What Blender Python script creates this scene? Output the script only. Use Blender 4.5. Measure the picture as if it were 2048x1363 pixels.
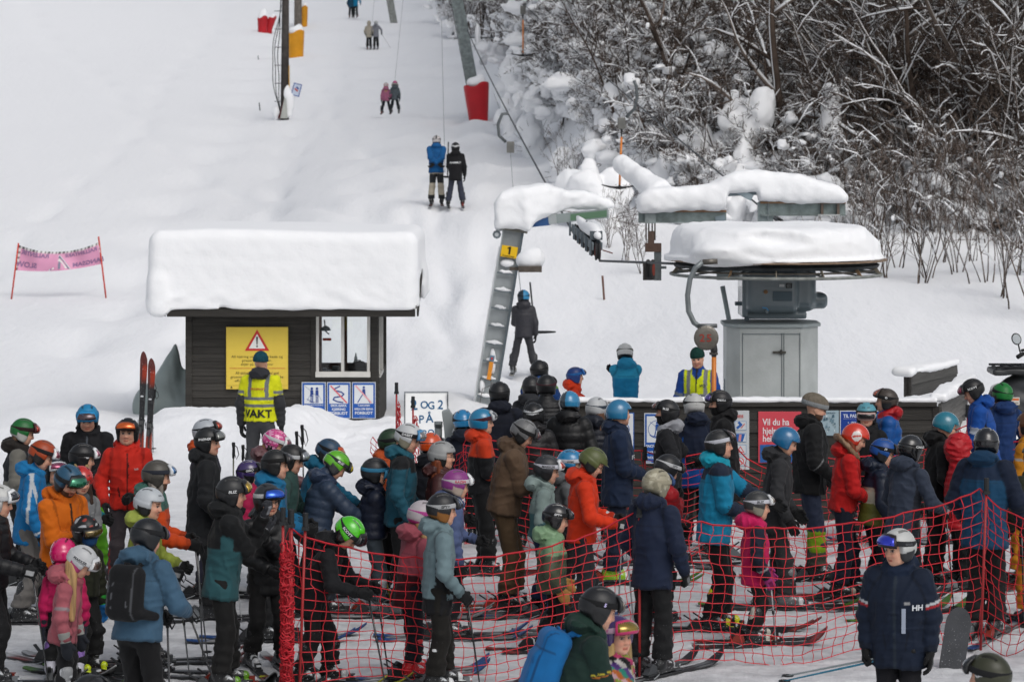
import bpy, math, random
import numpy as np
from mathutils import Vector, Matrix
for o in list(bpy.data.objects): bpy.data.objects.remove(o)
S = bpy.context.scene
COL = S.collection
random.seed(7); RNG = np.random.default_rng(7)
# ---------------------------------------------------------------- camera, light
FP, CH, YH = 5690.0, 4.8, 271.0           # focal length (photo px), camera height, horizon row
cam = bpy.data.cameras.new('camera'); camo = bpy.data.objects.new('camera', cam); COL.objects.link(camo)
camo.location = (0, 0, CH); camo.rotation_euler = (math.radians(90), 0, 0)
cam.sensor_width = 36; cam.lens = FP/2048*36; cam.shift_y = -(681.5-YH)/2048
cam.clip_start = 0.5; cam.clip_end = 2000
cam.dof.use_dof = True; cam.dof.focus_distance = 28.5; cam.dof.aperture_fstop = 5.0
S.camera = camo
S.view_settings.view_transform = 'Standard'; S.view_settings.look = 'None'
S.view_settings.exposure = 0.06; S.view_settings.gamma = 1.0
wd = bpy.data.worlds.new("World"); S.world = wd; wd.use_nodes = True
nt = wd.node_tree; nt.nodes.clear()
sky = nt.nodes.new('ShaderNodeTexSky'); sky.sky_type = 'NISHITA'; sky.sun_disc = False
SUN_EL, SUN_ROT = math.radians(48), math.radians(150)
sky.sun_elevation = SUN_EL; sky.sun_rotation = SUN_ROT; sky.air_density = 1.0; sky.dust_density = 4.0; sky.ozone_density = 1.0
hs = nt.nodes.new('ShaderNodeHueSaturation'); hs.inputs['Saturation'].default_value = 0.36
bg = nt.nodes.new('ShaderNodeBackground'); bg.inputs['Strength'].default_value = 0.125
wo = nt.nodes.new('ShaderNodeOutputWorld')
nt.links.new(sky.outputs[0], hs.inputs['Color']); nt.links.new(hs.outputs[0], bg.inputs['Color']); nt.links.new(bg.outputs[0], wo.inputs['Surface'])
sl = bpy.data.lights.new('sun', 'SUN'); sl.energy = 0.55; sl.angle = math.radians(35); sl.color = (1, .985, .965)
slo = bpy.data.objects.new('sun', sl); COL.objects.link(slo)
sd = Vector((math.sin(SUN_ROT)*math.cos(SUN_EL), math.cos(SUN_ROT)*math.cos(SUN_EL), math.sin(SUN_EL)))
slo.rotation_euler = sd.to_track_quat('Z', 'Y').to_euler(); slo.location = (0, 0, 40)

def W(px, py, s): return Vector(((px-1024)/s, FP/s, CH-(py-YH)/s))   # a photo pixel at s px per metre -> a point
# ---------------------------------------------------------------- small helpers
def lin(h, g=1.0):
    if isinstance(h, str):
        h = h.lstrip('#'); v = np.array([int(h[i:i+2], 16)/255 for i in (0, 2, 4)])
        v = np.where(v <= .04045, v/12.92, ((v+.055)/1.055)**2.4)
        return np.clip(v*g, .006, .9)
    return np.array(h, float)
def sst(a, b, x):
    t = np.clip((np.asarray(x, float)-a)/(b-a), 0, 1); return t*t*(3-2*t)
def _nz(seed):
    r = np.random.default_rng(seed); k = r.normal(size=(5, 3)); k /= np.linalg.norm(k, axis=1)[:, None]
    k2 = r.normal(size=(5, 3)); k2 /= np.linalg.norm(k2, axis=1)[:, None]
    return k*r.uniform(.7, 1.4, (5, 1)), k2, r.uniform(0, 6.28, (5, 2))
_NC = {}
def noise(P, f, seed=0):
    if seed not in _NC: _NC[seed] = _nz(seed)
    k, k2, ph = _NC[seed]; o = 0
    for i in range(5):
        o = o + np.sin(f*(P@k[i])+ph[i, 0]+1.8*np.sin(.7*f*(P@k2[i])+ph[i, 1]))
    return o/5
def ridge(P, f, seed=0): return np.clip(1-np.abs(2.4*noise(P, f, seed)), 0, 1)**1.4
def tag(o, label=None, cat=None, group=None, kind=None):
    if label:
        if len(label.split()) > 16: print('LONG', label)
        o['label'] = label
    if cat: o['category'] = cat
    if group: o['group'] = group
    if kind: o['kind'] = kind
    return o
def empty(name, loc=(0, 0, 0), rz=0, label=None, cat=None, group=None):
    o = bpy.data.objects.new(name, None); COL.objects.link(o); o.location = loc; o.rotation_euler = (0, 0, rz)
    o.empty_display_size = .1
    return tag(o, label, cat, group)
def meshdata(name, V, Fs, col, smooth=True):
    me = bpy.data.meshes.new(name); V = np.asarray(V, np.float32)
    if isinstance(Fs, np.ndarray):
        n, k = Fs.shape
        me.vertices.add(len(V)); me.vertices.foreach_set('co', V.ravel())
        me.loops.add(n*k); me.loops.foreach_set('vertex_index', Fs.ravel().astype(np.int32))
        me.polygons.add(n); me.polygons.foreach_set('loop_start', np.arange(0, n*k, k, dtype=np.int32))
        me.polygons.foreach_set('loop_total', np.full(n, k, np.int32)); me.update(calc_edges=True)
    else:
        me.from_pydata([tuple(map(float, v)) for v in V], [], Fs)
    a = me.color_attributes.new('Col', 'FLOAT_COLOR', 'POINT')
    c = np.ones((len(V), 4), np.float32); c[:, :3] = col; a.data.foreach_set('color', c.ravel())
    if smooth and len(me.polygons): me.polygons.foreach_set('use_smooth', np.ones(len(me.polygons), bool))
    me.update(); return me
def link(name, me, m, parent=None, loc=None, mat=None):
    if m is not None and len(me.materials) == 0: me.materials.append(m)
    o = bpy.data.objects.new(name, me); COL.objects.link(o)
    if parent: o.parent = parent
    if mat is not None: o.matrix_local = mat
    if loc is not None: o.location = loc
    return o
# ---------------------------------------------------------------- materials (colour of the thing comes from its own "Col" pattern)
def mat(name, rough=.8,  spec=.3, bump=0, bscale=60, metal=0, coat=0, var=.12, vscale=6, sss=0, fixed=None, stretch=(1, 1, 1), snow=0, alpha=None, sheen=0, detail=4, gain=1):
    m = bpy.data.materials.new(name); m.use_nodes = True; t = m.node_tree; b = t.nodes['Principled BSDF']
    b.inputs['Roughness'].default_value = rough; b.inputs['Specular IOR Level'].default_value = spec
    b.inputs['Metallic'].default_value = metal; b.inputs['Coat Weight'].default_value = coat; b.inputs['Coat Roughness'].default_value = .15
    if sheen: b.inputs['Sheen Weight'].default_value = sheen
    tc = t.nodes.new('ShaderNodeTexCoord'); mp = t.nodes.new('ShaderNodeMapping'); mp.inputs['Scale'].default_value = stretch
    t.links.new(tc.outputs['Object'], mp.inputs['Vector'])
    if fixed is None:
        at = t.nodes.new('ShaderNodeAttribute'); at.attribute_name = 'Col'; src = at.outputs['Color']
    else:
        rg = t.nodes.new('ShaderNodeRGB'); rg.outputs[0].default_value = (*fixed, 1); src = rg.outputs[0]
    if var:
        nz = t.nodes.new('ShaderNodeTexNoise'); nz.inputs['Scale'].default_value = vscale; nz.inputs['Detail'].default_value = 5
        t.links.new(mp.outputs[0], nz.inputs['Vector'])
        mr = t.nodes.new('ShaderNodeMapRange'); mr.inputs['From Min'].default_value = .3; mr.inputs['From Max'].default_value = .7
        mr.inputs['To Min'].default_value = gain*(1-var); mr.inputs['To Max'].default_value = gain*(1+var*.6)
        t.links.new(nz.outputs['Fac'], mr.inputs['Value'])
        mx = t.nodes.new('ShaderNodeVectorMath'); mx.operation = 'SCALE'
        t.links.new(src, mx.inputs[0]); t.links.new(mr.outputs[0], mx.inputs['Scale']); src = mx.outputs[0]
    if snow:      # snow dust caught in the folds
        nz2 = t.nodes.new('ShaderNodeTexNoise'); nz2.inputs['Scale'].default_value = 70; nz2.inputs['Detail'].default_value = 6; nz2.inputs['Roughness'].default_value = .7
        t.links.new(tc.outputs['Object'], nz2.inputs['Vector'])
        mr2 = t.nodes.new('ShaderNodeMapRange'); mr2.inputs['From Min'].default_value = .70-snow*.12; mr2.inputs['From Max'].default_value = .73-snow*.12
        t.links.new(nz2.outputs['Fac'], mr2.inputs['Value'])
        sp = t.nodes.new('ShaderNodeSeparateXYZ'); t.links.new(tc.outputs['Object'], sp.inputs[0]); mh = t.nodes.new('ShaderNodeMapRange'); mh.inputs['From Min'].default_value = .15; mh.inputs['From Max'].default_value = .6; mh.inputs['To Min'].default_value = 1; mh.inputs['To Max'].default_value = .0
        t.links.new(sp.outputs[2], mh.inputs['Value']); mm_ = t.nodes.new('ShaderNodeMath'); mm_.operation = 'MULTIPLY'; t.links.new(mh.outputs[0], mm_.inputs[0]); t.links.new(mr2.outputs[0], mm_.inputs[1])
        mi = t.nodes.new('ShaderNodeMix'); mi.data_type = 'RGBA'; mi.inputs[7].default_value = (.62, .64, .67, 1)
        t.links.new(mm_.outputs[0], mi.inputs[0]); t.links.new(src, mi.inputs[6]); src = mi.outputs[2]
    t.links.new(src, b.inputs['Base Color'])
    if sss: b.inputs['Subsurface Weight'].default_value = sss; b.inputs['Subsurface Radius'].default_value = (.02, .008, .005)
    if bump:
        n3 = t.nodes.new('ShaderNodeTexNoise'); n3.inputs['Scale'].default_value = bscale; n3.inputs['Detail'].default_value = detail
        if name in ('fabric', 'trouser_fabric', 'puffer_nylon'):
            n3.noise_type = 'RIDGED_MULTIFRACTAL'; n3.inputs['Distortion'].default_value = .6; n3.inputs['Roughness'].default_value = .45
        t.links.new(mp.outputs[0], n3.inputs['Vector'])
        bp = t.nodes.new('ShaderNodeBump'); bp.inputs['Strength'].default_value = bump; bp.inputs['Distance'].default_value = .02
        t.links.new(n3.outputs['Fac'], bp.inputs['Height']); t.links.new(bp.outputs[0], b.inputs['Normal'])
    return m
M = dict(
    fabric=mat('fabric', .78, .22, .5, 8, var=.16, sheen=.05, gain=.70),
    fabricw=mat('trouser_fabric', .8, .25, .55, 9, var=.2, snow=.25, sheen=.05, gain=.78),
    puffer=mat('puffer_nylon', .5, .32, .3, 16, var=.12, gain=.8),
    knit=mat('knit', .95, .1, .6, 90, var=.2, vscale=30),
    helmet=mat('helmet_shell', .42, .4, .04, 30, var=.1, gain=.78),
    gloss=mat('gloss_shell', .2, .5, 0, coat=.5, var=.06, gain=.78),
    lens=mat('goggle_lens', .08, .8, 0, metal=.6, coat=.6, var=.2, vscale=14),
    skin=mat('skin', .55, .35, .08, 80, var=.06, sss=.08),
    hair=mat('hair', .5, .4, .8, 40, var=.35, vscale=35, stretch=(1, 1, .12)),
    boot=mat('boot_plastic', .35, .4, .1, 40, var=.15, snow=.75),
    ski=mat('ski_topsheet', .3, .5, .1, 60, var=.25, vscale=9, snow=.55, stretch=(.6, 2, 1)),
    plastic=mat('plastic', .4, .4, .05, 30, var=.08),
    paint=mat('painted_steel', .5, .4, .12, 30, var=.14, vscale=3),
    metal=mat('galvanised_steel', .45, .5, .15, 30, metal=.55, var=.25, vscale=6),
    rust=mat('rusty_steel', .7, .3, .3, 30, metal=.2, var=.35, vscale=8),
    wood=mat('dark_stained_wood', .75, .25, .5, 14, var=.28, vscale=5, stretch=(.35, 3, 6), detail=8),
    signm=mat('sign_enamel', .4, .4, 0, var=.03),
    rubber=mat('rubber', .7, .3, .2, 40, var=.1),
    net=mat('net_cord', .6, .3, 0, var=.1),
    tarp=mat('tarpaulin', .45, .4, .3, 8, var=.15, vscale=2),
    bark=mat('bark', .9, .1, .4, 30, var=.35, vscale=4),
)
def snowmat(name, colr, bump, bs, stretch=(1, 1, 1), dirt_vignette=0, dist=.03):
    m = bpy.data.materials.new(name); m.use_nodes = True; t = m.node_tree; b = t.nodes['Principled BSDF']
    b.inputs['Roughness'].default_value = .75; b.inputs['Specular IOR Level'].default_value = .25
    b.inputs['Base Color'].default_value = (*colr, 1)
    tc = t.nodes.new('ShaderNodeTexCoord'); mp = t.nodes.new('ShaderNodeMapping'); mp.inputs['Scale'].default_value = stretch
    t.links.new(tc.outputs['Object'], mp.inputs['Vector'])
    n = t.nodes.new('ShaderNodeTexNoise'); n.inputs['Scale'].default_value = bs; n.inputs['Detail'].default_value = 8; n.inputs['Roughness'].default_value = .62
    t.links.new(mp.outputs[0], n.inputs['Vector'])
    bp = t.nodes.new('ShaderNodeBump'); bp.inputs['Strength'].default_value = bump; bp.inputs['Distance'].default_value = dist
    t.links.new(n.outputs['Fac'], bp.inputs['Height']); t.links.new(bp.outputs[0], b.inputs['Normal'])
    if dirt_vignette:      # trodden, dirty queue snow, vignette darkening painted in too (Col.r = how trodden)
        at = t.nodes.new('ShaderNodeAttribute'); at.attribute_name = 'Col'
        n2 = t.nodes.new('ShaderNodeTexNoise'); n2.inputs['Scale'].default_value = 2.2; n2.inputs['Detail'].default_value = 9; n2.inputs['Roughness'].default_value = .7
        mp2 = t.nodes.new('ShaderNodeMapping'); mp2.inputs['Scale'].default_value = (.7, 1.3, 1)
        t.links.new(tc.outputs['Object'], mp2.inputs['Vector']); t.links.new(mp2.outputs[0], n2.inputs['Vector'])
        mr = t.nodes.new('ShaderNodeMapRange'); mr.inputs['From Min'].default_value = .35; mr.inputs['From Max'].default_value = .7
        mr.inputs['To Min'].default_value = .4; mr.inputs['To Max'].default_value = 1
        t.links.new(n2.outputs['Fac'], mr.inputs['Value'])
        mu = t.nodes.new('ShaderNodeMath'); mu.operation = 'MULTIPLY'; t.links.new(at.outputs['Fac'], mu.inputs[0]); t.links.new(mr.outputs[0], mu.inputs[1])
        mi = t.nodes.new('ShaderNodeMix'); mi.data_type = 'RGBA'; mi.inputs[6].default_value = (*colr, 1); mi.inputs[7].default_value = (dirt_vignette, dirt_vignette*1.02, dirt_vignette*1.06, 1)
        t.links.new(mu.outputs[0], mi.inputs[0]); t.links.new(mi.outputs[2], b.inputs['Base Color'])
    return m
M['snow'] = snowmat('snow', (.86, .87, .885), .35, 7)
M['ground'] = snowmat('snow_ground', (.85, .86, .88), .8, 2.6, (1.6, .45, 1), dirt_vignette=.36, dist=.05)
# ---------------------------------------------------------------- mesh accumulator
def frames(P):
    P = np.asarray(P, float); T = np.gradient(P, axis=0); T /= np.linalg.norm(T, axis=1)[:, None]+1e-9
    up = np.array([0, 0, 1.]) if abs(T[0, 2]) < .9 else np.array([1., 0, 0])
    U = np.empty_like(T); u = up-T[0]*(up@T[0]); u /= np.linalg.norm(u)
    for i in range(len(T)):
        u = u-T[i]*(u@T[i]); u /= np.linalg.norm(u)+1e-9; U[i] = u
    return T, U, np.cross(T, U)
class MB:
    def __init__(s): s.v = []; s.f = []; s.c = []; s.n = 0
    def add(s, V, Fs, col):
        V = np.asarray(V, float); s.v.append(V); n = s.n
        s.f += [tuple(int(i)+n for i in f) for f in Fs]
        c = np.empty((len(V), 3)); c[:] = col if not isinstance(col, str) else lin(col); s.c.append(c); s.n += len(V); return s
    def box(s, lo, hi, col, T=None):
        lo = np.array(lo, float); hi = np.array(hi, float)
        V = np.array([[(lo, hi)[i][0], (lo, hi)[j][1], (lo, hi)[k][2]] for i in (0, 1) for j in (0, 1) for k in (0, 1)])
        if T is not None: V = V@np.array(T.to_3x3()).T+np.array(T.translation)
        return s.add(V, [(0, 1, 3, 2), (4, 6, 7, 5), (0, 4, 5, 1), (2, 3, 7, 6), (0, 2, 6, 4), (1, 5, 7, 3)], col)
    def beam(s, a, b, w, h, col, up=(0, 0, 1)):     # box from a to b
        a = Vector(a); b = Vector(b); x = (b-a); L = x.length; x.normalize(); u = Vector(up); u = (u-x*u.dot(x)).normalized(); y = u.cross(x)
        T = Matrix((x, y, u)).transposed().to_4x4(); T.translation = a
        return s.box((0, -w/2, -h/2), (L, w/2, h/2), col, T)
    def tube(s, P, r, col, n=6, el=None):
        P = np.asarray(P, float); k = len(P); r = np.broadcast_to(np.asarray(r, float), (k,))
        T, U, B = frames(P); a = np.arange(n)*2*np.pi/n
        V = P[:, None]+r[:, None, None]*(np.cos(a)[None, :, None]*U[:, None]+np.sin(a)[None, :, None]*B[:, None]*(el or 1))
        Fs = [(i*n+j, (i+1)*n+j, (i+1)*n+(j+1) % n, i*n+(j+1) % n) for i in range(k-1) for j in range(n)]
        Fs += [tuple(range(n)), tuple((k-1)*n+n-1-j for j in range(n))]
        return s.add(V.reshape(-1, 3), Fs, col)
    def lathe(s, prof, col, n=24, T=None):
        V = []; 
        for r, z in prof:
            for j in range(n): V.append((r*math.cos(6.28318*j/n), r*math.sin(6.28318*j/n), z))
        V = np.array(V)
        if T is not None: V = V@np.array(T.to_3x3()).T+np.array(T.translation)
        k = len(prof); Fs = [(i*n+j, i*n+(j+1) % n, (i+1)*n+(j+1) % n, (i+1)*n+j) for i in range(k-1) for j in range(n)]
        Fs += [tuple(n-1-j for j in range(n)), tuple((k-1)*n+j for j in range(n))]
        return s.add(V, Fs, col)
    def cyl(s, a, b, r, col, n=16):
        return s.tube([a, b], r, col, n)
    def prism(s, poly, th, T, col):      # polygon in the x,y plane of T, raised by th along its z
        n = len(poly); V = [(x, y, 0) for x, y in poly]+[(x, y, th) for x, y in poly]; V = np.array(V, float)
        V = V@np.array(T.to_3x3()).T+np.array(T.translation)
        return s.add(V, [tuple(range(n))[::-1], tuple(range(n, 2*n))]+[(i, (i+1) % n, n+(i+1) % n, n+i) for i in range(n)], col)
    def build(s, name, m, parent=None, smooth=False, bevel=0, loc=None):
        me = meshdata(name, np.concatenate(s.v), s.f, np.concatenate(s.c), smooth)
        o = link(name, me, m, parent, loc)
        if smooth == 'auto' or bevel:
            pass
        if bevel:
            b = o.modifiers.new('b', 'BEVEL'); b.width = bevel; b.segments = 2; b.limit_method = 'ANGLE'
        return o
def text2d(body, size, bold=0.0, align='CENTER', sp=1.0):
    cu = bpy.data.curves.new('t', 'FONT'); cu.body = body; cu.size = size; cu.align_x = align; cu.offset = bold*size; cu.resolution_u = 3
    cu.space_character = sp; cu.fill_mode = 'FRONT'; cu.space_line = 1.0
    ob = bpy.data.objects.new('t', cu); me = bpy.data.meshes.new_from_object(ob)
    V = np.array([v.co[:] for v in me.vertices]).reshape(-1, 3); Fs = [tuple(p.vertices) for p in me.polygons]
    bpy.data.objects.remove(ob); bpy.data.curves.remove(cu); bpy.data.meshes.remove(me)
    return V, Fs
def add_text(mb, body, size, T, col, bold=.02, align='CENTER', sp=1.0, sx=1.0, up=.0015):
    V, Fs = text2d(body, size, bold, align, sp)
    if not len(V): return
    V = V*np.array([sx, 1, 0]); V[:, 2] = up
    V = V@np.array(T.to_3x3()).T+np.array(T.translation); mb.add(V, Fs, col)
def plane_T(o, xdir, ydir):          # frame on a board: x right, y up, z out of it
    x = Vector(xdir).normalized(); y = Vector(ydir).normalized(); T = Matrix((x, y, x.cross(y))).transposed().to_4x4(); T.translation = o; return T
# ---------------------------------------------------------------- signed distances and surface nets
def rcone(P, a, b, ra, rb, w=None, k=1.0):
    a = np.asarray(a, float); b = np.asarray(b, float); d = b-a; t = np.clip(((P-a)@d)/(d@d+1e-12), 0, 1)
    q = P-a-t[:, None]*d
    if w is not None: w = np.asarray(w, float); q = q+((1/k-1)*(q@w))[:, None]*w
    return np.linalg.norm(q, axis=1)-(ra+(rb-ra)*t)
def ell(P, c, R, A=None):
    q = P-np.asarray(c, float)
    if A is not None: q = q@np.asarray(A, float)
    return (np.linalg.norm(q/np.asarray(R, float), axis=1)-1)*min(R)
def smin(a, b, k):
    h = np.maximum(k-np.abs(a-b), 0)/k; return np.minimum(a, b)-h*h*k*.25
def smax(a, b, k): return -smin(-a, -b, k)
def bx(P, c, R, r=.02):
    q = np.abs(P-np.asarray(c, float))-np.asarray(R, float)+r
    return np.linalg.norm(np.maximum(q, 0), axis=1)+np.minimum(q.max(axis=1), 0)-r
def surfnet(F, lo, hi, res):
    lo = np.asarray(lo, float); hi = np.asarray(hi, float); n = np.maximum(np.ceil((hi-lo)/res).astype(int)+1, 3)
    ax = [lo[i]+np.arange(n[i])*res for i in range(3)]
    if np.prod(n) > 20000:        # look coarsely first, then only near the surface
        B = 4; nb = (n+B-1)//B; ca = [lo[i]+(np.arange(nb[i])*B+(B-1)/2)*res for i in range(3)]
        cv = F(np.stack(np.meshgrid(*ca, indexing='ij'), -1).reshape(-1, 3)).reshape(nb); full = np.repeat(np.repeat(np.repeat(cv, B, 0), B, 1), B, 2)[:n[0], :n[1], :n[2]]
        near = np.abs(full) < res*5.0+.03; v = full.copy(); ix = np.argwhere(near)
        v[near] = F(lo+ix*res)
    else:
        v = F(np.stack(np.meshgrid(*ax, indexing='ij'), -1).reshape(-1, 3)).reshape(n)
    for i in range(3):            # keep the surface closed inside the box
        sl = [slice(None)]*3; sl[i] = 0; v[tuple(sl)] = np.maximum(v[tuple(sl)], 1e-4); sl[i] = -1; v[tuple(sl)] = np.maximum(v[tuple(sl)], 1e-4)
    ins = v < 0
    m = tuple(n-1); cnt = np.zeros(m); acc = np.zeros(m+(3,))
    corner = lambda A, i, j, k: A[i:i+m[0], j:j+m[1], k:k+m[2]]
    for i, j, k in [(0, 0, 0), (0, 1, 0), (0, 0, 1), (0, 1, 1)]:
        pass
    E = []
    for a in (0, 1):
        for b in (0, 1):
            E += [((0, a, b), (1, a, b)), ((a, 0, b), (a, 1, b)), ((a, b, 0), (a, b, 1))]
    for c0, c1 in E:
        i0 = corner(ins, *c0); i1 = corner(ins, *c1); x = i0 != i1
        if not x.any(): continue
        v0 = corner(v, *c0)[x]; v1 = corner(v, *c1)[x]; t = v0/(v0-v1)
        acc[x] += np.array(c0)+t[:, None]*(np.array(c1)-np.array(c0)); cnt[x] += 1
    act = cnt > 0; idx = -np.ones(m, int); idx[act] = np.arange(act.sum())
    V = lo+(np.argwhere(act)+acc[act]/cnt[act][:, None])*res
    Q = []
    for d in range(3):
        sl0 = [slice(None)]*3; sl1 = [slice(None)]*3; sl0[d] = slice(0, -1); sl1[d] = slice(1, None)
        for e in range(3):
            if e != d: sl0[e] = slice(1, -1); sl1[e] = slice(1, -1)
        a = ins[tuple(sl0)]; b = ins[tuple(sl1)]; x = np.argwhere(a != b)
        if not len(x): continue
        fl = a[tuple(x.T)]; e1, e2 = [(1, 2), (2, 0), (0, 1)][d]
        base = x.copy()
        for e in (e1, e2): base[:, e] += 1
        def cell(o1, o2):
            q = base.copy(); q[:, e1] += o1; q[:, e2] += o2; return idx[tuple(q.T)]
        q = np.stack([cell(-1, -1), cell(0, -1), cell(0, 0), cell(-1, 0)], 1)
        q[~fl] = q[~fl][:, ::-1]; Q.append(q)
    return V, np.concatenate(Q)
def sdf_obj(name, F, lo, hi, res, m, col, parent=None, colf=None, wm=None):
    V, Q = surfnet(F, lo, hi, res); c = np.empty((len(V), 3)); c[:] = lin(col) if isinstance(col, str) else col
    if colf: colf(V, c)
    return link(name, meshdata(name, V, Q, c), m, parent, mat=wm)
# ---------------------------------------------------------------- ground
def G(x, y, fine=False):
    x = np.asarray(x, float); y = np.asarray(y, float)
    hc = np.interp(y, [45, 59, 64, 80, 105, 132, 183, 240, 420, 700], [0, 0, .35, 2.8, 4.3, 5.9, 10.5, 17.8, 52, 120])
    hl = np.interp(y, [45, 76, 95, 132, 183, 240, 420, 700], [0, .48, 2.0, 5.4, 10.3, 17.8, 52, 120])
    hr = np.interp(y, [47, 55, 66, 78, 82, 90, 100, 130, 200, 420, 700], [0, .4, 1.5, 2.5, 3.7, 7.0, 11, 24, 54, 155, 265])
    wl = sst(-4, -10, x); xb = np.interp(y, [60, 80, 105, 120, 150, 240, 400], [1.0, 1.3, .2, -1.0, -1.2, -5, -10])
    wr = sst(0, 1, (x-xb)/np.interp(y, [60, 110, 200], [6.5, 5, 9]))
    h = hc*(1-wl)+hl*wl; h = h*(1-wr)+hr*wr
    env = sst(-6.5, -5.2, x)*(1-sst(-3.5, -2.6, x))
    lump = noise(np.stack([x, y, 0*x], -1).reshape(-1, 3), 3.0, 3).reshape(x.shape)
    h = h+(.60+.07*lump)*env*np.exp(-((y-43.2)/3.4)**2*(y < 60))*(y < 60)
    h = h+.30*sst(-3.6, -2.9, x)*(1-sst(-1.6, -.9, x))*np.exp(-((y-44.8)/1.9)**2)*(1+.4*lump)
    h = h+.26*np.exp(-((x+1.1)/.8)**2-((y-50)/2.2)**2)*(1+.4*lump)+.30*np.exp(-((x+7.5)/1.3)**2-((y-46.5)/2.5)**2)
    h = h+.05*noise(np.stack([x, y, 0*x], -1).reshape(-1, 3), .5, 4).reshape(x.shape)*sst(44, 60, y)
    h = h+.22*noise(np.stack([x, y*.6, 0*x], -1).reshape(-1, 3), 1.1, 5).reshape(x.shape)*wr*sst(56, 75, y)
    return h
def Gz(x, y): return float(G(np.array([x]), np.array([y]))[0])
def ground_at(px, py):       # where the line of sight through a photo pixel meets the snow
    ys = np.arange(25, 420, .25); xs = (px-1024)/FP*ys; z = CH-(py-YH)/FP*ys; h = G(xs, ys); i = int(np.argmax(h > z))
    return Vector((xs[i], ys[i], h[i])), FP/ys[i]
def build_ground():
    ys = np.concatenate([np.linspace(-30, 20, 26)[:-1], np.arange(20, 52, .07), np.arange(52, 110, .3), np.arange(110, 260, 1.2), np.linspace(261, 640, 60)])
    u = np.linspace(-1, 1, 520); u = np.sign(u)*(np.abs(u)*.42+.58*np.abs(u)**5)
    X = u[None, :]*np.interp(ys, [-30, 20, 60, 120, 260, 640], [30, 28, 40, 70, 130, 300])[:, None]; Y = np.broadcast_to(ys[:, None], X.shape)
    Z = G(X, Y); P = np.stack([X, Y, Z], -1).reshape(-1, 3)
    q = sst(20, 22, Y)*(1-sst(32, 42, Y+.8*np.sin(X*1.3)+.5*np.sin(X*3.1)))
    P2 = P*np.array([.5, 1.8, 0]); tr = (noise(P2, 9, 11)+.8*noise(P2, 23, 12)+.7*noise(P, 45, 13))*.018
    tr2 = (noise(P*np.array([1, .15, 0]), 7, 14))*.012+(noise(P, 5, 15)*.012)
    lumps = np.exp(-((X+3.2)/3.5)**2-((Y-45)/3.5)**2).ravel()*(np.maximum(noise(P, 7, 16), 0)**1.5*.10+.03*noise(P, 16, 17))
    qq = q.ravel(); P[:, 2] += qq*tr+(1-qq)*tr2*(P[:, 1] < 130)+lumps
    n, m = X.shape; i = np.arange(n*m).reshape(n, m); Q = np.stack([i[:-1, :-1], i[:-1, 1:], i[1:, 1:], i[1:, :-1]], -1).reshape(-1, 4)
    # groomed lanes, ruts and drifts running up the slope
    x_, y_ = X.ravel(), Y.ravel(); up = sst(46, 62, y_)
    for k, (xa, ya, xb_, yb_, wd_, dp_) in enumerate([(-6.8, 48, -11.5, 190, .30, .16), (-6.2, 48, -10.6, 190, .18, .10), (-3.3, 56, -6.6, 150, .5, .22), (-1.5, 60, -4.6, 230, .22, .12), (-2.2, 60, -5.6, 230, .22, .12), (-.6, 60, -3.3, 230, .3, -.14), (.9, 55, 3.0, 46, .25, .1), (.4, 62, 2.6, 44, .22, .1), (-9.5, 55, -16, 200, .6, .2), (-13, 52, -19, 160, .25, .1)]):
        cx = xa+(xb_-xa)*(y_-ya)/(yb_-ya)+.35*np.sin(y_*.09+k)+.1*np.sin(y_*.4+2*k); m_ = np.exp(-((x_-cx)/(wd_*(1+np.maximum(y_-60, 0)/60)))**2)*sst(min(ya, yb_)-2, min(ya, yb_)+6, y_); P[:, 2] -= 1.35*dp_*m_*(.6+.5*np.sin(y_*.7+k))
    P[:, 2] += up*(.02*noise(P*np.array([1, .35, 0]), 1.3, 18)+.012*noise(P*np.array([1, .5, 0]), 3.7, 19))*(y_ < 300)
    c = np.repeat(qq[:, None], 3, 1)
    tag(link('snow_ground', meshdata('snow_ground', P, Q, c), M['ground']), kind='structure')
build_ground()
# ---------------------------------------------------------------- trees
def grow(rng, base, d, L, r, depth, out, curve=.25, up=.1, kids=(5, 8), ratio=.55, spread=.9, minr=.006):
    n = max(4, int(L/.35)) if depth < 2 else 4
    P = [np.array(base, float)]; d = np.array(d, float); d /= np.linalg.norm(d)
    for i in range(n):
        d = d+rng.normal(0, curve/n**.5, 3)+np.array([0, 0, up/n]); d /= np.linalg.norm(d); P.append(P[-1]+d*L/n)
    P = np.array(P); rr = np.linspace(r, max(r*.25, minr*.7), n+1); out.append((P, rr, depth))
    if depth >= 3 or L < .25: return
    for k in range(rng.integers(*kids)):
        t = rng.uniform(.25 if depth else .18, .98); i = min(int(t*n), n-1); b = P[i]+(P[i+1]-P[i])*(t*n-i)
        ax = P[i+1]-P[i]; ax /= np.linalg.norm(ax); s = rng.normal(size=3); s -= ax*(s@ax); s /= np.linalg.norm(s)
        dd = ax*rng.uniform(.5, 1.0)+s*spread*rng.uniform(.6, 1.2); dd[2] += .28 if depth else .05
        grow(rng, b, dd, L*ratio*rng.uniform(.6, 1.15)*(1-.35*t), max(rr[i]*.55, minr), depth+1, out, curve*1.25, up*.2 if depth else -.25, kids, ratio, spread, minr)
BARK = ['#4c423c', '#3b3430', '#5e524a', '#736860']
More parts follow.
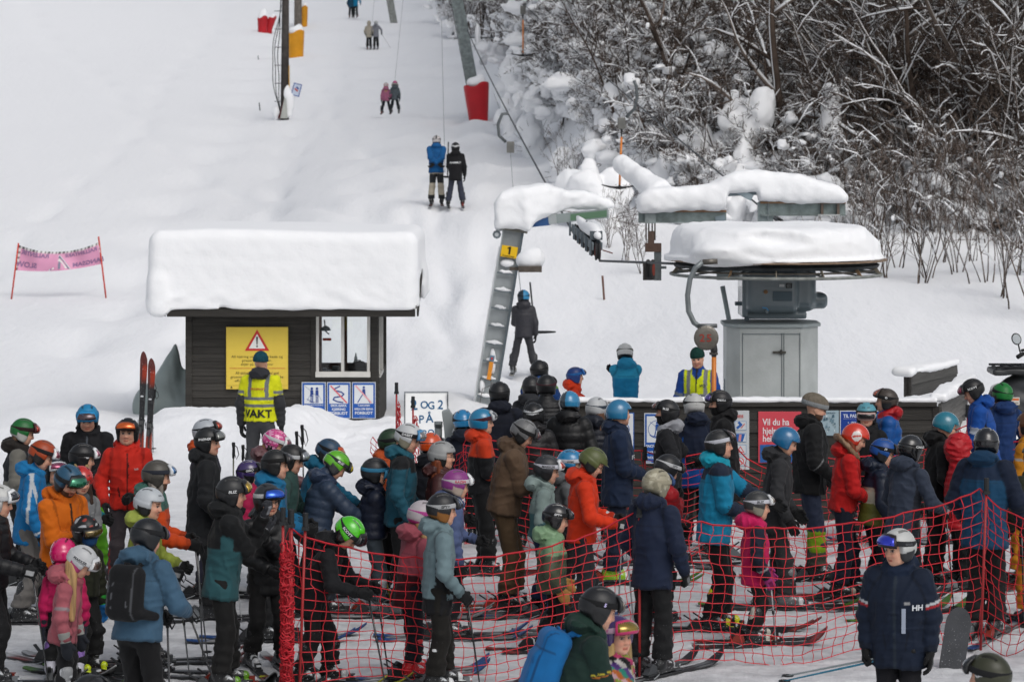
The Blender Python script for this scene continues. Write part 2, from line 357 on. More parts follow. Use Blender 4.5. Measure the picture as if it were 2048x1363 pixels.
def tree_parts(seed, Ht, r, kids=(6, 9), stems=1, snowy=.7, ratio=.5, spread=.9, minr=.0065, blobs=14, bh=(.2, 1)):
    rng = np.random.default_rng(seed); out = []
    for s_ in range(stems):
        d = (rng.normal(0, .12+.1*(stems > 1)), rng.normal(0, .12+.1*(stems > 1)), 1)
        grow(rng, (rng.normal(0, .12*(stems > 1)), rng.normal(0, .12*(stems > 1)), -.2), d, Ht*rng.uniform(.75, 1), r*rng.uniform(.6, 1), 0, out, kids=kids, ratio=ratio, spread=spread, minr=minr)
    tr, cr, sn = MB(), MB(), MB()
    for P, rr, dp in out:
        n = (6, 4, 3, 3)[dp]; c = lin(BARK[rng.integers(4)], rng.uniform(.7, 1.25))
        (tr if dp == 0 else cr).tube(P, rr, c, n)
        sl = np.abs(P[-1]-P[0]); 
        if 0 < dp < 3 and rng.random() < snowy*(1.9 if dp == 1 else 1.0) and sl[2] < 1.6*np.hypot(sl[0], sl[1]):
            k = len(P); j0 = rng.integers(0, 2); R = (rr*.9+rng.uniform(.004, .014)*(1.3 if dp == 1 else 1))[j0:]*np.interp(np.linspace(0, 1, k-j0), [0, .2, .8, 1], [.5, 1, .9, .3])
            sn.tube(P[j0:]+np.array([0, 0, 1])*(rr[j0:, None]*.6+R[:, None]*.55), R, (.82, .83, .85), 4)
        elif dp == 0:
            m_ = P+np.array([-.6, -.3, .1])*rr[:, None]*.35
            sn.tube(m_[1:], rr[1:]*.78, (.8, .81, .83), 5)
    for _ in range(blobs):
        P, rr, dp = out[rng.integers(len(out))]
        if dp == 0 or dp == 3: continue
        p = P[rng.integers(1, len(P))]
        if not (bh[0]*Ht < p[2] < bh[1]*Ht): continue
        a = rng.uniform(.03, .07); sphere(sn, p+np.array([0, 0, a*.4]), (a*rng.uniform(.9, 1.7), a, a*rng.uniform(.7, 1.6)), (.83, .84, .86), rng)
    return tr, cr, sn
def sphere(mb, c, R, col, rng, nu=8, nv=6, jit=.14):
    V = []
    for i in range(nv+1):
        for j in range(nu):
            t = math.pi*i/nv; p = 2*math.pi*j/nu; k = 1+rng.uniform(-jit, jit)*(0 < i < nv)
            V.append((c[0]+R[0]*k*math.sin(t)*math.cos(p), c[1]+R[1]*k*math.sin(t)*math.sin(p), c[2]+R[2]*k*math.cos(t)))
    Fs = [(i*nu+j, (i+1)*nu+j, (i+1)*nu+(j+1) % nu, i*nu+(j+1) % nu) for i in range(nv) for j in range(nu)]
    mb.add(V, Fs, col)
def tree_proto(name, parts, cat):
    tr, cr, sn = parts
    r = bpy.data.objects.new(name, None); r['category'] = cat
    ms = [('trunk', meshdata('trunk', np.concatenate(tr.v), tr.f, np.concatenate(tr.c)), M['bark']),
          ('crown', meshdata('crown', np.concatenate(cr.v), cr.f, np.concatenate(cr.c)), M['bark']),
          ('snow_load', meshdata('snow_load', np.concatenate(sn.v), sn.f, np.concatenate(sn.c)), M['snow'])]
    for n, me, m in ms: me.materials.append(m)
    return (name, ms, cat)
def place_tree(pr, x, y, rz, sc, label, group, dz=0):
    name, ms, cat = pr; r = empty(name, (x, y, Gz(x, y)+dz), rz, label, cat, group); r.scale = (sc, sc, sc)
    for n, me, m in ms:
        o = bpy.data.objects.new(n, me); COL.objects.link(o); o.parent = r
    return r
def where(px, y=None):
    return ('at the left end of the wood' if px < 1130 else 'above the first pylon arm' if px < 1270 else 'above the left snow capped beam' if px < 1440 else 'above the bull wheel' if px < 1640 else 'right of the snow pillar' if px < 1800 else 'in the right part of the wood' if px < 1960 else 'at the right end of the wood')
def forest():
    rng = np.random.default_rng(21)
    big = [tree_proto('birch_tree', tree_parts(100+i, 9.5, .13, (10, 15), 1, .36, .42, 1.0, .0088, 9), 'tree') for i in range(5)]
    multi = [tree_proto('alder_tree', tree_parts(200+i, 6.5, .07, (8, 12), 3, .5, .45, .8, .0078, 10), 'tree') for i in range(4)]
    bush = []
    for i in range(4):
        tr, cr, sn = tree_parts(300+i, 2.8, .03, (6, 9), 6, .7, .5, 1.0, .006, 16)
        r2 = np.random.default_rng(400+i)
        els = []
        for k in range(40):
            a = r2.uniform(0, 6.28); q = r2.uniform(0, 1.35); zz = r2.uniform(.0, 2.5)*(1.15-q*.55); R = r2.uniform(.09, .32)*(1-.12*zz); els.append(((q*math.cos(a), q*math.sin(a), zz), (R*r2.uniform(.8, 1.5), R*r2.uniform(.8, 1.3), R*r2.uniform(.5, .95))))
        def FB(P):
            f = ell(P, *els[0])
            for e_ in els[1:]: f = smin(f, ell(P, *e_), .2)
            return f+.03-.11*noise(P*np.array([1, 1, 1.4]), 8, 600+i)-.08*np.maximum(noise(P, 18, 610+i), -.4)
        Vb, Qb = surfnet(FB, (-1.9, -1.9, -.4), (1.9, 1.9, 3.2), .05); sn.add(Vb, Qb, (.84, .85, .87))
        bush.append(tree_proto('snowy_bush', (tr, cr, sn), 'bush'))
    sap = [tree_proto('sapling', tree_parts(500+i, 3.1, .018, (4, 7), 5, .12, .42, .5, .0055, 2), 'sapling') for i in range(4)]
    # front edge of the wood: (photo column, distance)
    ed = [(1010, 135), (1060, 118), (1120, 104), (1200, 93), (1290, 84), (1400, 80), (1550, 79), (1700, 79), (1850, 78), (2050, 77), (2300, 77)]
    epx = [e[0] for e in ed]; ey = [e[1] for e in ed]
    rows = [(.5, 34, 'mix'), (4, 34, 'mix'), (8, 30, 'mix'), (11, 26, 'big'), (15, 24, 'big'), (23, 22, 'big'), (33, 22, 'big')]
    for off, n, kind in rows:
        for k in range(n):
            px = 1015+(2200-1015)*(k+rng.uniform(.1, .9))/n; y = np.interp(px, epx, ey)+off+rng.uniform(-2, 2); x = (px-1024)/FP*y
            if px < 1690 and off < 10 and rng.random() < .9:
                place_tree(bush[rng.integers(4)], x, y, rng.uniform(0, 6.28), rng.uniform(.95, 1.6), f'tall snow laden bush {where(px)}, '+('low down' if off < 3 else 'a little higher' if off < 8 else 'high up'), 'snow laden bushes', -.2); continue
            if kind == 'mix' and rng.random() < .72:
                place_tree(multi[rng.integers(4)], x, y, rng.uniform(0, 6.28), rng.uniform(.75, 1.25), f'many stemmed bare alder {where(px)}, '+('in its front row' if off < 3 else 'a few metres in'), 'bare trees of the wood')
            else:
                place_tree(big[rng.integers(5)], x, y, rng.uniform(0, 6.28), rng.uniform(.85, 1.3), f'tall bare birch {where(px)}, '+('in its front row' if off < 3 else 'a few metres in' if off < 12 else 'deep inside it' if off < 20 else 'high up the slope'), 'bare trees of the wood')
    for k in range(80):
        px = rng.uniform(1040, 2150); y = np.interp(px, epx, ey)+rng.uniform(-3.0, 4.5); x = (px-1024)/FP*y
        place_tree(bush[rng.integers(4)], x, y, rng.uniform(0, 6.28), rng.uniform(.55, 1.3), f'snow laden bush {where(px)}, '+('in front of the trees' if y < np.interp(px, epx, ey) else 'just under the trees'), 'snow laden bushes', -.15)
    for px, y, sc in [(880, 215, 1.6), (905, 200, 1.3), (930, 190, 1.5), (960, 180, 1.9), (990, 160, 1.7), (870, 232, 1.5), (1000, 190, 2.2), (1010, 170, 2.2), (1030, 150, 2.0)]:
        place_tree(multi[rng.integers(4)] if sc > 1.55 else bush[rng.integers(4)], (px-1024)/FP*y, y, rng.uniform(0, 6.28), sc*(.55 if sc > 1.55 else 1.2), 'bare thicket far up beside the lift track', 'thicket along the lift track')
    for px, y, sc in [(1730, 70, 1), (1765, 66, .9), (1800, 69, 1.1), (1835, 65, 1.1), (1858, 66, 1.2), (1885, 70, 1), (1915, 67, 1.1), (1940, 70, 1), (1975, 65, 1.2), (2005, 63, 1.1), (2035, 66, 1.2), (2060, 61, 1.2), (1700, 72, 1), (1750, 73, 1.2), (1820, 74, 1.2), (1870, 74, 1.1), (1930, 74, 1.2), (1990, 73, 1.1), (2045, 72, 1.2), (2090, 66, 1.2),
                      (1250, 72, .7), (1215, 74, .6), (1130, 85, .7), (1160, 82, .7), (1290, 70, .6), (2100, 60, 1.2), (1660, 74, .9), (1620, 75, .8)]:
        place_tree(sap[rng.integers(4)], (px-1024)/FP*y, y, rng.uniform(0, 6.28), sc, 'bare sapling on the bank '+('between the pylon arm and the guide sheave' if px < 1400 else 'behind the bull wheel' if px < 1710 else 'just right of the bull wheel' if px < 1800 else 'above the rounded stump' if px < 1880 else 'right of the rounded stump' if px < 1960 else 'near the right picture edge')+(', lower down' if y < 70 else ', higher up'), 'saplings on the snow bank')
    # the tall pillar of snow over a buried conifer and lesser ones
    for i, (px, py, y, hh, ww) in enumerate([(1662, 160, 77.6, 1.9, .95), (1490, 190, 78.4, 1.3, 1.25), (1030, 82, 118, 1.5, 1.1), (1190, 352, 77, .8, 1.5), (1018, 140, 112, 1.2, .7), (1395, 262, 78.5, 1, .9), (1560, 232, 80, 1, .8), (1722, 345, 78, 1, .9), (1330, 318, 79, 1, .8), (1452, 318, 77.5, 1, 1.0), (1598, 330, 77.5, 1, .8), (1135, 305, 88, 1, .8), (1235, 285, 86, 1, .9), (1905, 330, 78, 1, .9), (1530, 290, 78.5, 1, .9), (1070, 215, 100, 1, .9), (1290, 225, 90, 1, .7)]):
        s = FP/y; b = W(px, py, s); x0, y0, z0 = b.x, y, b.z; g0 = Gz(x0, y0); hh = max(z0-g0, .35); z0 = g0
        def F(P, hh=hh, ww=ww, i=i):
            r3 = np.random.default_rng(700+i); a = rcone(P, (0, 0, 0), (.0, 0, max(hh-ww*.35, .1)), ww*.45, ww*.26)
            if i == 0: return smin(a, rcone(P, (.05, 0, 0), (.03, 0, hh*.55), ww*.62, ww*.42), .2)-.05*noise(P*np.array([1, 1, .6]), 5, 30)-.03*np.maximum(noise(P, 14, 40), -.3)
            for k in range(9):
                zz = r3.uniform(0, hh*.95); q = ww*.62*(1-.5*zz/hh); an = r3.uniform(0, 6.28); a = smin(a, ell(P, (q*math.cos(an), q*math.sin(an), zz), (ww*r3.uniform(.2, .36), ww*r3.uniform(.18, .3), ww*r3.uniform(.2, .5))), .16)
            return a-.09*noise(P*np.array([1, 1, .7]), 6, 30+i)-.06*np.maximum(noise(P, 14, 40+i), -.3)
        r = empty('snowed_conifer', (x0, y0, z0), 0, ['tall pillar of snow over a buried conifer in the wood', 'broad snow covered spruce left of the snow pillar', 'snow hooded spruce behind the red padded pylon', 'low snow mound bush behind the lift beams', 'lump of snow beside the red pylon pad', 'snow clump above the leaning snow log', 'snow clump between the broad spruce and the pillar', 'low snow clump right of the pillar foot', 'low snow clump above the left lift beam', 'snow clump right above the gap between the lift beams', 'snow clump under the snow pillar', 'low snow clump above the pylon arm', 'snow clump beside the lower orange T-bar', 'snow clump near the right saplings', 'snow clump below the broad spruce', 'snow clump at the lower left rim of the wood', 'snow clump up left of the lower orange T-bar'][i], 'tree', 'conifers buried in snow')
        sdf_obj('snow_load', F, (-ww*1.4, -ww*1.3, -.4), (ww*1.4, ww*1.3, hh+ww), .06, M['snow'], (.84, .85, .87), r)
        mb = MB(); mb.tube([(0, 0, g0-z0-.3), (0, 0, hh*.5)], [.09, .04], '#3a2c22', 6)
        for k in range(14):
            a = rng.uniform(0, 6.28); mb.tube([(0, 0, hh*.3*rng.random()), (ww*.9*math.cos(a), ww*.9*math.sin(a), hh*rng.uniform(.0, .8))], [.015, .006], '#3f352c', 3)
        mb.build('trunk', M['bark'], r)
forest()
# ---------------------------------------------------------------- the lift hut
GLASS = bpy.data.materials.new('window_glass'); GLASS.use_nodes = True
_t = GLASS.node_tree; _t.nodes.clear(); _o = _t.nodes.new('ShaderNodeOutputMaterial'); _m = _t.nodes.new('ShaderNodeMixShader')
_a = _t.nodes.new('ShaderNodeBsdfTransparent'); _a.inputs[0].default_value = (.93, .95, .95, 1); _g = _t.nodes.new('ShaderNodeBsdfGlossy'); _g.inputs['Roughness'].default_value = .03
_f = _t.nodes.new('ShaderNodeFresnel'); _f.inputs[0].default_value = 1.5
_t.links.new(_f.outputs[0], _m.inputs[0]); _t.links.new(_a.outputs[0], _m.inputs[1]); _t.links.new(_g.outputs[0], _m.inputs[2]); _t.links.new(_m.outputs[0], _o.inputs[0])
WOOD = '#3b3936'
def planks(mb, x0, x1, z0, z1, y, pitch=.12, th=.022, axis='x', col=WOOD, rng=None, out=-1):
    z = z1; rng = rng or random
    while z > z0+.01:
        zb = max(z-pitch, z0); c = lin(col, rng.uniform(.75, 1.1)); e = out*rng.uniform(0, .003)
        a = (y, y+out*(th*.35)+e, y+out*th+e)      # a board leaning out towards its foot
        def pt(u, v, w): return (u, v, w) if axis == 'x' else (v, u, w)
        V = [pt(x0, a[0], zb), pt(x1, a[0], zb), pt(x1, a[0], z), pt(x0, a[0], z), pt(x0, a[2], zb), pt(x1, a[2], zb), pt(x1, a[1], z), pt(x0, a[1], z)]
        mb.add(V, [(0, 1, 2, 3), (4, 7, 6, 5), (0, 4, 5, 1), (3, 2, 6, 7), (0, 3, 7, 4), (1, 5, 6, 2)], c); z -= pitch
def snow_cap(name, F, lo, hi, parent, res=.04):
    return sdf_obj(name, F, lo, hi, res, M['snow'], (.86, .87, .885), parent)
def hut():
    r = empty('lift_hut', (-3.77, 46.6, 0), 0, 'dark stained lift hut under a thick slab of snow with a white framed window', 'hut')
    o = lambda x, y, z: (x+3.77, y-46.6, z)
    X0, X1, Y0, Y1, ZT = -5.344, -2.2, 46.64, 49.4, 1.95
    wx0, wx1, wz0, wz1 = -3.21, -2.33, .89, 1.84
    def B(mb, x0, x1, y0, y1, z0, z1, c): mb.box(o(x0, y0, z0), o(x1, y1, z1), c)
    f = MB()
    planks(f, X0+3.77+.1, wx0+3.77-.07, -.2, ZT, .04); planks(f, wx0+3.77-.07, X1+3.77, -.2, wz0-.1, .04)
    f.box(o(X0, 46.64, -.2), o(wx0-.07, 46.7, ZT), WOOD); f.box(o(wx0-.07, 46.642, -.2), o(X1-.1, 46.7, wz0-.1), WOOD)
    for a, b in ((X0-.005, X0+.1), (X1-.1, X1+.005)): B(f, a, b, 46.6, 46.72, -.2, ZT, lin(WOOD, .9))
    B(f, wx0-.085, wx0-.005, 46.605, 46.69, wz0-.1, ZT, lin(WOOD, .85)); B(f, wx1+.005, X1-.1, 46.61, 46.69, wz0-.1, ZT, lin(WOOD, .85)); B(f, wx0, wx1, 46.612, 46.69, wz0-.1, wz0-.045, lin(WOOD, .95))
    f.build('front_wall', M['wood'], r)
    s = MB()   # right gable wall with a window opening
    planks(s, .14, 2.76, -.2, .85, 1.57, axis='y', out=1)
    B(s, X1-.05, X1-.002, 46.74, 49.4, -.2, .85, WOOD); B(s, X1-.06, X1+.02, 49.3, 49.42, -.2, 2.3, WOOD); B(s, X1-.05, X1+.01, 46.74, 46.84, .85, ZT, WOOD); B(s, X1-.05, X1+.01, 47.95, 48.05, .85, 2.2, WOOD)
    B(s, X1-.05, X1+.01, 46.7, 49.4, 1.86, 2.05, WOOD)
    s.build('side_wall', M['wood'], r)
    b = MB(); B(b, X0, X0+.05, 46.72, 49.4, -.2, 2.2, WOOD)
    B(b, X0+.05, -3.3, 49.35, 49.4, -.2, 2.2, '#4a342a'); B(b, -3.3, X1-.06, 49.35, 49.4, -.2, .86, '#4a342a'); B(b, -2.93, -2.86, 49.35, 49.4, .86, 2.2, '#5a3a2c'); B(b, -3.3, X1-.06, 49.35, 49.4, 1.9, 2.3, '#4a342a')
    b.build('back_wall', M['wood'], r)
    b = MB(); B(b, X0+.05, X1-.06, 46.72, 49.35, .0, .06, '#4a3b30'); B(b, -3.36, -3.3, 47.6, 49.3, .06, 1.9, '#5a3d30'); B(b, -3.3, -2.3, 46.72, 47.1, .82, .86, '#4a3b30')
    b.build('interior', M['wood'], r)
    w = MB(); c = '#c9c7c2'
    B(w, wx0, wx0+.045, 46.6, 46.68, wz0, wz1+.08, c); B(w, wx1-.045, wx1, 46.6, 46.68, wz0, wz1+.08, c); B(w, wx0-.01, wx1+.01, 46.585, 46.68, wz0-.045, wz0+.045, c); B(w, -2.80, -2.75, 46.603, 46.68, wz0+.045, wz1+.08, c)
    wf = w.build('window', M['paint'], r, bevel=.004)
    g = MB(); B(g, wx0+.045, -2.80, 46.64, 46.644, wz0+.045, wz1+.08, '#ffffff'); B(g, -2.75, wx1-.045, 46.64, 46.644, wz0+.045, wz1+.08, '#ffffff'); g.build('pane', GLASS, wf)
    w = MB(); B(w, X1-.04, X1+.03, 46.84, 46.89, .85, 1.86, c); B(w, X1-.04, X1+.03, 47.9, 47.95, .85, 1.86, c); B(w, X1-.04, X1+.035, 46.84, 47.95, .82, .87, c); w2 = w.build('window', M['paint'], r)
    g = MB(); B(g, X1-.01, X1-.006, 46.89, 47.9, .87, 1.86, '#ffffff'); g.build('pane', GLASS, w2)
    # things seen through the window
    bag = empty('duffel_bag', (-2.55, 46.95, .86), 0, 'dark bag on the sill behind the hut window', 'bag')
    sdf_obj('bag_body', lambda P: smin(bx(P, (0, 0, .09), (.16, .09, .09), .06), ell(P, (.04, 0, .17), (.1, .07, .05)), .04)-.008*noise(P, 30, 5), (-.25, -.18, -.03), (.25, .18, .3), .012, M['fabric'], '#2b2526', bag)
    mb = MB(); mb.tube([(-.08, -.05, .17), (-.04, -.06, .24), (.05, -.06, .24), (.09, -.05, .17)], .008, '#1c1a1a', 5); mb.build('handle', M['fabric'], bag)
    bo = MB(); bo.lathe([(.0, 0), (.026, .002), (.028, .1), (.012, .15), (.011, .18), (.0, .181)], '#bfc4c6', 12, Matrix.Translation((-2.58, 47.0, 1.03)))
    tag(bo.build('bottle', M['gloss'], None, True), 'clear bottle standing behind the bag in the hut window', 'bottle')
    hb = MB(); hb.lathe([(0, 0), (.06, 0), (.065, .08), (.0, .081)], '#3a3f45', 12, Matrix.Translation((-3.02, 46.92, .86))); hb.box((-3.12, 46.85, .86), (-3.06, 46.95, .97), '#2a2f38'); hb.box((-2.96, 46.86, .86), (-2.85, 46.96, 1.0), '#23262c')
    tag(hb.build('desk_clutter', M['plastic']), 'dark boxes and a tin on the sill behind the left pane', 'clutter')
    la = MB(); la.tube([(-3.12, 47.3, 1.74), (-3.1, 47.3, 1.55), (-3.04, 47.3, 1.5)], .012, '#b8bcc0', 6); la.lathe([(.02, .08), (.07, .05), (.09, 0), (.08, 0)], '#9fa5aa', 14, Matrix.Translation((-3.1, 47.3, 1.56))); la.box((-3.14, 47.2, 1.40), (-3.0, 47.25, 1.44), '#c8402a')
    tag(la.build('wall_lamp', M['paint']), 'grey lamp with a red switch inside the hut window', 'lamp')
    # roof
    e = MB()
    for (ya, za, yb, zb) in ((46.2, 1.99, 48.15, 2.52), (50.1, 1.99, 48.15, 2.52)):
        e.add([o(-5.62, ya, za), o(-1.55, ya, za), o(-1.55, yb, zb), o(-5.62, yb, zb), o(-5.62, ya, za+.05), o(-1.55, ya, za+.05), o(-1.55, yb, zb+.05), o(-5.62, yb, zb+.05)],
              [(0, 3, 2, 1), (4, 5, 6, 7), (0, 1, 5, 4), (2, 3, 7, 6), (1, 2, 6, 5), (0, 4, 7, 3)], '#2c2b2a')
    rf = e.build('roof', M['wood'], r)
    q = MB(); B(q, -5.6, -1.57, 46.165, 46.197, 1.862, 1.985, '#34322f'); q.beam(o(-1.53, 46.17, 1.93), o(-1.53, 48.15, 2.48), .03, .13, '#34322f'); q.beam(o(-5.64, 46.17, 1.93), o(-5.64, 48.15, 2.48), .03, .13, '#34322f')
    rng = random.Random(3)
    for i in range(52): x = -5.6+.078*i; q.lathe([(.03, -.02), (.03, .02)], lin('#2a2826', rng.uniform(.6, 1.4)), 8, Matrix.Translation(o(x, 46.22, 2.05))@Matrix.Rotation(1.2, 4, 'X'))
    q.build('fascia', M['wood'], rf)
    def F(P):
        roof = P[:, 2]-(1.93+.272*(1.95-np.abs(P[:, 1]-48.15)))
        q = P.copy(); q[:, 2] -= .05*np.sin(q[:, 0]*.9)+.06*(q[:, 0]+3.7)*.3
        b_ = bx(q, (-3.72, 48.15, 2.42), (2.19, 2.02, .84), .2)
        f_ = np.maximum(b_, -roof+.06)
        dr = smin(bx(P, (-5.74, 46.5, 2.2), (.14, .4, .34), .1), bx(P, (-5.72, 48.0, 2.5), (.16, 1.6, .38), .14), .1); f_ = smin(f_, dr, .14)
        f_ = smin(f_, ell(P, (-1.53, 48.9, 2.3), (.1, .6, .34)), .12)
        edge = np.exp(-((P[:, 1]-46.12)/.2)**2)
        return f_-.03*noise(P, 1.6, 6)-.01*noise(P, 6, 7)-.008*noise(P, 19, 8)*(.4+edge)-.005*noise(P*np.array([.25, .25, 3.2]), 7, 10)-.05*np.exp(-((P[:, 2]-2.12)/.14)**2)*np.maximum(noise(P*np.array([1, .4, .8]), 17, 9), -.2)
    sc = snow_cap('snow_slab', F, (-6.3, 45.7, 1.5), (-1.0, 50.6, 3.6), r, .045); sc.matrix_local = Matrix.Translation((3.77, -46.6, 0))
hut()
SIGNB = '#1a55a8'
def board(name, x0, x1, z0, z1, y, col, label, cat='sign', group=None, th=.012, rot=0, border=None):
    r = empty(name, ((x0+x1)/2, y, z0), rot, label, cat, group); w = (x1-x0)/2; h = z1-z0
    mb = MB(); mb.box((-w, 0, 0), (w, th, h), border or col); mb.build('panel', M['signm'], r, bevel=.003)
    if border: q = MB(); q.box((-w+.012, -.002, .012), (w-.012, 0.001, h-.012), col); q.build('face', M['signm'], r)
    return r, w, h
def sign_face(r, mb, name='lettering'): return mb.build(name, M['signm'], r)
def PT(x, z, y=-.004): return plane_T((x, y, z), (1, 0, 0), (0, 0, 1))
def poly(mb, pts, col, y=-.004, th=.0015): mb.prism(pts, th, PT(0, 0, y), col)
def stroke(mb, pts, w, col, y=-.006):
    for a, b in zip(pts[:-1], pts[1:]):
        d = np.array(b, float)-a; L = np.hypot(*d); d /= L+1e-9; n = np.array([-d[1], d[0]])*w/2; a = np.array(a)-d*w*.25; b = np.array(b)+d*w*.25
        poly(mb, [a-n, b-n, b+n, a+n], col, y+random.uniform(-.0003, .0003))
def disc(mb, x, z, r, col, y=-.006, n=16): poly(mb, [(x+r*math.cos(6.283*i/n), z+r*math.sin(6.283*i/n)) for i in range(n)], col, y)
def signs():
    r, w, h = board('warning_sign', -4.68, -3.665, .65, 1.669, 46.57, '#dcc04a', 'yellow warning sign with a red triangle on the hut wall', border='#d2b548')
    m = MB(); K = '#3b3513'
    poly(m, [(-.2, .63), (.2, .63), (0, .98)], '#c22b2b'); poly(m, [(-.135, .668), (.135, .668), (0, .905)], '#e6e6e2', -.0065)
    poly(m, [(-.008, .73), (.008, .73), (.016, .86), (-.016, .86)], '#1d1d1b', -.009); disc(m, 0, .703, .015, '#1d1d1b', -.009)
    for i, t in enumerate(['All kjøring utenfor merkede og', 'preparerte løyper,', 'skjer på eget ansvar']): add_text(m, t, .061, PT(0, .515-.062*i), K, .0, sp=1.08)
    poly(m, [(-.46, .34), (.46, .34), (.46, .347), (-.46, .347)], '#c0392b')
    for i, t in enumerate(['All skiing outside marked and', 'groomed slopes is considered to be', 'off-piste and at your own risk.']): add_text(m, t, .061, PT(0, .245-.062*i), K, .0, sp=.98)
    poly(m, [(-.44, .02), (-.4, .02), (-.42, .055)], K); poly(m, [(-.49, .062), (.49, .062), (.49, .065), (-.49, .065)], '#a58a20'); add_text(m, 'www.alpinanleggene.no', .02, PT(-.2, .03), '#8a7420', 0)
    sign_face(r, m)
    z0, z1 = .172, .768
    for i, (x0, x1) in enumerate(((-3.443, -3.05), (-3.03, -2.643), (-2.62, -2.232))):
        r, w, h = board('piste_sign', x0, x1, z0, z1, 46.57, SIGNB, ['blue sign with two skiers side by side, leftmost below the hut window', 'blue sign with a struck out zigzag track below the hut window', 'blue sign with a struck out straddling skier, nearest the hut corner'][i], group='blue rule signs on the hut', border='#c8ccd0')
        m = MB(); Wt = '#d9dde0'; poly(m, [(-.155, .245), (.155, .245), (.155, .55), (-.155, .55)], Wt)
        B_ = '#1f3f86'; R_ = '#d9636b'
        if i == 0:
            for sx in (-.03, .055):
                disc(m, sx, .49, .022, B_); poly(m, [(sx-.026, .36), (sx+.026, .36), (sx+.024, .465), (sx-.024, .465)], B_, -.007); stroke(m, [(sx-.012, .37), (sx-.012, .26)], .016, B_); stroke(m, [(sx+.014, .37), (sx+.014, .26)], .016, B_)
            stroke(m, [(-.11, .32), (.0, .26)], .008, B_); stroke(m, [(-.08, .28), (.06, .26)], .006, B_); stroke(m, [(-.14, .53), (.03, .385)], .004, B_); stroke(m, [(-.05, .4), (-.11, .28)], .004, B_); stroke(m, [(.07, .4), (.13, .29)], .004, B_); stroke(m, [(-.03, .38), (.07, .37)], .008, Wt, -.009)
            for t, s_, z, b in (('PARVIS INNORDNING', .032, .21, .01), ('KJØR', .062, .135, .035), ('TO OG TO', .062, .07, .035)): add_text(m, t, s_, PT(0, z), Wt, b)
        elif i == 1:
            pts = [(.01+.085*math.sin(t*1.15+.6)*(-1)**0, .53-.042*t) for t in np.linspace(0, 6.3, 26)]
            stroke(m, [(.02, .53), (-.06, .49), (-.07, .46), (.04, .435), (.085, .40), (.05, .365), (-.07, .345), (-.09, .31), (-.03, .28), (.07, .262)], .022, B_)
            stroke(m, [(-.13, .535), (.13, .262)], .022, R_, -.009)
            for t, s_, z in (('SIKK-SAKK', .055, .195), ('KJØRING', .055, .133), ('FORBUDT', .065, .065)): add_text(m, t, s_, PT(0, z), Wt, .03)
        else:
            disc(m, 0, .51, .02, B_); poly(m, [(-.028, .4), (.028, .4), (.022, .485), (-.022, .485)], B_, -.007); stroke(m, [(-.01, .41), (-.1, .262)], .016, B_); stroke(m, [(.01, .41), (.1, .262)], .016, B_)
            stroke(m, [(-.13, .535), (.12, .262)], .024, '#e0a0a6', -.0085)
            for t, s_, z in (('T-KROKEN', .04, .2), ('MELLOM BENA', .046, .142), ('FORBUDT', .065, .07)): add_text(m, t, s_, PT(0, z), Wt, .028)
        add_text(m, '(8)   Skisenter   nr.', .018, PT(0, .03), Wt, 0); sign_face(r, m)
signs()
def whiteboard():
    s = 140; x0, x1 = (808-1024)/s, (897-1024)/s; z1 = CH-(783-YH)/s; g = Gz(-1.2, FP/s)
    r = empty('sandwich_board', ((x0+x1)/2, FP/s, g), .04, 'white sandwich board with blue handwriting beside the hut', 'sign'); w = (x1-x0)/2; h = z1-g
    T = Matrix.Rotation(-.10, 4, 'X')
    m = MB(); m.box((-w+.02, 0, .06), (w-.02, .012, h-.02), '#f2f3f3', T); m.build('panel', M['signm'], r)
    f = MB()
    for a, b in (((-w, h-.02), (w, h)), ((-w, 0), (-w+.02, h-.02)), ((w-.02, 0), (w, h-.02)), ((-w+.02, .04), (w-.02, .06))): f.box((a[0], -.006, a[1]), (b[0], .018, b[1]), '#8f9498', T)
    T2 = Matrix.Translation((0, .02, 0))@Matrix.Rotation(-.10, 4, 'X'); T3 = Matrix.Translation((0, .18, 0))@Matrix.Rotation(.10, 4, 'X')
    f.box((-w, 0, 0), (-w+.02, .02, h*.97), '#777c80', T3); f.box((w-.02, 0, 0), (w, .02, h*.97), '#777c80', T3); f.build('frame', M['metal'], r)
    t = MB(); B_ = '#125a86'
    def hand(body, x, z, sz, rot): add_text(t, body, sz, T@Matrix.Translation((x, -.004, z))@Matrix.Rotation(math.pi/2, 4, 'X')@Matrix.Rotation(rot, 4, 'Z'), B_, .014, sx=.95)
    for b, x, z, sz, ro in (('2', -.17, h-.26, .21, .06), ('O', -.03, h-.24, .15, -.05), ('G', .075, h-.25, .15, .05), ('2', .2, h-.25, .18, -.08), ('P', -.07, h-.45, .16, 0), ('Å', .05, h-.44, .17, .04), ('K', -.1, h-.63, .13, .1), ('R', -.02, h-.64, .13, -.05), ('O', .07, h-.63, .13, .02), ('K', .17, h-.64, .13, -.06)): hand(b, x, z, sz, ro)
    t.build('lettering', M['signm'], r)
whiteboard()
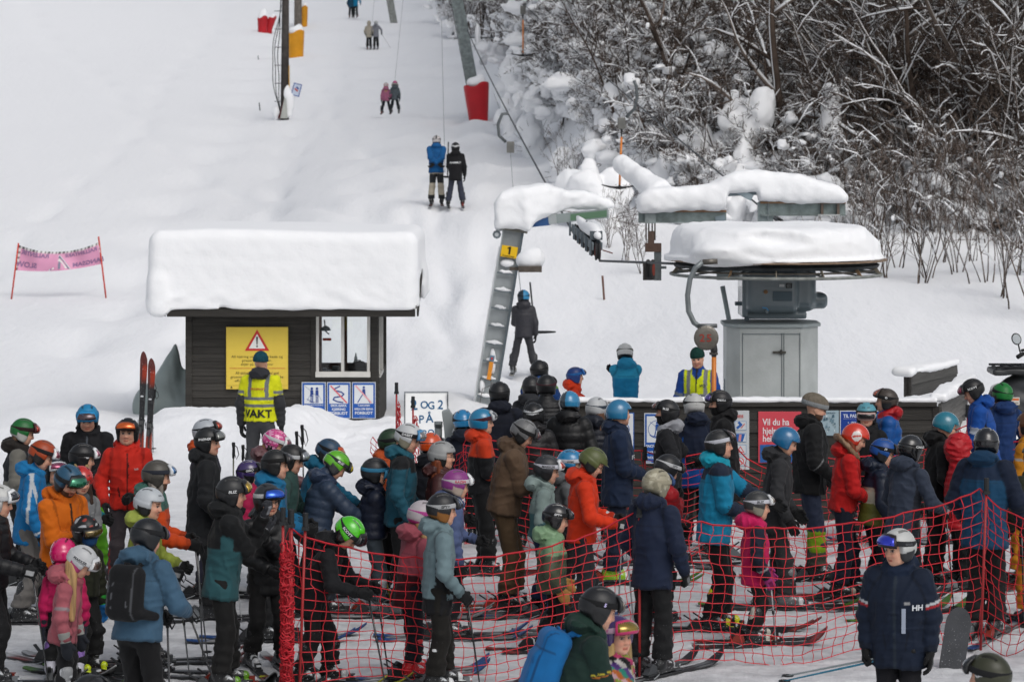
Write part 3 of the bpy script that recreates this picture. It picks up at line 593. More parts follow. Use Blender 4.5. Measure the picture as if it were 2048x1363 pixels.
def ticket_gate():
    s = 168; r = empty('ticket_gate', ((897-1024)/s, FP/s, 0), 0, 'grey curved ticket gate column with a small reader box', 'gate')
    m = MB()
    P = [(-.13+.12*math.cos(t), 0, 1.5*math.sin(t)**.9) for t in np.linspace(.02, 1.35, 12)]
    prof = [(-.08, 1.52), (.0, 1.55), (.07, 1.45), (.12, 1.2), (.145, .8), (.15, 0), (-.02, 0), (-.02, .6), (-.03, 1.0), (-.05, 1.3)]
    m.prism(prof, .16, Matrix.Translation((0, .08, 0))@Matrix.Rotation(math.pi/2, 4, 'X'), '#8b9192'); m.build('column', M['paint'], r, bevel=.01)
    k = MB(); k.box((-.2, -.09, .2), (-.03, .05, 1.2), '#9a9fa0'); k.build('housing', M['paint'], r, bevel=.02)
    k = MB(); k.lathe([(.0, 0), (.045, 0), (.045, .13), (.05, .14), (.05, .2), (0, .201)], '#7f8586', 14, Matrix.Translation((-.12, -.02, 1.2))); k.box((-.155, -.075, 1.33), (-.085, -.06, 1.37), '#2c3032'); k.build('reader', M['plastic'], r)
    k = MB(); k.prism([(-.02, 0), (.02, 0), (0, .05)], .002, plane_T((.06, -.0815, 1.28), (1, 0, 0), (0, 0, 1)), '#dfe3e4'); k.build('emblem', M['signm'], r)
ticket_gate()
# ---------------------------------------------------------------- plank barrier with its signs
def barrier():
    Y = FP/160; x0, x1 = .82, 5.275; zt = 1.47
    r = empty('plank_barrier', (x0, Y, 0), 0, 'dark plank barrier with snow along its top, behind the queue', 'barrier')
    m = MB(); planks(m, 0, x1-x0, -.1, zt-.05, 0, pitch=.165, th=.02)
    m.box((0, .001, -.1), (x1-x0, .03, zt-.05), '#2f2d2b')
    for x in (0, 1.4, 2.9, 4.3): m.box((x, .03, -.1), (x+.08, .12, zt-.06), '#34312e')
    m.build('plank_wall', M['wood'], r)
    c = MB(); c.box((-.03, -.05, zt-.05), (x1-x0+.03, .13, zt), '#3a3835'); c.box((x1-x0-.02, -.028, -.1), (x1-x0+.06, -.001, zt-.051), '#33302e'); c.build('top_rail', M['wood'], r)
    def F(P): return bx(P, ((x1-x0)/2, .04, zt+.025), ((x1-x0)/2+.04, .1, .03+.0), .028)-.014*noise(P, 5, 2)-.008*noise(P, 22, 3)
    snow_cap('snow_cap', F, (-.2, -.15, zt-.02), (x1-x0+.2, .25, zt+.15), r, .022)
    # return wall towards the back right
    e = Vector(((1942-1024)/148., FP/148., 0)); a = Vector((x1+.09, Y+.05, 0)); d = e-a; L = d.length; rz = math.atan2(d.y, d.x)
    r2 = empty('plank_barrier', a, rz, 'grey weathered plank barrier running back from the corner on the right', 'barrier')
    m = MB(); planks(m, 0, L, -.1, zt-.02, 0, pitch=.165, th=.02, col='#6b6a68'); m.box((0, .001, -.1), (L, .03, zt-.03), '#5a5957'); m.build('plank_wall', M['wood'], r2)
    snow_cap('snow_cap', lambda P: bx(P, (L/2, .03, zt+.05), (L/2+.04, .12, .07), .05)-.03*noise(P, 4, 12)-.01*noise(P, 20, 13), (-.3, -.25, zt-.02), (L+.3, .35, zt+.3), r2, .03)
    # the loose snow lip and panel behind
    s = 138; a = W(1818, 745, s); b = W(1908, 783, s-6)
    r3 = empty('plank_barrier', (a.x, a.y, 0), math.atan2(b.y-a.y, b.x-a.x), 'dark plank panel half buried in snow behind the barrier corner', 'barrier'); L = math.hypot(b.x-a.x, b.y-a.y)
    m = MB(); planks(m, .05, L+.12, .2, a.z-.02, 0, pitch=.16, col='#4a4947'); m.box((0, .002, .1), (L+.12, .04, a.z-.03), '#4a4845'); m.box((0, -.03, 0), (.06, .08, a.z), '#3b3937'); m.build('plank_wall', M['wood'], r3)
    snow_cap('snow_cap', lambda P: smin(bx(P, (L/2+.06, .1, a.z+.0), (L/2+.1, .16, .055), .05), ell(P, (.1, .1, a.z+.03), (.15, .16, .08)), .1)-.04*noise(P, 4, 22)-.012*noise(P, 19, 23), (-.4, -.4, a.z-.3), (L+1, .6, a.z+.4), r3, .03)
    r4 = snow_cap('snow_heap', lambda P: smin(ell(P, (5.75, 38.3, 1.0), (.8, .5, .36)), ell(P, (5.35, 37.6, .95), (.5, .5, .34)), .3)-.05*noise(P, 5, 24)-.02*noise(P, 17, 25), (4.4, 36.6, .3), (7, 39.2, 1.7), None, .035)
    tag(r4, 'rounded heap of snow behind the right end of the barrier', 'snow heap')
    # signs
    X = lambda px: (px-1024)/160; Z = lambda py: CH-(py-YH)/160; yb = Y-.035
    G2 = 'signs on the plank barrier'
    b1, w, h = board('rule_sign', X(1222), X(1268), Z(925), Z(824), yb, '#d9dce0', 'white sign with blue edge half hidden behind the navy clad man', group=G2, border='#2356a0')
    m = MB(); disc(m, 0, h*.66, w*.62, '#1f4f9a'); disc(m, 0, h*.66, w*.56, '#d9dce0', -.008); sign_face(b1, m)
    b2, w, h = board('rule_sign', X(1288), X(1340), Z(926), Z(825), yb, SIGNB, 'blue and white snowboard sign behind the grey hooded boy', group=G2, border='#c8ccd0')
    m = MB(); poly(m, [(-w*.8, h*.42), (w*.8, h*.42), (w*.8, h*.94), (-w*.8, h*.94)], '#d9dde0')
    for i in range(24):
        a0, a1 = 6.283*i/24, 6.283*(i+1)/24; R = w*.68; stroke(m, [(R*math.cos(a0), h*.68+R*math.sin(a0)), (R*math.cos(a1), h*.68+R*math.sin(a1))], .006, '#1f4f9a')
    disc(m, 0, h*.81, .016, '#1f4f9a'); poly(m, [(-.022, h*.66), (.022, h*.66), (.024, h*.78), (-.02, h*.78)], '#1f4f9a', -.007); stroke(m, [(-.014, h*.67), (-.03, h*.55)], .014, '#1f4f9a'); stroke(m, [(.012, h*.67), (.02, h*.54)], .014, '#1f4f9a'); stroke(m, [(-.09, h*.57), (-.06, h*.54), (.08, h*.52)], .014, '#1f4f9a'); stroke(m, [(-.09, h*.83), (.01, h*.7)], .004, '#1f4f9a')
    for t, z, sz in (('SNOWBOARD', .32, .052), ('BAKRE BEIN', .205, .042), ('UNDER LØFT', .10, .042), ('LØS!', .02, .04)): add_text(m, t, sz, PT(-w*.86, h*z), '#dfe3e6', .02, 'LEFT', sx=.85)
    sign_face(b2, m)
    b3, w, h = board('rule_sign', X(1440), X(1498), Z(938), Z(820), yb, '#c3c7ca', 'grey white panel of four pictograms behind the black coated boy', group=G2)
    m = MB(); add_text(m, 'OBS! HEIS', .05, PT(0, h*.88), '#c0605a', .03)
    for i in range(4):
        z = h*(.68-.2*i); poly(m, [(.0, z-.01), (w*.8, z-.01), (w*.8, z+.105), (.0, z+.105)], '#7d9cc0'); poly(m, [(.006, z-.004), (w*.8-.006, z-.004), (w*.8-.006, z+.099), (.006, z+.099)], '#ccd0d3', -.0065); poly(m, [(-w*.8, z-.01), (-.02, z-.01), (-.02, z+.1), (-w*.8, z+.1)], '#7d9cc0', -.005)
        if i == 0: stroke(m, [(.03, z+.02), (.08, z+.06), (.05, z+.09)], .03, '#2a5fa8', -.009); stroke(m, [(.08, z+.02), (.12, z+.07)], .01, '#cc5a5a', -.011)
        if i == 1: poly(m, [(.01, z), (.1, z), (.13, z+.095), (.02, z+.095)], '#2a5fa8', -.009); stroke(m, [(.06, z+.01), (.07, z+.08)], .03, '#d08a8a', -.011)
        if i == 2: poly(m, [(.02, z+.01), (.12, z+.01), (.07, z+.09)], '#cc4444', -.009); poly(m, [(.037, z+.02), (.103, z+.02), (.07, z+.072)], '#ccd0d3', -.011)
        if i == 3: disc(m, .07, z+.048, .045, '#cc4444', -.009); disc(m, .07, z+.048, .035, '#ccd0d3', -.011); stroke(m, [(.05, z+.07), (.09, z+.02)], .01, '#cc4444', -.0125)
    sign_face(b3, m)
    b4, w, h = board('poster', X(1516), X(1602), Z(925), Z(822), yb, '#cf4a56', 'red poster with white lettering asking who needs help with the lift', group=G2)
    m = MB()
    for t, z in (('Vil du ha', .74), ('hjelp med', .57), ('heisen?', .42)): add_text(m, t, .115, PT(-w*.8, h*z), '#e9dfe0', .018, 'LEFT', sx=.82)
    poly(m, [(-w*.92, .01), (w*.92, .01), (w*.92, h*.36), (-w*.92, h*.36)], '#2b5fa0'); 
    for t, z in (('Rekk opp en hånd, så', .26), ('hjelper vi deg', .18)): add_text(m, t, .036, PT(-w*.8, h*z), '#dfe6ee', .02, 'LEFT')
    sign_face(b4, m)
    b5, w, h = board('poster', X(1640), X(1677), Z(870), Z(820), yb, '#9fb4bd', 'pale blue picture poster between the red poster and the dark blue sign', group=G2)
    rng = random.Random(5); m = MB()
    for i in range(26):
        x = rng.uniform(-w*.85, w*.6); z = rng.uniform(.02, h*.75); a = rng.uniform(.01, .035); poly(m, [(x, z), (x+a, z+a*.3), (x+a*.8, z+a*1.4), (x+a*.1, z+a*1.2)], rng.choice(['#6c8794', '#c9d6da', '#4e6a78', '#8a9ba0']), -.004-.0001*i)
    add_text(m, 'LAGANLEGG', .025, PT(0, h*.88), '#3f5b6b', .02); sign_face(b5, m)
    b6, w, h = board('rule_sign', X(1679), X(1768), Z(900), Z(820), yb, '#1c3f92', 'dark blue sign with white passenger rules behind the light blue helmet', group=G2, border='#c8ccd0')
    m = MB(); add_text(m, 'TIL PASSASJERENE', .058, PT(-w*.85, h*.83), '#d5dcea', .03, 'LEFT', sx=.9); poly(m, [(-w*.85, h*.795), (w*.8, h*.795), (w*.8, h*.80), (-w*.85, h*.80)], '#d5dcea')
    for i, t in enumerate(['SIKK-SAKK KJØRING', 'I SKITREKKET ER', 'FORBUDT', '', 'SLIPP IKKE T-KROKEN', 'FØR DU ER OPPE', '', 'HOLD HEISTRASEEN', 'FRI FOR SNØ']): add_text(m, t, .034, PT(-w*.5, h*(.68-.075*i)), '#c5cfe4', .03, 'LEFT')
    disc(m, -w*.62, h*.7, .007, '#d5dcea'); disc(m, -w*.62, h*.4, .007, '#d5dcea'); sign_face(b6, m)
barrier()
# ---------------------------------------------------------------- first pylon
STEEL = '#a6acae'
def pylon():
    s = 115; base = Vector(((965-1024)/s, FP/s, -.1)); top = Vector(((1025-1024)/s, FP/s, CH-(462-YH)/s))
    r = empty('lift_pylon', (base.x, base.y, 0), 0, 'grey leaning ladder pylon with a yellow number plate and snow piled on its arm', 'pylon')
    b = base-Vector((base.x, base.y, 0)); t = top-Vector((base.x, base.y, 0)); ax = (t-b).normalized(); X = Vector((1, 0, 0)); L = (t-b).length
    side = (X-ax*X.dot(ax)).normalized(); T = Matrix((side, ax.cross(side), ax)).transposed().to_4x4(); T.translation = b
    m = MB(); m.box((-.155, .0, 0), (.155, .03, L), STEEL, T)
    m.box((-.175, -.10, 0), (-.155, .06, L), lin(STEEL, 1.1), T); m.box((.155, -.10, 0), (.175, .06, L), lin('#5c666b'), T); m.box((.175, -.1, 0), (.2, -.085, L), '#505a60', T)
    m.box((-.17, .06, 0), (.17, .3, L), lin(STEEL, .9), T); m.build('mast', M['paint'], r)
    zz = [.35+.31*i for i in range(9)]
    for z in zz: k = MB(); k.box((-.153, -.09, z), (.153, -.06, z+.03), '#6d777c', T); k.build('rung', M['paint'], r)
    rng = np.random.default_rng(4)
    sn = MB()
    for i, z in enumerate(zz):
        w = rng.uniform(.09, .15); P = [(x, -.075, z+.035+rng.uniform(0, .02)) for x in np.linspace(-w, w, 7)]; P = np.array([tuple(T@Vector(p)) for p in P]); sn.tube(P, [.012, .026, .03, .026+.02*rng.random(), .03, .02, .01], (.86, .87, .885), 6)
    for (x, z, a, b_) in ((.02, 1.0, .06, .22), (-.1, .55, .05, .12), (.0, 2.72, .13, .07)): sphere(sn, tuple(T@Vector((x, -.04, z))), (a, .05, b_), (.86, .87, .885), rng, 12, 10, .08)
    sn.tube([tuple(T@Vector((-.19, -.05, z))) for z in np.linspace(.2, L-.3, 14)], [.012+.01*rng.random() for _ in range(14)], (.86, .87, .885), 5)
    sn.build('rung_snow', M['snow'], r, True)
    k = MB(); k.box((-.24, -.14, L), (.26, .34, L+.04), '#6b6a62', T); k.tube([tuple(T@Vector((-.26, -.1, L-.1))), tuple(T@Vector((-.26, .06, L-.1)))], .075, '#6d777c', 8); k.tube([tuple(T@Vector((-.26, -.11, L-.1))), tuple(T@Vector((-.26, -.09, L-.1)))], .035, '#c8ccce', 10); k.build('head_plate', M['paint'], r)
    # number plate
    q = MB(); q.box((-.14, -.125, L-.46), (.14, -.115, L-.26), '#e0b400', T); n1 = q.build('number_plate', M['signm'], r, bevel=.002)
    q = MB(); T2 = T@Matrix.Rotation(math.pi/2, 4, 'X'); q.prism([(-.012, -.06), (.022, -.06), (.022, .075), (-.004, .075), (-.04, .045), (-.03, .028), (-.012, .04)], .002, T@Matrix.Translation((0, -.127, L-.345))@Matrix.Rotation(math.pi/2, 4, 'X'), '#1a1a12'); add_text(q, 'Doppelmayr', .042, T@Matrix.Translation((0, -.128, L-.448))@Matrix.Rotation(math.pi/2, 4, 'X'), '#1a1a12', .02); q.build('lettering', M['signm'], n1)
    q = MB(); q.box((-.04, -.13, 1.0), (.04, -.07, 1.1), '#5f7f95', T); q.box((-.035, -.14, .68), (.035, -.12, .99), '#e0902a', T); q.lathe([(0, 0), (.02, 0), (.02, .02), (0, .021)], '#c03030', 10, T@Matrix.Translation((0, -.13, 1.05))@Matrix.Rotation(math.pi/2, 4, 'X')); q.tube([tuple(T@Vector(p)) for p in ((.03, -.12, .7), (.06, -.12, .6), (0, -.12, .55), (-.08, -.1, .5), (-.09, -.1, .1))], .006, '#55504a', 5); q.build('switch_box', M['plastic'], r)
    # arm
    O = Vector((base.x, base.y, 0)); a = t+Vector((-.1, .1, .12)); e = W(1222, 431, 119)-O; e.y = a.y-.3
    k = MB(); mid1 = a.lerp(e, .42); mid2 = a.lerp(e, .5); k.beam(a, mid1, .16, .2, '#2f5688'); k.beam(mid1, mid2, .17, .17, '#a5abac'); k.beam(mid2, e, .16, .16, '#8d9796'); k.build('arm', M['paint'], r)
    k = MB(); pa, pb = a.lerp(e, .63), a.lerp(e, .985); d = (pb-pa); k.prism([(0, -.055), (d.length, -.055), (d.length, .055), (0, .055)], .004, plane_T(pa+Vector((0, -.0875, 0)), d, (0, 0, 1)), '#5a7a60'); k.build('arm_panel', M['signm'], r)
    def F(P):
        X3 = lambda px: (px-1024)/116-O.x; Z3 = lambda py: CH-(py-YH)/116; x = P[:, 0]
        top = np.interp(x, [X3(q) for q in (990, 1003, 1030, 1062, 1092, 1130, 1180, 1222, 1236)], [Z3(q) for q in (404, 388, 380, 374, 369, 379, 386, 398, 412)])
        bot = np.interp(x, [X3(q) for q in (990, 1058, 1068, 1085, 1130, 1236)], [Z3(q) for q in (462, 461, 447, 436, 420, 421)]); wd = np.interp(x, [X3(1050), X3(1110)], [.34, .2])
        f = smax(smax(P[:, 2]-top, bot-P[:, 2], .06), np.abs(P[:, 1]-.03)-wd, .16); f = smax(f, np.maximum(X3(990)-x, x-X3(1236)), .08)
        return f-.045*noise(P, 5, 31)-.026*noise(P, 14, 32)-.018*np.maximum(noise(P, 30, 33), -.1)
    snow_cap('snow_load', F, (a.x-.7, -.9, t.z-.3), (e.x+.5, .9, t.z+1.1), r, .028)
    # bracket platform
    p = W(1060, 537, 117)-O; k = MB(); k.box((p.x-.2, p.y-.25, p.z-.05), (p.x+.2, p.y+.2, p.z+.05), '#5b544d'); k.beam((p.x-.35, p.y, p.z), (p.x-.1, p.y, p.z), .06, .06, '#5b544d'); k.build('bracket', M['rust'], r)
    snow_cap('bracket_snow', lambda P: smin(ell(P, (p.x+.0, p.y, p.z+.14), (.24, .25, .17)), ell(P, (p.x+.06, p.y, p.z+.22), (.15, .2, .14)), .1)-.012*noise(P, 12, 35), (p.x-.4, p.y-.5, p.z-.1), (p.x+.4, p.y+.5, p.z+.5), r, .025)
    # sheave train
    n = 6; A = W(1193, 500, 124)-O; B = W(1152, 462, 117)-O; k = MB(); wl = MB(); dv = (B-A); dn = dv.normalized()
    k.beam(A+Vector((-.06, -.05, .06)), B+Vector((-.06, .05, .06)), .03, .12, '#6d777c'); k.beam(A+Vector((.08, -.05, .06)), B+Vector((.08, .05, .06)), .03, .12, '#59636a')
    for i in range(n):
        c = A.lerp(B, i/(n-1)); x = Vector((1, 0, 0)); wl = MB(); wl.lathe([(.02, -.045), (.14, -.045), (.145, -.02), (.12, 0), (.145, .02), (.14, .045), (.02, .045)], '#2b2b2d', 20, Matrix.Translation(c+Vector((.02, 0, -.02)))@Matrix.Rotation(math.pi/2, 4, 'Y')@Matrix.Rotation(0, 4, 'X'))
        wl.lathe([(0, -.05), (.08, -.05), (.08, .05), (0, .051)], '#8c3226' if i == 0 else '#5d666b', 14, Matrix.Translation(c+Vector((.02, 0, -.02)))@Matrix.Rotation(math.pi/2, 4, 'Y'))
        wl.build('sheave', M['rubber'], r)
        k.box(tuple(c+Vector((-.12, -.03, -.08))), tuple(c+Vector((-.085, .03, .16))), '#59636a')
    k.box(tuple(A+Vector((-.1, .1, .16))), tuple(A+Vector((.1, .3, .3))), '#4d565c'); m1 = A.lerp(B, .5); k.beam(m1+Vector((0, 0, .1)), Vector((m1.x+.06, m1.y, e.z-.08)), .09, .12, '#6d777c')
    k.beam(A+Vector((.1, 0, 0)), A+Vector((.26, 0, -.05)), .02, .02, '#6b4038'); st = k.build('sheave_frame', M['paint'], r)
    sn = MB(); sn.tube([tuple(A.lerp(B, q)+Vector((.03, 0, .22+.03*math.sin(7*q)))) for q in np.linspace(-.02, 1, 8)], [.04, .1, .12, .11, .1, .09, .07, .03], (.86, .87, .885), 8); sn.build('sheave_snow', M['snow'], r, True)
    return O+A, O+B
PA, PB = pylon()
# ---------------------------------------------------------------- drive station
def station():
    s = 143; C = Vector(((1541-1024)/s, FP/s, 0)); r = empty('drive_station', C, 0, 'grey ski lift drive station with a snow topped bull wheel over an octagonal cabinet', 'lift machinery')
    X = lambda px, q=s: (px-1024)/q-C.x
    Z = lambda py, q=s: CH-(py-YH)/q
    R = .64; oc = [(-.64, .3), (-.64, -.3), (-.47, -.56), (.38, -.56), (.64, -.22), (.64, .3), (.4, .56), (-.4, .56)]
    m = MB(); m.prism(oc, 2.15, Matrix.Identity(4), '#b2b7b6'); cab = m.build('cabinet', M['paint'], r, bevel=.008)
    m = MB(); yf = -.566
    for x in (.10, .13, -.44, .35): m.box((x, yf-.004, .05), (x+.008, yf+.004, 2.08), '#5d676b')
    for z in (.12, 2.06): m.box((-.44, yf-.004, z), (.35, yf+.004, z+.01), '#6d777b')
    m.box((-.02, yf-.02, 1.80), (.16, yf, 1.83), '#4c4a44'); m.box((.08, yf-.03, 1.785), (.11, yf, 1.85), '#3b3a36')
    m.build('door_latch', M['paint'], r)
    m = MB(); sc = [(-.35, .95), (-.28, .98), (-.31, .88), (-.25, .82), (-.33, .83), (-.34, .9)]; T = plane_T((.07, yf+.001, 0), (1, 0, 0), (0, 0, 1))
    m.prism([(-.33, .98), (-.3, 1.0), (-.305, .9), (-.26, .87), (-.29, .82), (-.32, .84), (-.34, .9)], .003, T, '#3b3f41'); m.prism([(-.33, .79), (-.27, .78), (-.26, .71), (-.29, .69), (-.33, .74)], .003, T, '#50565a')
    m.box((-.645, -.06, .35), (-.60, .06, 1.4), '#7a8487'); m.build('paint_damage', M['rust'], cab)
    m = MB(); oc2 = [(x*1.06, y*1.06) for x, y in oc]; m.prism(oc2, .05, Matrix.Translation((0, 0, 2.15)), '#98a1a2'); m.build('cabinet_top', M['paint'], r, bevel=.01)
    gz = lambda py: Z(py)
    def F(P):
        f = bx(P, (X(1540), 0, gz(580)), (.36, .42, .30), .09)
        f = smin(f, bx(P, (X(1598), .02, gz(575)), (.22, .34, .32), .13), .03); f = smin(f, bx(P, (X(1630), 0, gz(600)), (.16, .24, .11), .08), .03)
        f = smin(f, bx(P, (X(1487), .06, gz(585)), (.045, .40, .33), .02), .012); f = smin(f, bx(P, (X(1550), .05, gz(628)), (.42, .3, .05), .02), .01)
        f = smin(f, rcone(P, (X(1500), 0, gz(537)), (X(1600), 0, gz(537)), .07, .07), .02)
        return smax(f, -(np.abs(P[:, 0]-X(1583))-.004+0*f+np.maximum(.0, -P[:, 1]-2)), .01) if False else f
    sdf_obj('gearbox', F, (-.75, -.7, 2.0), (.95, .7, 3.15), .022, M['gloss'], '#7b8990', r)
    m = MB(); m.box((X(1540), -.435, gz(598)), (X(1578), -.42, gz(579)), '#4a5a63'); m.box((X(1566), -.432, gz(573)), (X(1578), -.421, gz(563)), '#17191b'); m.box((X(1553), -.432, gz(570)), (X(1563), -.421, gz(565)), '#c4c8ca')
    for i in range(4): m.box((X(1568), -.434, gz(571.5-2*i)), (X(1576), -.431, gz(570.8-2*i)), '#9aa0a3')
    m.lathe([(0, 0), (.03, 0), (.03, .02), (0, .021)], '#7b5a3a', 12, Matrix.Translation((X(1526), -.42, gz(580)))@Matrix.Rotation(math.pi/2, 4, 'X'))
    m.tube([(X(1519), -.45, gz(611)), (X(1527), -.46, gz(612)), (X(1531), -.46, gz(617))], .008, '#3f8fc4', 5); m.lathe([(0, 0), (.022, 0), (.022, .05), (0, .051)], '#6e7a80', 10, Matrix.Translation((X(1528), -.42, gz(619)))@Matrix.Rotation(math.pi/2, 4, 'X'))
    for py in (541, 634): m.lathe([(0, 0), (.035, 0), (.035, .03), (0, .031)], '#3a464d', 8, Matrix.Translation((X(1489), -.36, gz(py)))@Matrix.Rotation(math.pi/2, 4, 'X'))
    m.box((X(1470), -.1, gz(610)), (X(1482), .05, gz(603)), '#5a6a72'); m.build('gearbox_fittings', M['paint'], r)
    wz = gz(520); wc = Vector((X(1552), 0, 0)); T0 = Matrix.Translation(wc)
    m = MB(); m.lathe([(.12, wz-.2), (.2, wz-.14), (.3, wz-.06), (1.36, wz-.05), (1.42, wz-.09), (1.44, wz-.05), (1.40, wz-.03), (1.42, wz-.01), (1.40, wz+.0), (.1, wz+.0)], '#3d4144', 64, T0); m.build('bull_wheel', M['rust'], r)
    m = MB(); m.lathe([(.1, wz+.002), (1.54, wz+.002), (1.545, wz+.012), (1.54, wz+.022), (.1, wz+.03)], '#8a7664', 64, T0); m.build('cover_plate', M['rust'], r)
    m = MB(); rz = wz-.19; rr = 1.47; P = [(wc.x+rr*math.cos(a), rr*math.sin(a), rz) for a in np.linspace(0, 2*math.pi, 65)]; m.tube(P, .022, '#8b8f8c', 8)
    P = [(wc.x+(rr-.12)*math.cos(a), (rr-.12)*math.sin(a), rz+.06) for a in np.linspace(0, 2*math.pi, 65)]; m.tube(P, .014, '#6f6a62', 6)
    for i in range(14):
        a = 2*math.pi*(i+.3)/14; c_, s_ = math.cos(a), math.sin(a); m.beam((wc.x+rr*c_, rr*s_, rz), (wc.x+(rr-.13)*c_, (rr-.13)*s_, wz-.01), .05, .012, '#8d8678' if i % 3 else '#9a7f62', up=(-s_, c_, 0))
        m.beam((wc.x+.3*c_, .3*s_, wz-.06), (wc.x+(rr-.02)*c_, (rr-.02)*s_, rz+.02), .04, .02, '#6a6f70')
    m.build('guard_ring', M['rust'], r)
    def Fs(P):
        q = P-np.array([wc.x, 0, 0]); rad = np.hypot(q[:, 0]+.02, q[:, 1]); ang = np.arctan2(q[:, 1], q[:, 0])
        top = wz+.50-.05*q[:, 0]*.3-.1*sst(1.15, 1.35, q[:, 0])-.05*np.exp(-((q[:, 0]+.15)**2+(q[:, 1]+.6)**2)/.12)
        f = smax(rad-(1.47+.03*np.sin(3*ang+1)), P[:, 2]-top, .32); f = smax(f, wz+.03-P[:, 2], .03)
        thin = smax(rad-1.53, np.abs(P[:, 2]-wz-.04)-.025, .02); f = smin(f, thin, .04)
        d = ell(P, (wc.x-.18, -1.42, wz+.36), (.34, .14, .10)); f = smax(f, -d, .08); f = smin(f, ell(P, (wc.x-.75, -1.1, wz+.15), (.42, .4, .16)), .12)
        return f-.03*noise(P, 3, 41)-.014*noise(P*np.array([.5, .5, 3.5]), 9, 42)-.016*np.maximum(noise(P, 24, 43), -.1)
    snow_cap('snow_cake', Fs, (wc.x-1.7, -1.7, wz-.05), (wc.x+1.7, 1.7, wz+.75), r, .03)
    # beams above the wheel
    q = 136; X2 = lambda px: (px-1024)/q-C.x; Z2 = lambda py: CH-(py-YH)/q; yb = FP/q-C.y
    def ibeam(name, x0, x1, z0, z1):
        m = MB(); m.box((x0, yb-.06, z0), (x1, yb+.06, z1), '#84908f'); m.box((x0, yb-.1, z1-.02), (x1, yb+.1, z1+.005), '#8a6a50'); m.box((x0, yb-.1, z0-.01), (x1, yb+.1, z0+.012), '#7c8686'); m.build(name, M['rust'], r)
    ibeam('beam', X2(1277), X2(1452), Z2(444), Z2(421)); ibeam('beam', X2(1520), X2(1690), Z2(430), Z2(404))
    m = MB(); m.box((X2(1516), yb-.05, Z2(520)), (X2(1546), yb+.1, Z2(404)), '#7f8b8c'); m.tube([(X2(1535), yb-.09, Z2(440)), (X2(1536), yb-.09, Z2(395)), (X2(1540), yb-.09, Z2(390))], .012, '#6d7779', 5)
    m.build('bracket', M['paint'], r); m = MB()
    for px in (1640, 1672): m.box((X2(px), yb-.14, Z2(431)), (X2(px+5), yb+.14, Z2(400)), '#5e5148')
    m.box((X2(1634), yb-.15, Z2(402)), (X2(1678), yb+.15, Z2(399)), '#5e5148'); m.box((X2(1634), yb-.15, Z2(431)), (X2(1678), yb+.15, Z2(428)), '#a5a8a8')
    m.build('bracket', M['paint'], r); m = MB()
    m.beam((X2(1446), yb, Z2(388)), (X2(1512), yb, Z2(385)), .16, .07, '#6f7d84'); m.beam((X2(1476), yb-.1, Z2(382)), (X2(1503), yb-.12, Z2(396)), .03, .09, '#8b99a0'); m.build('bracket', M['paint'], r); m = MB(); m.beam((X2(1430), yb, Z2(440)), (X2(1450), yb, Z2(436)), .2, .1, '#6f7d84')
    m.build('bracket', M['paint'], r)
    def Fb(P):
        x = P[:, 0]; top = np.interp(x, [X2(q) for q in (1278, 1296, 1340, 1410, 1440, 1470, 1515, 1560, 1600, 1640, 1675, 1692)], [Z2(q) for q in (392, 380, 375, 371, 356, 344, 339, 343, 352, 365, 373, 388)])
        bot = np.interp(x, [X2(q) for q in (1278, 1436, 1452, 1454, 1514, 1516, 1692)], [Z2(q) for q in (421, 421, 412, 385, 384, 404, 404)])
        f = smax(smax(P[:, 2]-top, bot-P[:, 2], .05), np.abs(P[:, 1]-yb)-.24, .18); f = smax(f, np.maximum(X2(1277)-x, x-X2(1693)), .10)
        f = smin(f, rcone(P, (X2(1252), yb+1.0, Z2(332)), (X2(1318), yb+.2, Z2(385)), .14, .19), .08)
        return f-.035*noise(P, 4, 51)-.02*noise(P, 13, 52)-.014*np.maximum(noise(P, 30, 53), -.1)
    snow_cap('beam_snow', Fb, (X2(1225), yb-.6, Z2(450)), (X2(1710), yb+1.5, Z2(300)), r, .03)
    m = MB(); m.beam((X2(1255), yb+1.0, Z2(345)), (X2(1318), yb+.1, Z2(405)), .08, .08, '#7a858b'); m.build('brace', M['paint'], r)
    # hanging guide sheave
    m = MB(); m.box((X2(1289), yb-.12, Z2(446)), (X2(1311), yb+.12, Z2(414)), '#8b9494')
    for dx in (-.06, -.02, .03, .07): m.tube([(X2(1300)+dx, yb-.05, Z2(414)), (X2(1300)+dx, yb-.05, Z2(480))], .011, '#4b4540', 6)
    m.box((X2(1296), yb-.08, Z2(500)), (X2(1308), yb+.04, Z2(462)), '#5a4a42'); m.box((X2(1290), yb-.12, Z2(503)), (X2(1322), yb+.02, Z2(486)), '#57453d'); m.box((X2(1308), yb-.1, Z2(560)), (X2(1322), yb+.0, Z2(486)), '#62686a'); m.box((X2(1286), yb-.02, Z2(560)), (X2(1322), yb+.03, Z2(525)), '#55504c')
    m.tube([(X2(1322), yb-.1, Z2(534)), (X2(1332), yb-.1, Z2(534))], .02, '#5f6668', 6)
    m.build('sheave_bracket', M['rust'], r)
    m = MB(); T = Matrix.Translation((X2(1300), yb-.13, Z2(538)))@Matrix.Rotation(math.pi/2, 4, 'Y')@Matrix.Rotation(.3, 4, 'X'); m.lathe([(.03, -.05), (.145, -.05), (.15, -.03), (.12, 0), (.15, .03), (.145, .05), (.03, .05)], '#2e2c2c', 24, T); m.lathe([(0, -.055), (.09, -.055), (.09, .055), (0, .056)], '#8a3a2c', 16, T); m.build('sheave', M['rubber'], r)
    # hanger with its reel, on the wheel
    sh = 150; o_ = C; h = empty('tow_hanger', (0, 0, 0), 0, 'curved steel hanger and reel painted 25 with an orange tow pole, on the bull wheel', 'tow hanger', 'T-bar hangers of the lift')
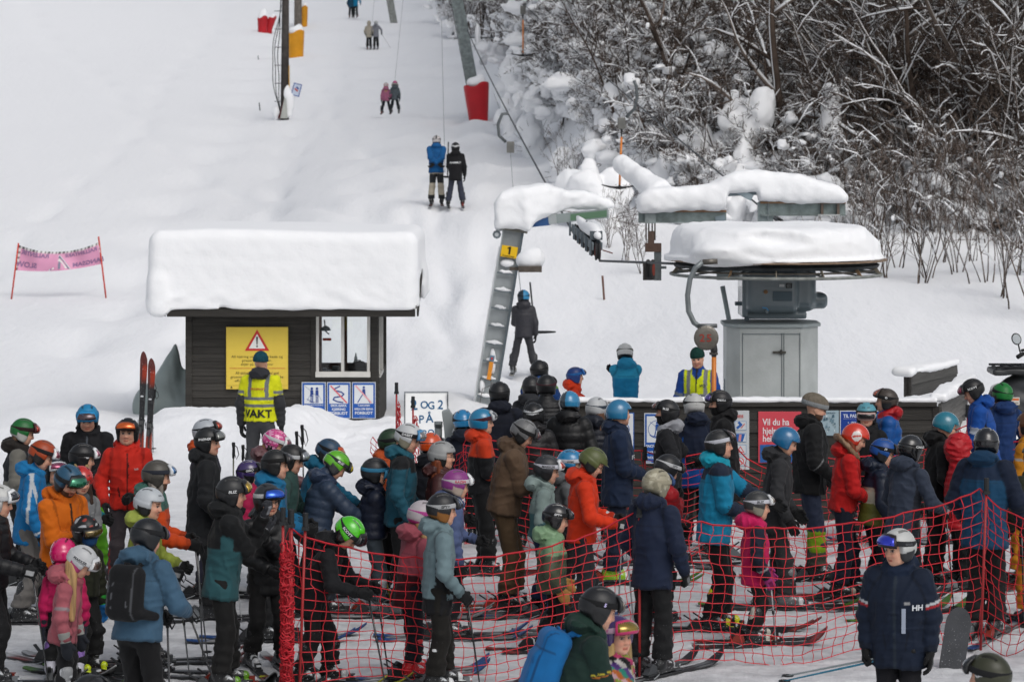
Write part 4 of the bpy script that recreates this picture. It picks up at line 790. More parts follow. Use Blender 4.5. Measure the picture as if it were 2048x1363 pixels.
    P = [W(px, py, sh) for px, py in ((1405, 524), (1391, 535), (1380, 558), (1375, 590), (1377, 622), (1388, 645), (1402, 655), (1416, 652))]; h.location = P[-1]; P = [tuple(p-P[-1]) for p in P]
    m = MB(); m.tube(P, .036, '#83898b', 10); m.beam(P[0], (P[0][0]+.2, 0, P[0][2]+.01), .05, .07, '#6e6a64'); m.box((-.14, -.05, -.02), (.12, .05, .03), '#6c6f70'); m.build('curved_arm', M['metal'], h, True)
    c = W(1412, 675, sh)-h.location; m = MB(); T = Matrix.Translation(c)@Matrix.Rotation(math.pi/2, 4, 'X')
    m.lathe([(0, -.1), (.12, -.1), (.155, -.08), (.155, .03), (.165, .03), (.165, .055), (.14, .07), (.1, .075), (0, .08)], '#77736c', 28, T)
    for i in range(12): a = 6.283*i/12; m.lathe([(0, 0), (.009, 0), (.009, .01), (0, .011)], '#5a5855', 6, T@Matrix.Translation((.152*math.cos(a), .152*math.sin(a), .055)))
    re = m.build('reel', M['metal'], h)
    m = MB(); add_text(m, '25', .14, plane_T((c.x-.01, c.y-.083, c.z-.045), (1, 0, 0), (0, 0, 1)), '#9c3a30', .01, sx=1.1, sp=1.2); m.build('lettering', M['signm'], re)
    m = MB(); a = W(1428, 700, sh)-h.location; b_ = W(1427, 905, sh)-h.location; m.box((a.x-.06, -.04, a.z-.06), (a.x+.05, .04, a.z-.03), '#4f4b48'); m.tube([tuple(a+Vector((0, 0, .12))), tuple(a), tuple(a-Vector((0, 0, .1)))], [.03, .05, .03], '#2d2c2d', 10); m.tube([tuple(a-Vector((0, 0, .06))), tuple(b_)], .032, '#c9772d', 10)
    m.build('tow_pole', M['plastic'], h, True)
    m = MB(); m.tube([tuple(b_+Vector((x, 0, .06*abs(x)*2))) for x in (-.45, -.25, 0, .25, .45)], .025, '#1d1f20', 8); m.build('tow_bar', M['rubber'], h, True)
    # stay pole behind
    m = MB(); m.tube([tuple(W(1445, 572, 138)), tuple(W(1458, 640, 138))], .035, '#8a9496', 8); m.box(tuple(W(1434, 560, 138)+Vector((0, 0, 0))), tuple(W(1480, 535, 138)+Vector((0, .1, 0))), '#9aa3a5'); m.tube([tuple(W(1458, 640, 138)), tuple(W(1462, 955, 138))], .04, '#8a9496', 8)
    tag(m.build('stay_pole', M['paint']), 'short grey stay with a snowy junction box left of the gearbox', 'pole')
    return C
SC_ = station()
# ---------------------------------------------------------------- haul cable and hangers
def cable(a, b, r, label, sag=0, col='#4a4d50'):
    P = [Vector(a).lerp(Vector(b), t)-Vector((0, 0, sag*4*t*(1-t))) for t in np.linspace(0, 1, 14)]; o_ = P[0].copy(); P = [p-o_ for p in P]
    m = MB(); m.tube([tuple(p) for p in P], r, col, 5); ob = m.build('haul_cable', M['rubber'], None, True, loc=o_); return tag(ob, label, 'cable', 'haul cable of the lift')
UP = W(934, 60, 46.8)
cable(PB+Vector((.02, 0, -.15)), UP, .02, 'dark haul cable rising from the first pylon to the one by the red pad', .15)
cable(PA+Vector((.05, -.1, -.17)), (SC_.x-1.35, SC_.y-.2, CH-(526-YH)/143), .02, 'dark haul cable between the wheel train and the bull wheel')
cable(W(1600, 478, 139), W(1038, 0, 50), .016, 'thin return cable crossing in front of the wood', .1)
def thanger(px, py, s, stick, box, T, label, lean=0, curve=True, wire=None):
    o_ = W(px, py, s); r = empty('tow_hanger', o_, 0, label, 'tow hanger', 'T-bar hangers of the lift')
    m = MB(); bh = .3
    m.box((-.1, -.07, -bh), (.1, .07, 0), '#6f6f6c'); m.build('reel', M['metal'], r, bevel=.02)
    if curve: m = MB(); m.tube([tuple(Vector(p)) for p in curve], .042, '#5f6466', 8); m.build('curved_arm', M['metal'], r, True)
    if stick:
        m = MB(); m.tube([(0, 0, -bh), (0, 0, -bh-.22)], [.03, .012], '#202122', 6); m.tube([(0, 0, -bh-.2), (lean*.5, 0, -bh-.2-stick)], .028, '#d07a28', 8); m.build('tow_pole', M['plastic'], r, True)
        z = -bh-.2-stick; m = MB(); m.tube([(x+lean*.5, 0, z-.02+.12*(abs(x)/.4)**2*.5) for x in np.linspace(-T, T, 9)], [.012, .02, .024, .03, .045, .03, .024, .02, .012], '#17191a', 8); m.tube([(lean*.5, 0, z+.1), (lean*.5, 0, z-.02)], [.02, .04], '#17191a', 8); m.build('tow_bar', M['rubber'], r, True)
    if wire is not None:
        m = MB(); m.tube([(0, 0, -bh), tuple(Vector(wire)-o_)], .006, '#77797b', 4); m.build('tow_wire', M['rubber'], r)
    return r
thanger(1243, 235, 78, 1.28, 1, .46, 'orange T-bar hanging before the wood above the left snow capped beam', -.1, [(.32, 0, .95), (.38, 0, .8), (.40, 0, .5), (.33, 0, .22), (.12, 0, .0)])
thanger(1046, 12, 56, 1.25, 1, .42, 'orange T-bar hanging high in front of the wood, upper left of it', 0, [(.15, 0, .7), (.2, 0, .4), (.15, 0, .1), (0, 0, 0)])
thanger(1021, 283, 76, 0, 1, 0, 'empty curved cable hanger on the haul cable between the two pylons', 0, [(-.05, 0, .74), (-.22, 0, .72), (-.33, 0, .45), (-.3, 0, .15), (-.12, 0, -.02)], W(1029, 420, 70))
# tow wires of the riders
for a, b, s1, s2, l in ((W(883, 40, 62), W(890, 345, 71), 0, 0, 'tow wire above the pair in blue and black jackets'), (W(806, 0, 42), W(790, 160, 43), 0, 0, 'tow wire above the two children'), (W(748, 0, 33), W(745, 45, 31), 0, 0, 'tow wire above the cream and grey clad pair'), (W(1037, 540, 100), W(1050, 662, 93), 0, 0, 'tow wire above the lone rider')):
    m = MB(); m.tube([(0, 0, 0), tuple(b-a)], .008, '#8b8d90', 4); tag(m.build('tow_wire', M['rubber'], None, loc=a), l, 'cable')
# ---------------------------------------------------------------- far pylon, poles, pads on the slope
def far_things():
    b, s = ground_at(958, 240); t = W(898, -90, s); x0 = b.copy()
    r = empty('lift_pylon', (b.x, b.y, Gz(b.x, b.y)), 0, 'far rusty grey pylon rising out of the red padding', 'pylon'); O = r.location
    m = MB(); m.beam(b-O, t-O, .42, .5, '#7b8484'); m.build('mast', M['rust'], r)
    m = MB(); d = (t-b)
    for i in range(22): p = b.lerp(t, i/22)-O; m.beam(p+Vector((-.3, -.1, 0)), p+Vector((-.2, -.1, 0)), .03, .03, '#4f5556')
    m.beam(b-O+Vector((-.3, -.1, .2)), t-O+Vector((-.3, -.1, 0)), .03, .03, '#4f5556'); m.beam(W(935, 75, s)-O, W(1000, 76, s)-O, .05, .06, '#555b5d'); m.build('ladder', M['paint'], r)
    rng = np.random.default_rng(8); sn = MB(); p = W(955, 70, s)-O; sphere(sn, (p.x, p.y, p.z), (.14, .2, .5), (.85, .86, .88), rng, 10, 8, .1); sn.build('snow_load', M['snow'], r, True)
    def pad(name, px, pyt, pyb, wpx, col, label, snow=.2, flare=.14, lx=0):
        o_, s = ground_at(px, pyb); r = empty(name, o_, 0, label, 'padding', 'crash pads on the slope'); w = wpx/s; H = Vector((lx/s, 0, (pyb-pyt)/s))
        def F(P):
            t_ = np.clip(P[:, 2]/H.z, 0, 1); c = P.copy(); c[:, 0] -= H.x*t_
            f = np.abs(np.hypot(c[:, 0], c[:, 1]*1.1)-w/2*(1+flare*t_))-.045
            top = H.z+.06*np.sin(P[:, 0]*6/w)+.22*P[:, 0]
            return np.maximum(np.maximum(f, P[:, 2]-top), -P[:, 2]-.3)-.006*noise(P, 7, 61)
        sdf_obj('pad', F, (-w*.9+min(0, H.x), -w*.9, -.35), (w*.9+max(0, H.x), w*.9, H.z+.5), .05, M['tarp'], col, r)
        def F2(P): c = np.array([H.x, 0, H.z]); return smin(ell(P, c+[.0, 0, .03], (w*.56, w*.5, snow)), ell(P, c+[w*.25, 0, .2], (w*.3, w*.3, snow*.9)), .15)-.05*noise(P, 6, 62)
        snow_cap('snow_cap', F2, tuple(np.array([H.x-w*1.1, -w, H.z-.6])), tuple(np.array([H.x+w*1.1, w, H.z+.9])), r, .06)
    pad('pylon_pad', 957, 168, 243, 34, '#b01420', 'big red pad round the foot of the far pylon', .3, .42, -5)
    pad('pylon_pad', 592, 64, 112, 27, '#d08f08', 'yellow crash pad with a snow hood beside the wooden pole', .35)
    pad('pylon_pad', 606, 14, 51, 15, '#c98a10', 'farther yellow crash pad partly behind a post at the top', .12)
    pad('pylon_pad', 525, 34, 61, 16, '#b01622', 'red crash pad under a snow hood at the upper left', .5)
    pad('pylon_pad', 537, 37, 60, 12, '#b01622', 'second red crash pad with torn edge at the upper left', .08, .6, 5)
    m = MB(); b, s_ = ground_at(596, 53); m.tube([(0, 0, -.3), (0, 0, 3.6)], [.28, .25], '#6e6862', 8); tag(m.build('post', M['bark'], None, loc=b), 'thick grey post beside the farther yellow pad', 'post')
    m = MB(); b, s_ = ground_at(789, 45); m.beam((0, 0, -.3), (-.75, 0, 4), .45, .5, '#8a8d8a'); ob = m.build('lift_mast', M['rust'], None, loc=(b.x, b.y, b.z)); tag(ob, 'grey leaning mast foot at the top of the lift track', 'pylon')
    # utility pole with cables and box
    s = 45; b, s = ground_at(567, 238); g = b.z; r = empty('utility_pole', (b.x, b.y, g), 0, 'tall dark wooden pole with looping cables and snow heaped at its foot', 'pole'); H = 8.6
    m = MB(); m.tube([(0.05, 0, -.3), (.12, 0, H)], [.2, .15], '#4c4846', 10); m.build('pole', M['bark'], r, True)
    m = MB(); rng = random.Random(2)
    for k, (dx, dd) in enumerate(((-.42, .16), (-.3, .1), (-.14, .03))):
        m.tube([(-.1+dx*math.sin(math.pi*min(1, z/5.2))+.03*math.sin(z*3+k), -.12-.03*k, z) for z in np.linspace(.1, H, 24)], .02, '#1d2322', 5)
    for i in range(9): z = .8+i*.85; m.beam((-.42, -.12, z), (0, -.12, z), .02, .03, '#2c3130')
    m.build('cables', M['rubber'], r)
    m = MB(); m.prism([(-.22, 0), (.12, 0), (.02, .95), (-.02, .95)], .3, Matrix.Translation((.1, -.2, .0))@Matrix.Rotation(math.pi/2, 4, 'X'), '#a9aca6'); m.prism([(-.32, 0), (-.1, 0), (-.02, .9)], .2, Matrix.Translation((.08, -.25, .0))@Matrix.Rotation(math.pi/2, 4, 'X'), '#4a1418'); m.build('foot_guard', M['paint'], r)
    snow_cap('snow_load', lambda P: smin(smin(rcone(P, (.25, -.1, .2), (.3, 0, 1.0), .2, .25), ell(P, (.15, 0, 1.25), (.2, .25, .38)), .15), ell(P, (-.3, .1, .2), (.25, .3, .4)), .2)-.04*noise(P, 7, 71), (-.9, -.7, -.3), (1, .7, 2), r, .05)
    q = MB(); q.beam((.6, -.1, 1.15), (.34, -.1, 1.72), .02, .42, '#2c4a94', up=(1, 0, 0)); 
    q2 = MB(); c = Vector((.62, -.12, 1.35)); T = Matrix.Translation(c)@Matrix.Rotation(.25, 4, 'Y')
    q2.box((-.2, -.01, -.3), (.2, .01, .3), '#24428c', T); q2.box((-.16, -.014, -.26), (.16, -.01, .26), '#b9c4d6', T); q2.box((-.1, -.018, -.05), (.1, -.014, .03), '#b5504a', T@Matrix.Rotation(.5, 4, 'Y')); q2.box((-.1, -.018, .06), (.06, -.014, .13), '#24428c', T@Matrix.Rotation(.5, 4, 'Y'))
    q2.build('small_sign', M['signm'], r)
    q = MB(); q.tube([(.28, -.1, 1.2), (.27, -.1, 2.5)], .025, '#c79a3a', 6); q.build('marker_stick', M['plastic'], r)
    for i, (px, py, s, hh) in enumerate(((521, 220, 50, .35), (1210, 600, 85, .55), (518, 118, 38, .2))):
        b, s_ = ground_at(px, py); m = MB(); m.tube([(0, 0, -.3), (-.06, 0, hh)], .025, ['#3a3d3f', '#6d4f45', '#30363a'][i], 6); tag(m.build('marker_stick', M['bark'], None, loc=b), ['short dark stick in the snow left of the wooden pole', 'frosted wooden stake in the snow before the bull wheel', 'black stub in the snow below the red pads'][i], 'stick')
far_things()
def banner():
    s = 75; a0, a1 = W(22, 596, s), W(37, 486, s); b0, b1 = W(213, 574, s), W(197, 473, s)
    y = a0.y; g = Gz(a0.x, y); r = empty('slow_banner', ((a0.x+b0.x)/2, y, g), 0, 'pink slow banner seen from behind between two red poles', 'banner'); O = r.location
    for p, q in ((a0, a1), (b0, b1)):
        m = MB(); p2 = p.copy(); p2.z = min(p.z, Gz(p.x, y))-.1; m.tube([tuple(p2-O), tuple(q-O)], .022, '#c0331f', 7); m.build('pole', M['plastic'], r, True)
    tl, tr_, bl, br = W(38, 490, s)-O, W(198, 484, s)-O, W(30, 540, s)-O, W(205, 527, s)-O
    n, k = 60, 14; V = []; C_ = []
    m = MB(); 
    def pt(u, v, dy=0):
        top = tl.lerp(tr_, u)-Vector((0, 0, .22*4*u*(1-u))); bot = bl.lerp(br, u)-Vector((0, 0, .10*4*u*(1-u)))
        p = bot.lerp(top, v); p.y += .05*math.sin(9*u+3*v)+.03*math.sin(21*u)+dy; return p
    for j in range(k+1):
        for i in range(n+1):
            u, v = i/n, j/k; V.append(tuple(pt(u, v))); edge = (v > .9 or u < .02 or u > .985); band = int(u*44) % 2 if v > .9 else int(v*9) % 2
            C_.append(lin('#d9d9d6') if edge and band else (lin('#45484a') if edge else lin('#d495b4')))
    Fs = [(j*(n+1)+i, j*(n+1)+i+1, (j+1)*(n+1)+i+1, (j+1)*(n+1)+i) for j in range(k) for i in range(n)]
    me = meshdata('cloth', V, Fs, np.array(C_)); link('cloth', me, M['signm'], r)
    # the print shows through mirrored
    t = MB()
    def prn(body, u0, v0, sz, rotz=0):
        V_, F_ = text2d(body, sz, .03, 'CENTER'); P = [tuple(pt(u0-x/2.25, v0+z/.62, -.012)) for x, z, _ in V_]
        t.add(P, F_, '#8a6a90')
    prn('RALENTIR', .21, .68, .17); prn('SLOW', .12, .16, .2); prn('RALLENTARE', .77, .68, .15); prn('LANGSAM', .84, .12, .18)
    def tri(pts, col, dy): t.add([tuple(pt(u, v, dy)) for u, v in pts], [(0, 1, 2)], col)
    tri([(.38, .03), (.64, .03), (.51, .86)], '#d8d8dc', -.016); tri([(.395, .045), (.625, .045), (.51, .8)], '#7c7f92', -.019); tri([(.42, .09), (.60, .09), (.51, .66)], '#dfe2dd', -.022)
    t.add([tuple(pt(u, v, -.026)) for u, v in ((.497, .1), (.523, .1), (.523, .45), (.505, .5), (.497, .38))], [(0, 1, 2, 3, 4)], '#7c7f92'); t.build('lettering', M['signm'], r)
banner()
def tarp_and_skis():
    s = 126; c = W(335, 800, s); y = FP/118; g = Gz(c.x, y)
    def F(P0):
        P = (P0+np.array([.1, 0, 0]))/1.2
        f = smin(rcone(P, (-.25, 0, .25), (-.12, .0, .96), .3, .02), rcone(P, (.1, 0, .15), (.18, 0, .52), .35, .15), .12)
        f = smin(f, rcone(P, (-.45, 0, .1), (.35, 0, .0), .25, .3), .2); return 1.2*f-.05*np.abs(noise(P*np.array([3, 3, .5]), 5, 81))-.02*noise(P, 9, 83)-.008*noise(P, 14, 82)
    r = empty('covered_heap', (c.x, y, g), 0, 'grey tarpaulin draped over a heap at the left hut corner', 'tarpaulin')
    sdf_obj('tarpaulin', F, (-1.4, -1.0, -.2), (1.3, 1.0, 1.6), .03, M['tarp'], '#8d9896', r)
    for i, (px, pt_, pb) in enumerate(((280, 702, 878), (296, 704, 868))):
        s = 142; b = W(px+4, pb, s); t = W(px, pt_, s); g = Gz(b.x, b.y); L = t.z-g+.05
        ski(Vector((b.x, b.y, g-.08)), None, L, ('#7a2418', '#c8401c'), ['dark red upright ski stuck in the snow, left of the pair by the hut', 'dark red upright ski stuck in the snow, right of the pair by the hut'][i], 'upright skis by the hut', upright=(.02, .04))
# ---------------------------------------------------------------- skis and poles
_C = {}
def cached(key, fn):
    if key not in _C: _C[key] = fn()
    return _C[key]
def ski_mesh(L, c1, c2):
    xs = np.concatenate([np.linspace(-.46*L, .40*L, 12), np.linspace(.43*L, .54*L, 8)]); n = len(xs); V = []; C_ = []
    for i, x in enumerate(xs):
        u = (x+.46*L)/L; w = .5*np.interp(u, [0, .04, .3, .5, .85, .93, .98, 1], [.07, .1, .078, .072, .105, .1, .06, .015])
        z = np.interp(u, [0, .03, .1, .85, .92, 1], [.02, .008, .0, .0, .025, .105]) if u > .85 else np.interp(u, [0, .05], [.012, 0])
        z = .11*max(0, (u-.84)/.16)**1.8+(.012*max(0, (.05-u)/.05))
        for y, dz in ((-w, 0), (-w, .016), (-w*.7, .02), (0, .022), (w*.7, .02), (w, .016), (w, 0)):
            V.append((x, y, z+dz)); a = 2.2*u+abs(y)*6
            C_.append(lin('#1a1a1c') if dz == 0 else (lin(c1, .62) if u < .1 or u > .88 else lin(c2, .5) if (u > .74 or u < .26) and int(u*40+y*30) % 3 else lin('#202124')))
    F_ = [(i*7+j, (i+1)*7+j, (i+1)*7+(j+1) % 7, i*7+(j+1) % 7) for i in range(n-1) for j in range(7)]+[tuple(range(7)), tuple((n-1)*7+6-j for j in range(7))]
    return meshdata('ski', V, F_, np.array(C_), False)
def bind_mesh(k, col):
    m = MB()
    if k == 0:
        m.box((.15, -.035, .022), (.25, .035, .04), col); m.box((.17, -.028, .04), (.22, .028, .085), col); m.box((.2, -.02, .06), (.24, .02, .075), '#c9cdd0')
    else:
        m.box((-.24, -.035, .022), (-.1, .035, .04), '#26282a'); m.prism([(-.25, .04), (-.1, .04), (-.11, .1), (-.16, .13), (-.2, .1)], .056, Matrix.Translation((0, .028, 0))@Matrix.Rotation(math.pi/2, 4, 'X'), col)
        m.beam((-.19, 0, .1), (-.28, 0, .16), .03, .012, '#2a2b2d'); m.tube([(-.1, .045, .03), (-.19, .055, -.0)], .005, '#8b8f92', 4); m.tube([(-.1, -.045, .03), (-.19, -.055, -.0)], .005, '#8b8f92', 4)
    return meshdata('binding', np.concatenate(m.v), m.f, np.concatenate(m.c), False)
def ski(loc, rz, L, cols, label, group='skis worn in the queue', upright=None, bind='#2b2c2e', M4=None):
    me = cached(('ski', round(L, 1), cols), lambda: ski_mesh(round(L, 1), *cols))
    if not me.materials: me.materials.append(M['ski'])
    o = bpy.data.objects.new('ski', me); COL.objects.link(o); tag(o, label, 'ski', group)
    if M4 is not None: o.matrix_local = M4
    elif upright is not None: o.matrix_local = Matrix.Translation(loc+Vector((0, 0, .46*round(L, 1))))@Matrix.Rotation(upright[1], 4, 'Y')@Matrix(((0, 1, 0, 0), (0, 0, -1, 0), (1, 0, 0, 0), (0, 0, 0, 1)))
    else: o.location = loc; o.rotation_euler = (0, 0, rz)
    for k, nm in ((0, 'toe_binding'), (1, 'heel_binding')):
        b = cached(('bind', k, bind), lambda: bind_mesh(k, bind))
        if not b.materials: b.materials.append(M['plastic'])
        c = bpy.data.objects.new(nm, b); COL.objects.link(c); c.parent = o
    return o
def pole(a, b, col, grip, label, group='ski poles in the queue', strap=True):      # a = grip top, b = tip on the snow
    a = Vector(a); b = Vector(b); r = empty('ski_pole', b, 0, label, 'ski pole', group); d = a-b; n = d.normalized(); L = d.length
    def P(t, dx=0): return tuple(n*(t*L)+Vector((dx, 0, 0)))
    m = MB(); m.tube([P(0), P(.05), P(.5), P(.88)], [.003, .006, .0085, .009], col, 6)
    if random.random() < .6: m.tube([P(.48), P(.49), P(.53), P(.54)], [.009, .0125, .0125, .009], '#1c1d1f', 6)
    m.build('shaft', M['gloss'], r, True)
    m = MB(); m.tube([P(.87), P(.9), P(.95), P(.985), P(1.0)], [.014, .016, .013, .02, .017], grip, 8)
    g = m.build('grip', M['rubber'], r, True)
    if strap: m = MB(); m.tube([P(.985), P(.96, .04), P(.9, .06), P(.86, .035), P(.9, .015), P(.975, .012)], .005, '#202124', 4, el=2.2); m.build('strap', M['fabric'], r)
    m = MB(); z = n*.06
    for i in range(6): a_ = i*1.047; m.beam(z, z+Vector((.045*math.cos(a_), .045*math.sin(a_), .0)), .008, .005, '#1d1e20')
    m.tube([tuple(z+Vector((.045*math.cos(t), .045*math.sin(t), 0))) for t in np.linspace(0, 6.283, 13)], .005, '#1d1e20', 4); m.build('basket', M['plastic'], r)
    return r
tarp_and_skis()
# ---------------------------------------------------------------- heads
SKIN = '#c99a82'
def head_sdf(P, jaw=0.0, kid=0):
    A = P.copy(); A[:, 1] = np.abs(A[:, 1])
    f = ell(P, (-.012, 0, .03), (.096, .076, .095)); f = smin(f, ell(P, (.02, 0, -.03), (.074, .062, .086)), .05)
    f = smin(f, ell(P, (.052, 0, -.097), (.033+.004*jaw, .032+.01*jaw, .026)), .04); f = smin(f, ell(A, (.03, .048, -.065), (.035, .018+.006*jaw, .03)), .03)
    f = smin(f, rcone(P, (.086, 0, .012), (.108, 0, -.028), .007, .0125), .016); f = smin(f, ell(A, (.098, .012, -.033), (.011, .008, .008)), .01)
    f = smin(f, rcone(A, (.080, .012, .026), (.066, .05, .022), .011, .009), .015); f = smin(f, ell(A, (.062, .036, -.03), (.027, .024, .022)), .025)
    f = smax(f, -(np.linalg.norm(A-np.array([.102, .032, .003]), axis=1)-.0155), .012); f = smin(f, np.linalg.norm(A-np.array([.0735, .032, .003]), axis=1)-.0125, .003)
    f = smin(f, rcone(A, (.091, 0, -.066), (.080, .021, -.067), .0065, .004), .006); f = smin(f, rcone(A, (.088, 0, -.077), (.079, .017, -.075), .0075, .004), .006)
    f = smin(f, ell(A, (-.002, .077, -.008), (.022, .009, .032)), .008)
    f = smin(f, rcone(P, (-.015, 0, -.07), (-.03, 0, -.165), .052, .05), .03)
    return f
def head_mesh(kind, skin):
    jaw, beard = (kind in ('m', 'beard')), kind == 'beard'
    V, Q = surfnet(lambda P: head_sdf(P, jaw), (-.13, -.14, -.3), (.14, .14, .14), .0052)
    c = np.empty((len(V), 3)); c[:] = lin(skin); A = V.copy(); A[:, 1] = np.abs(A[:, 1]); x, y, z = A.T
    ch = np.exp(-(((y-.04)/.02)**2+((z+.035)/.022)**2))*(x > .04); c = c*(1-ch[:, None]*np.array([.0, .22, .22]))
    ns = np.exp(-((y/.014)**2+((z+.03)/.016)**2))*(x > .09); c = c*(1-ns[:, None]*np.array([0, .18, .18]))
    lp = (x > .072) & (y < .024) & (z < -.059) & (z > -.083); c[lp] = c[lp]*np.array([.85, .5, .5]); c[(x > .075) & (y < .02) & (np.abs(z+.0715) < .0028)] *= .35
    ey = (x > .06) & (((y-.032)/.017)**2+((z-.003)/.0095)**2 < 1); c[ey] = lin('#8d7d76'); c[(x > .06) & (((y-.032)/.0075)**2+((z-.003)/.0085)**2 < 1)] = lin('#17120f')
    c[(x > .06) & (((y-.032)/.0185)**2 < 1) & (np.abs(z-.0125) < .003)] = lin('#3b2820')
    br = (x > .05) & (y > .012) & (y < .052) & (np.abs(z-.0285+.12*np.maximum(y-.035, 0)) < .0048); c[br] = lin('#5a4031')
    if beard:
        bd = (z < -.045) & (x > .0) & (z > -.15) & ~lp & ~((z > -.085) & (y < .03) & (z > -.06)); c[bd] = lin('#4b3528') if beard else c[bd]
        c[(x > .085) & (np.abs(z+.053) < .006) & (y < .026)] = lin('#4b3528')
    elif kind == 'm': bd = (z < -.05) & (x > .0) & (z > -.14) & ~lp; c[bd] = c[bd]*np.array([.82, .8, .82])
    me = meshdata('body', V, Q, c); me.materials.append(M['skin']); return me
def ellz(z, a=.139, b=.119, c=.127, cz=.03, cx=-.012):
    return np.sqrt(np.maximum(1-((z-cz)/c)**2, .02)), a, b, cx
def helmet_mesh(style, shell, pad, extra=None):
    race = style == 'race'
    def F(P):
        A = P.copy(); A[:, 1] = np.abs(A[:, 1])
        f = ell(P, (-.012, 0, .03), (.139, .119, .127))
        if race: f = smin(f, ell(P, (-.02, 0, -.01), (.125, .112, .115)), .05)
        else:
            f = smin(f, ell(P, (-.065, 0, -.012), (.078, .1, .06)), .03)
            rim = smax(ell(P, (-.012, 0, .03), (.145, .124, .13)), np.abs(P[:, 2]-.012+.1*P[:, 0])-.018, .01); f = smin(f, rim, .01)
        f = smin(f, ell(A, (-.012, .085, -.045), (.052, .03, .065)), .02)
        if style == 'brim': f = smin(f, ell(P, (.115, 0, .052), (.055, .085, .008)), .012)
        f = smax(f, -np.maximum(np.maximum(.046+.25*np.clip(-P[:, 2], -.02, .2)*0-P[:, 0], P[:, 2]-.05), -1), .012)
        f = smax(f, -(P[:, 2]+.095+.25*P[:, 0]), .015); f = np.maximum(f, -(P[:, 2]+.055-.0*P[:, 0])-.3*0) if race else smax(f, np.where(P[:, 0] < -.06, -.075-P[:, 2], -1), .015)
        if not race:
            for yy in (.0, .045):
                v = np.maximum(np.abs(A[:, 1]-yy-.004)-.006, np.abs(P[:, 0]+.03)-.055*(yy > 0)-.0); g = smax(v, .09-P[:, 2], .01); 
                if yy: f = smax(f, -np.maximum(g, -(f+.012)), .006)
        return f
    V, Q = surfnet(F, (-.17, -.14, -.13), (.185, .14, .175), .0075 if style != 'hero' else .006)
    c = np.empty((len(V), 3)); c[:] = lin(shell); x, y, z = V.T; ay = np.abs(y)
    line = .0-.12*x
    if not race:
        pd = (z < -.012-.1*x) & ((x > -.075) | (z < -.04)); c[pd] = lin(pad)
        c[(x < -.06) & (z < -.045)] = lin(pad)
        vt = (np.abs(ay-.049) < .010) & (np.abs(x+.03) < .05) & (z > .09); c[vt] = lin(shell)*.35
        fv = (np.abs(ay-.03) < .018) & (x > .08) & (np.abs(z-.105) < .006); c[fv] = lin(shell)*.35
    if extra == 'camo': 
        q = noise(V, 70, 91); c[q > .25] = lin('#8a8570'); c[q < -.35] = lin('#c9c4ae'); 
    elif extra == 'pinkcamo': q = noise(V, 90, 92); c[q > .2] = lin('#e05a9a'); c[q < -.3] = lin('#e79ac2'); 
    elif extra == 'stripe': c[(ay < .022) & (z > .05)] = lin('#15171a')
    elif extra == 'graphic': q = noise(V, 45, 93); c[(q > .45) & (z > .02)] = lin('#b5b9bd'); c[(q < -.5) & (z > .02)] = lin('#a03c30')
    elif extra == 'half': c[(y < -.0) & (z > -.03)] = lin('#2f88b8')
    elif extra == 'whiteback': c[(np.abs(z-.045-.3*(ay-.05)) < .02) & (x < -.02)] = lin('#c9ccce')
    elif extra == 'redmark': q = np.hypot(x+.01, z-.035); c[(q < .052) & (ay > .06)] = lin('#e8e4df'); c[(q < .045) & (ay > .06) & (np.abs(z-.035-.7*(x+.01)) < .012)] = lin('#c8321f')
    elif extra == 'oval': q = np.hypot((x-.02)/.045, (z-.045)/.022); c[(q < 1) & (q > .62) & (ay > .05)] = lin('#d5d7d9')
    elif extra == 'mottle': q = noise(V, 60, 94); c[q > .1] *= 1.5
    me = meshdata('helmet', V, Q, c); me.materials.append(M['gloss'] if race or style == 'gloss' else M['helmet']); return me
def strip(z0, z1, tilt, phis, off, th, col, cent=None, lift=0):
    """a band lying on the helmet: tilt raises z towards the front"""
    V = []; C_ = []; n = len(phis); zs = np.linspace(z0, z1, 5)
    for k, o_ in enumerate((off, off+th)):
        for zz in zs:
            for p in phis:
                z = zz+tilt*math.cos(p); q, a, b, cx = ellz(z); q = float(q); o2 = o_*(1 if not cent else 1-.35*(abs(zz-(z0+z1)/2)/(z1-z0)*2)**2)
                V.append((cx+(a*q+o2)*math.cos(p), (b*q+o2)*math.sin(p), z)); C_.append(col)
    m = 5*n; F_ = []
    for j in range(4):
        for i in range(n-1):
            F_.append((m+j*n+i, m+j*n+i+1, m+(j+1)*n+i+1, m+(j+1)*n+i)); F_.append((j*n+i, (j+1)*n+i, (j+1)*n+i+1, j*n+i+1))
    for i in range(n-1): F_.append((i, i+1, m+i+1, m+i)); F_.append((4*n+i, m+4*n+i, m+4*n+i+1, 4*n+i+1))
    for j in range(4): F_.append((j*n, m+j*n, m+(j+1)*n, (j+1)*n)); F_.append((j*n+n-1, (j+1)*n+n-1, m+(j+1)*n+n-1, m+j*n+n-1))
    return V, F_, col
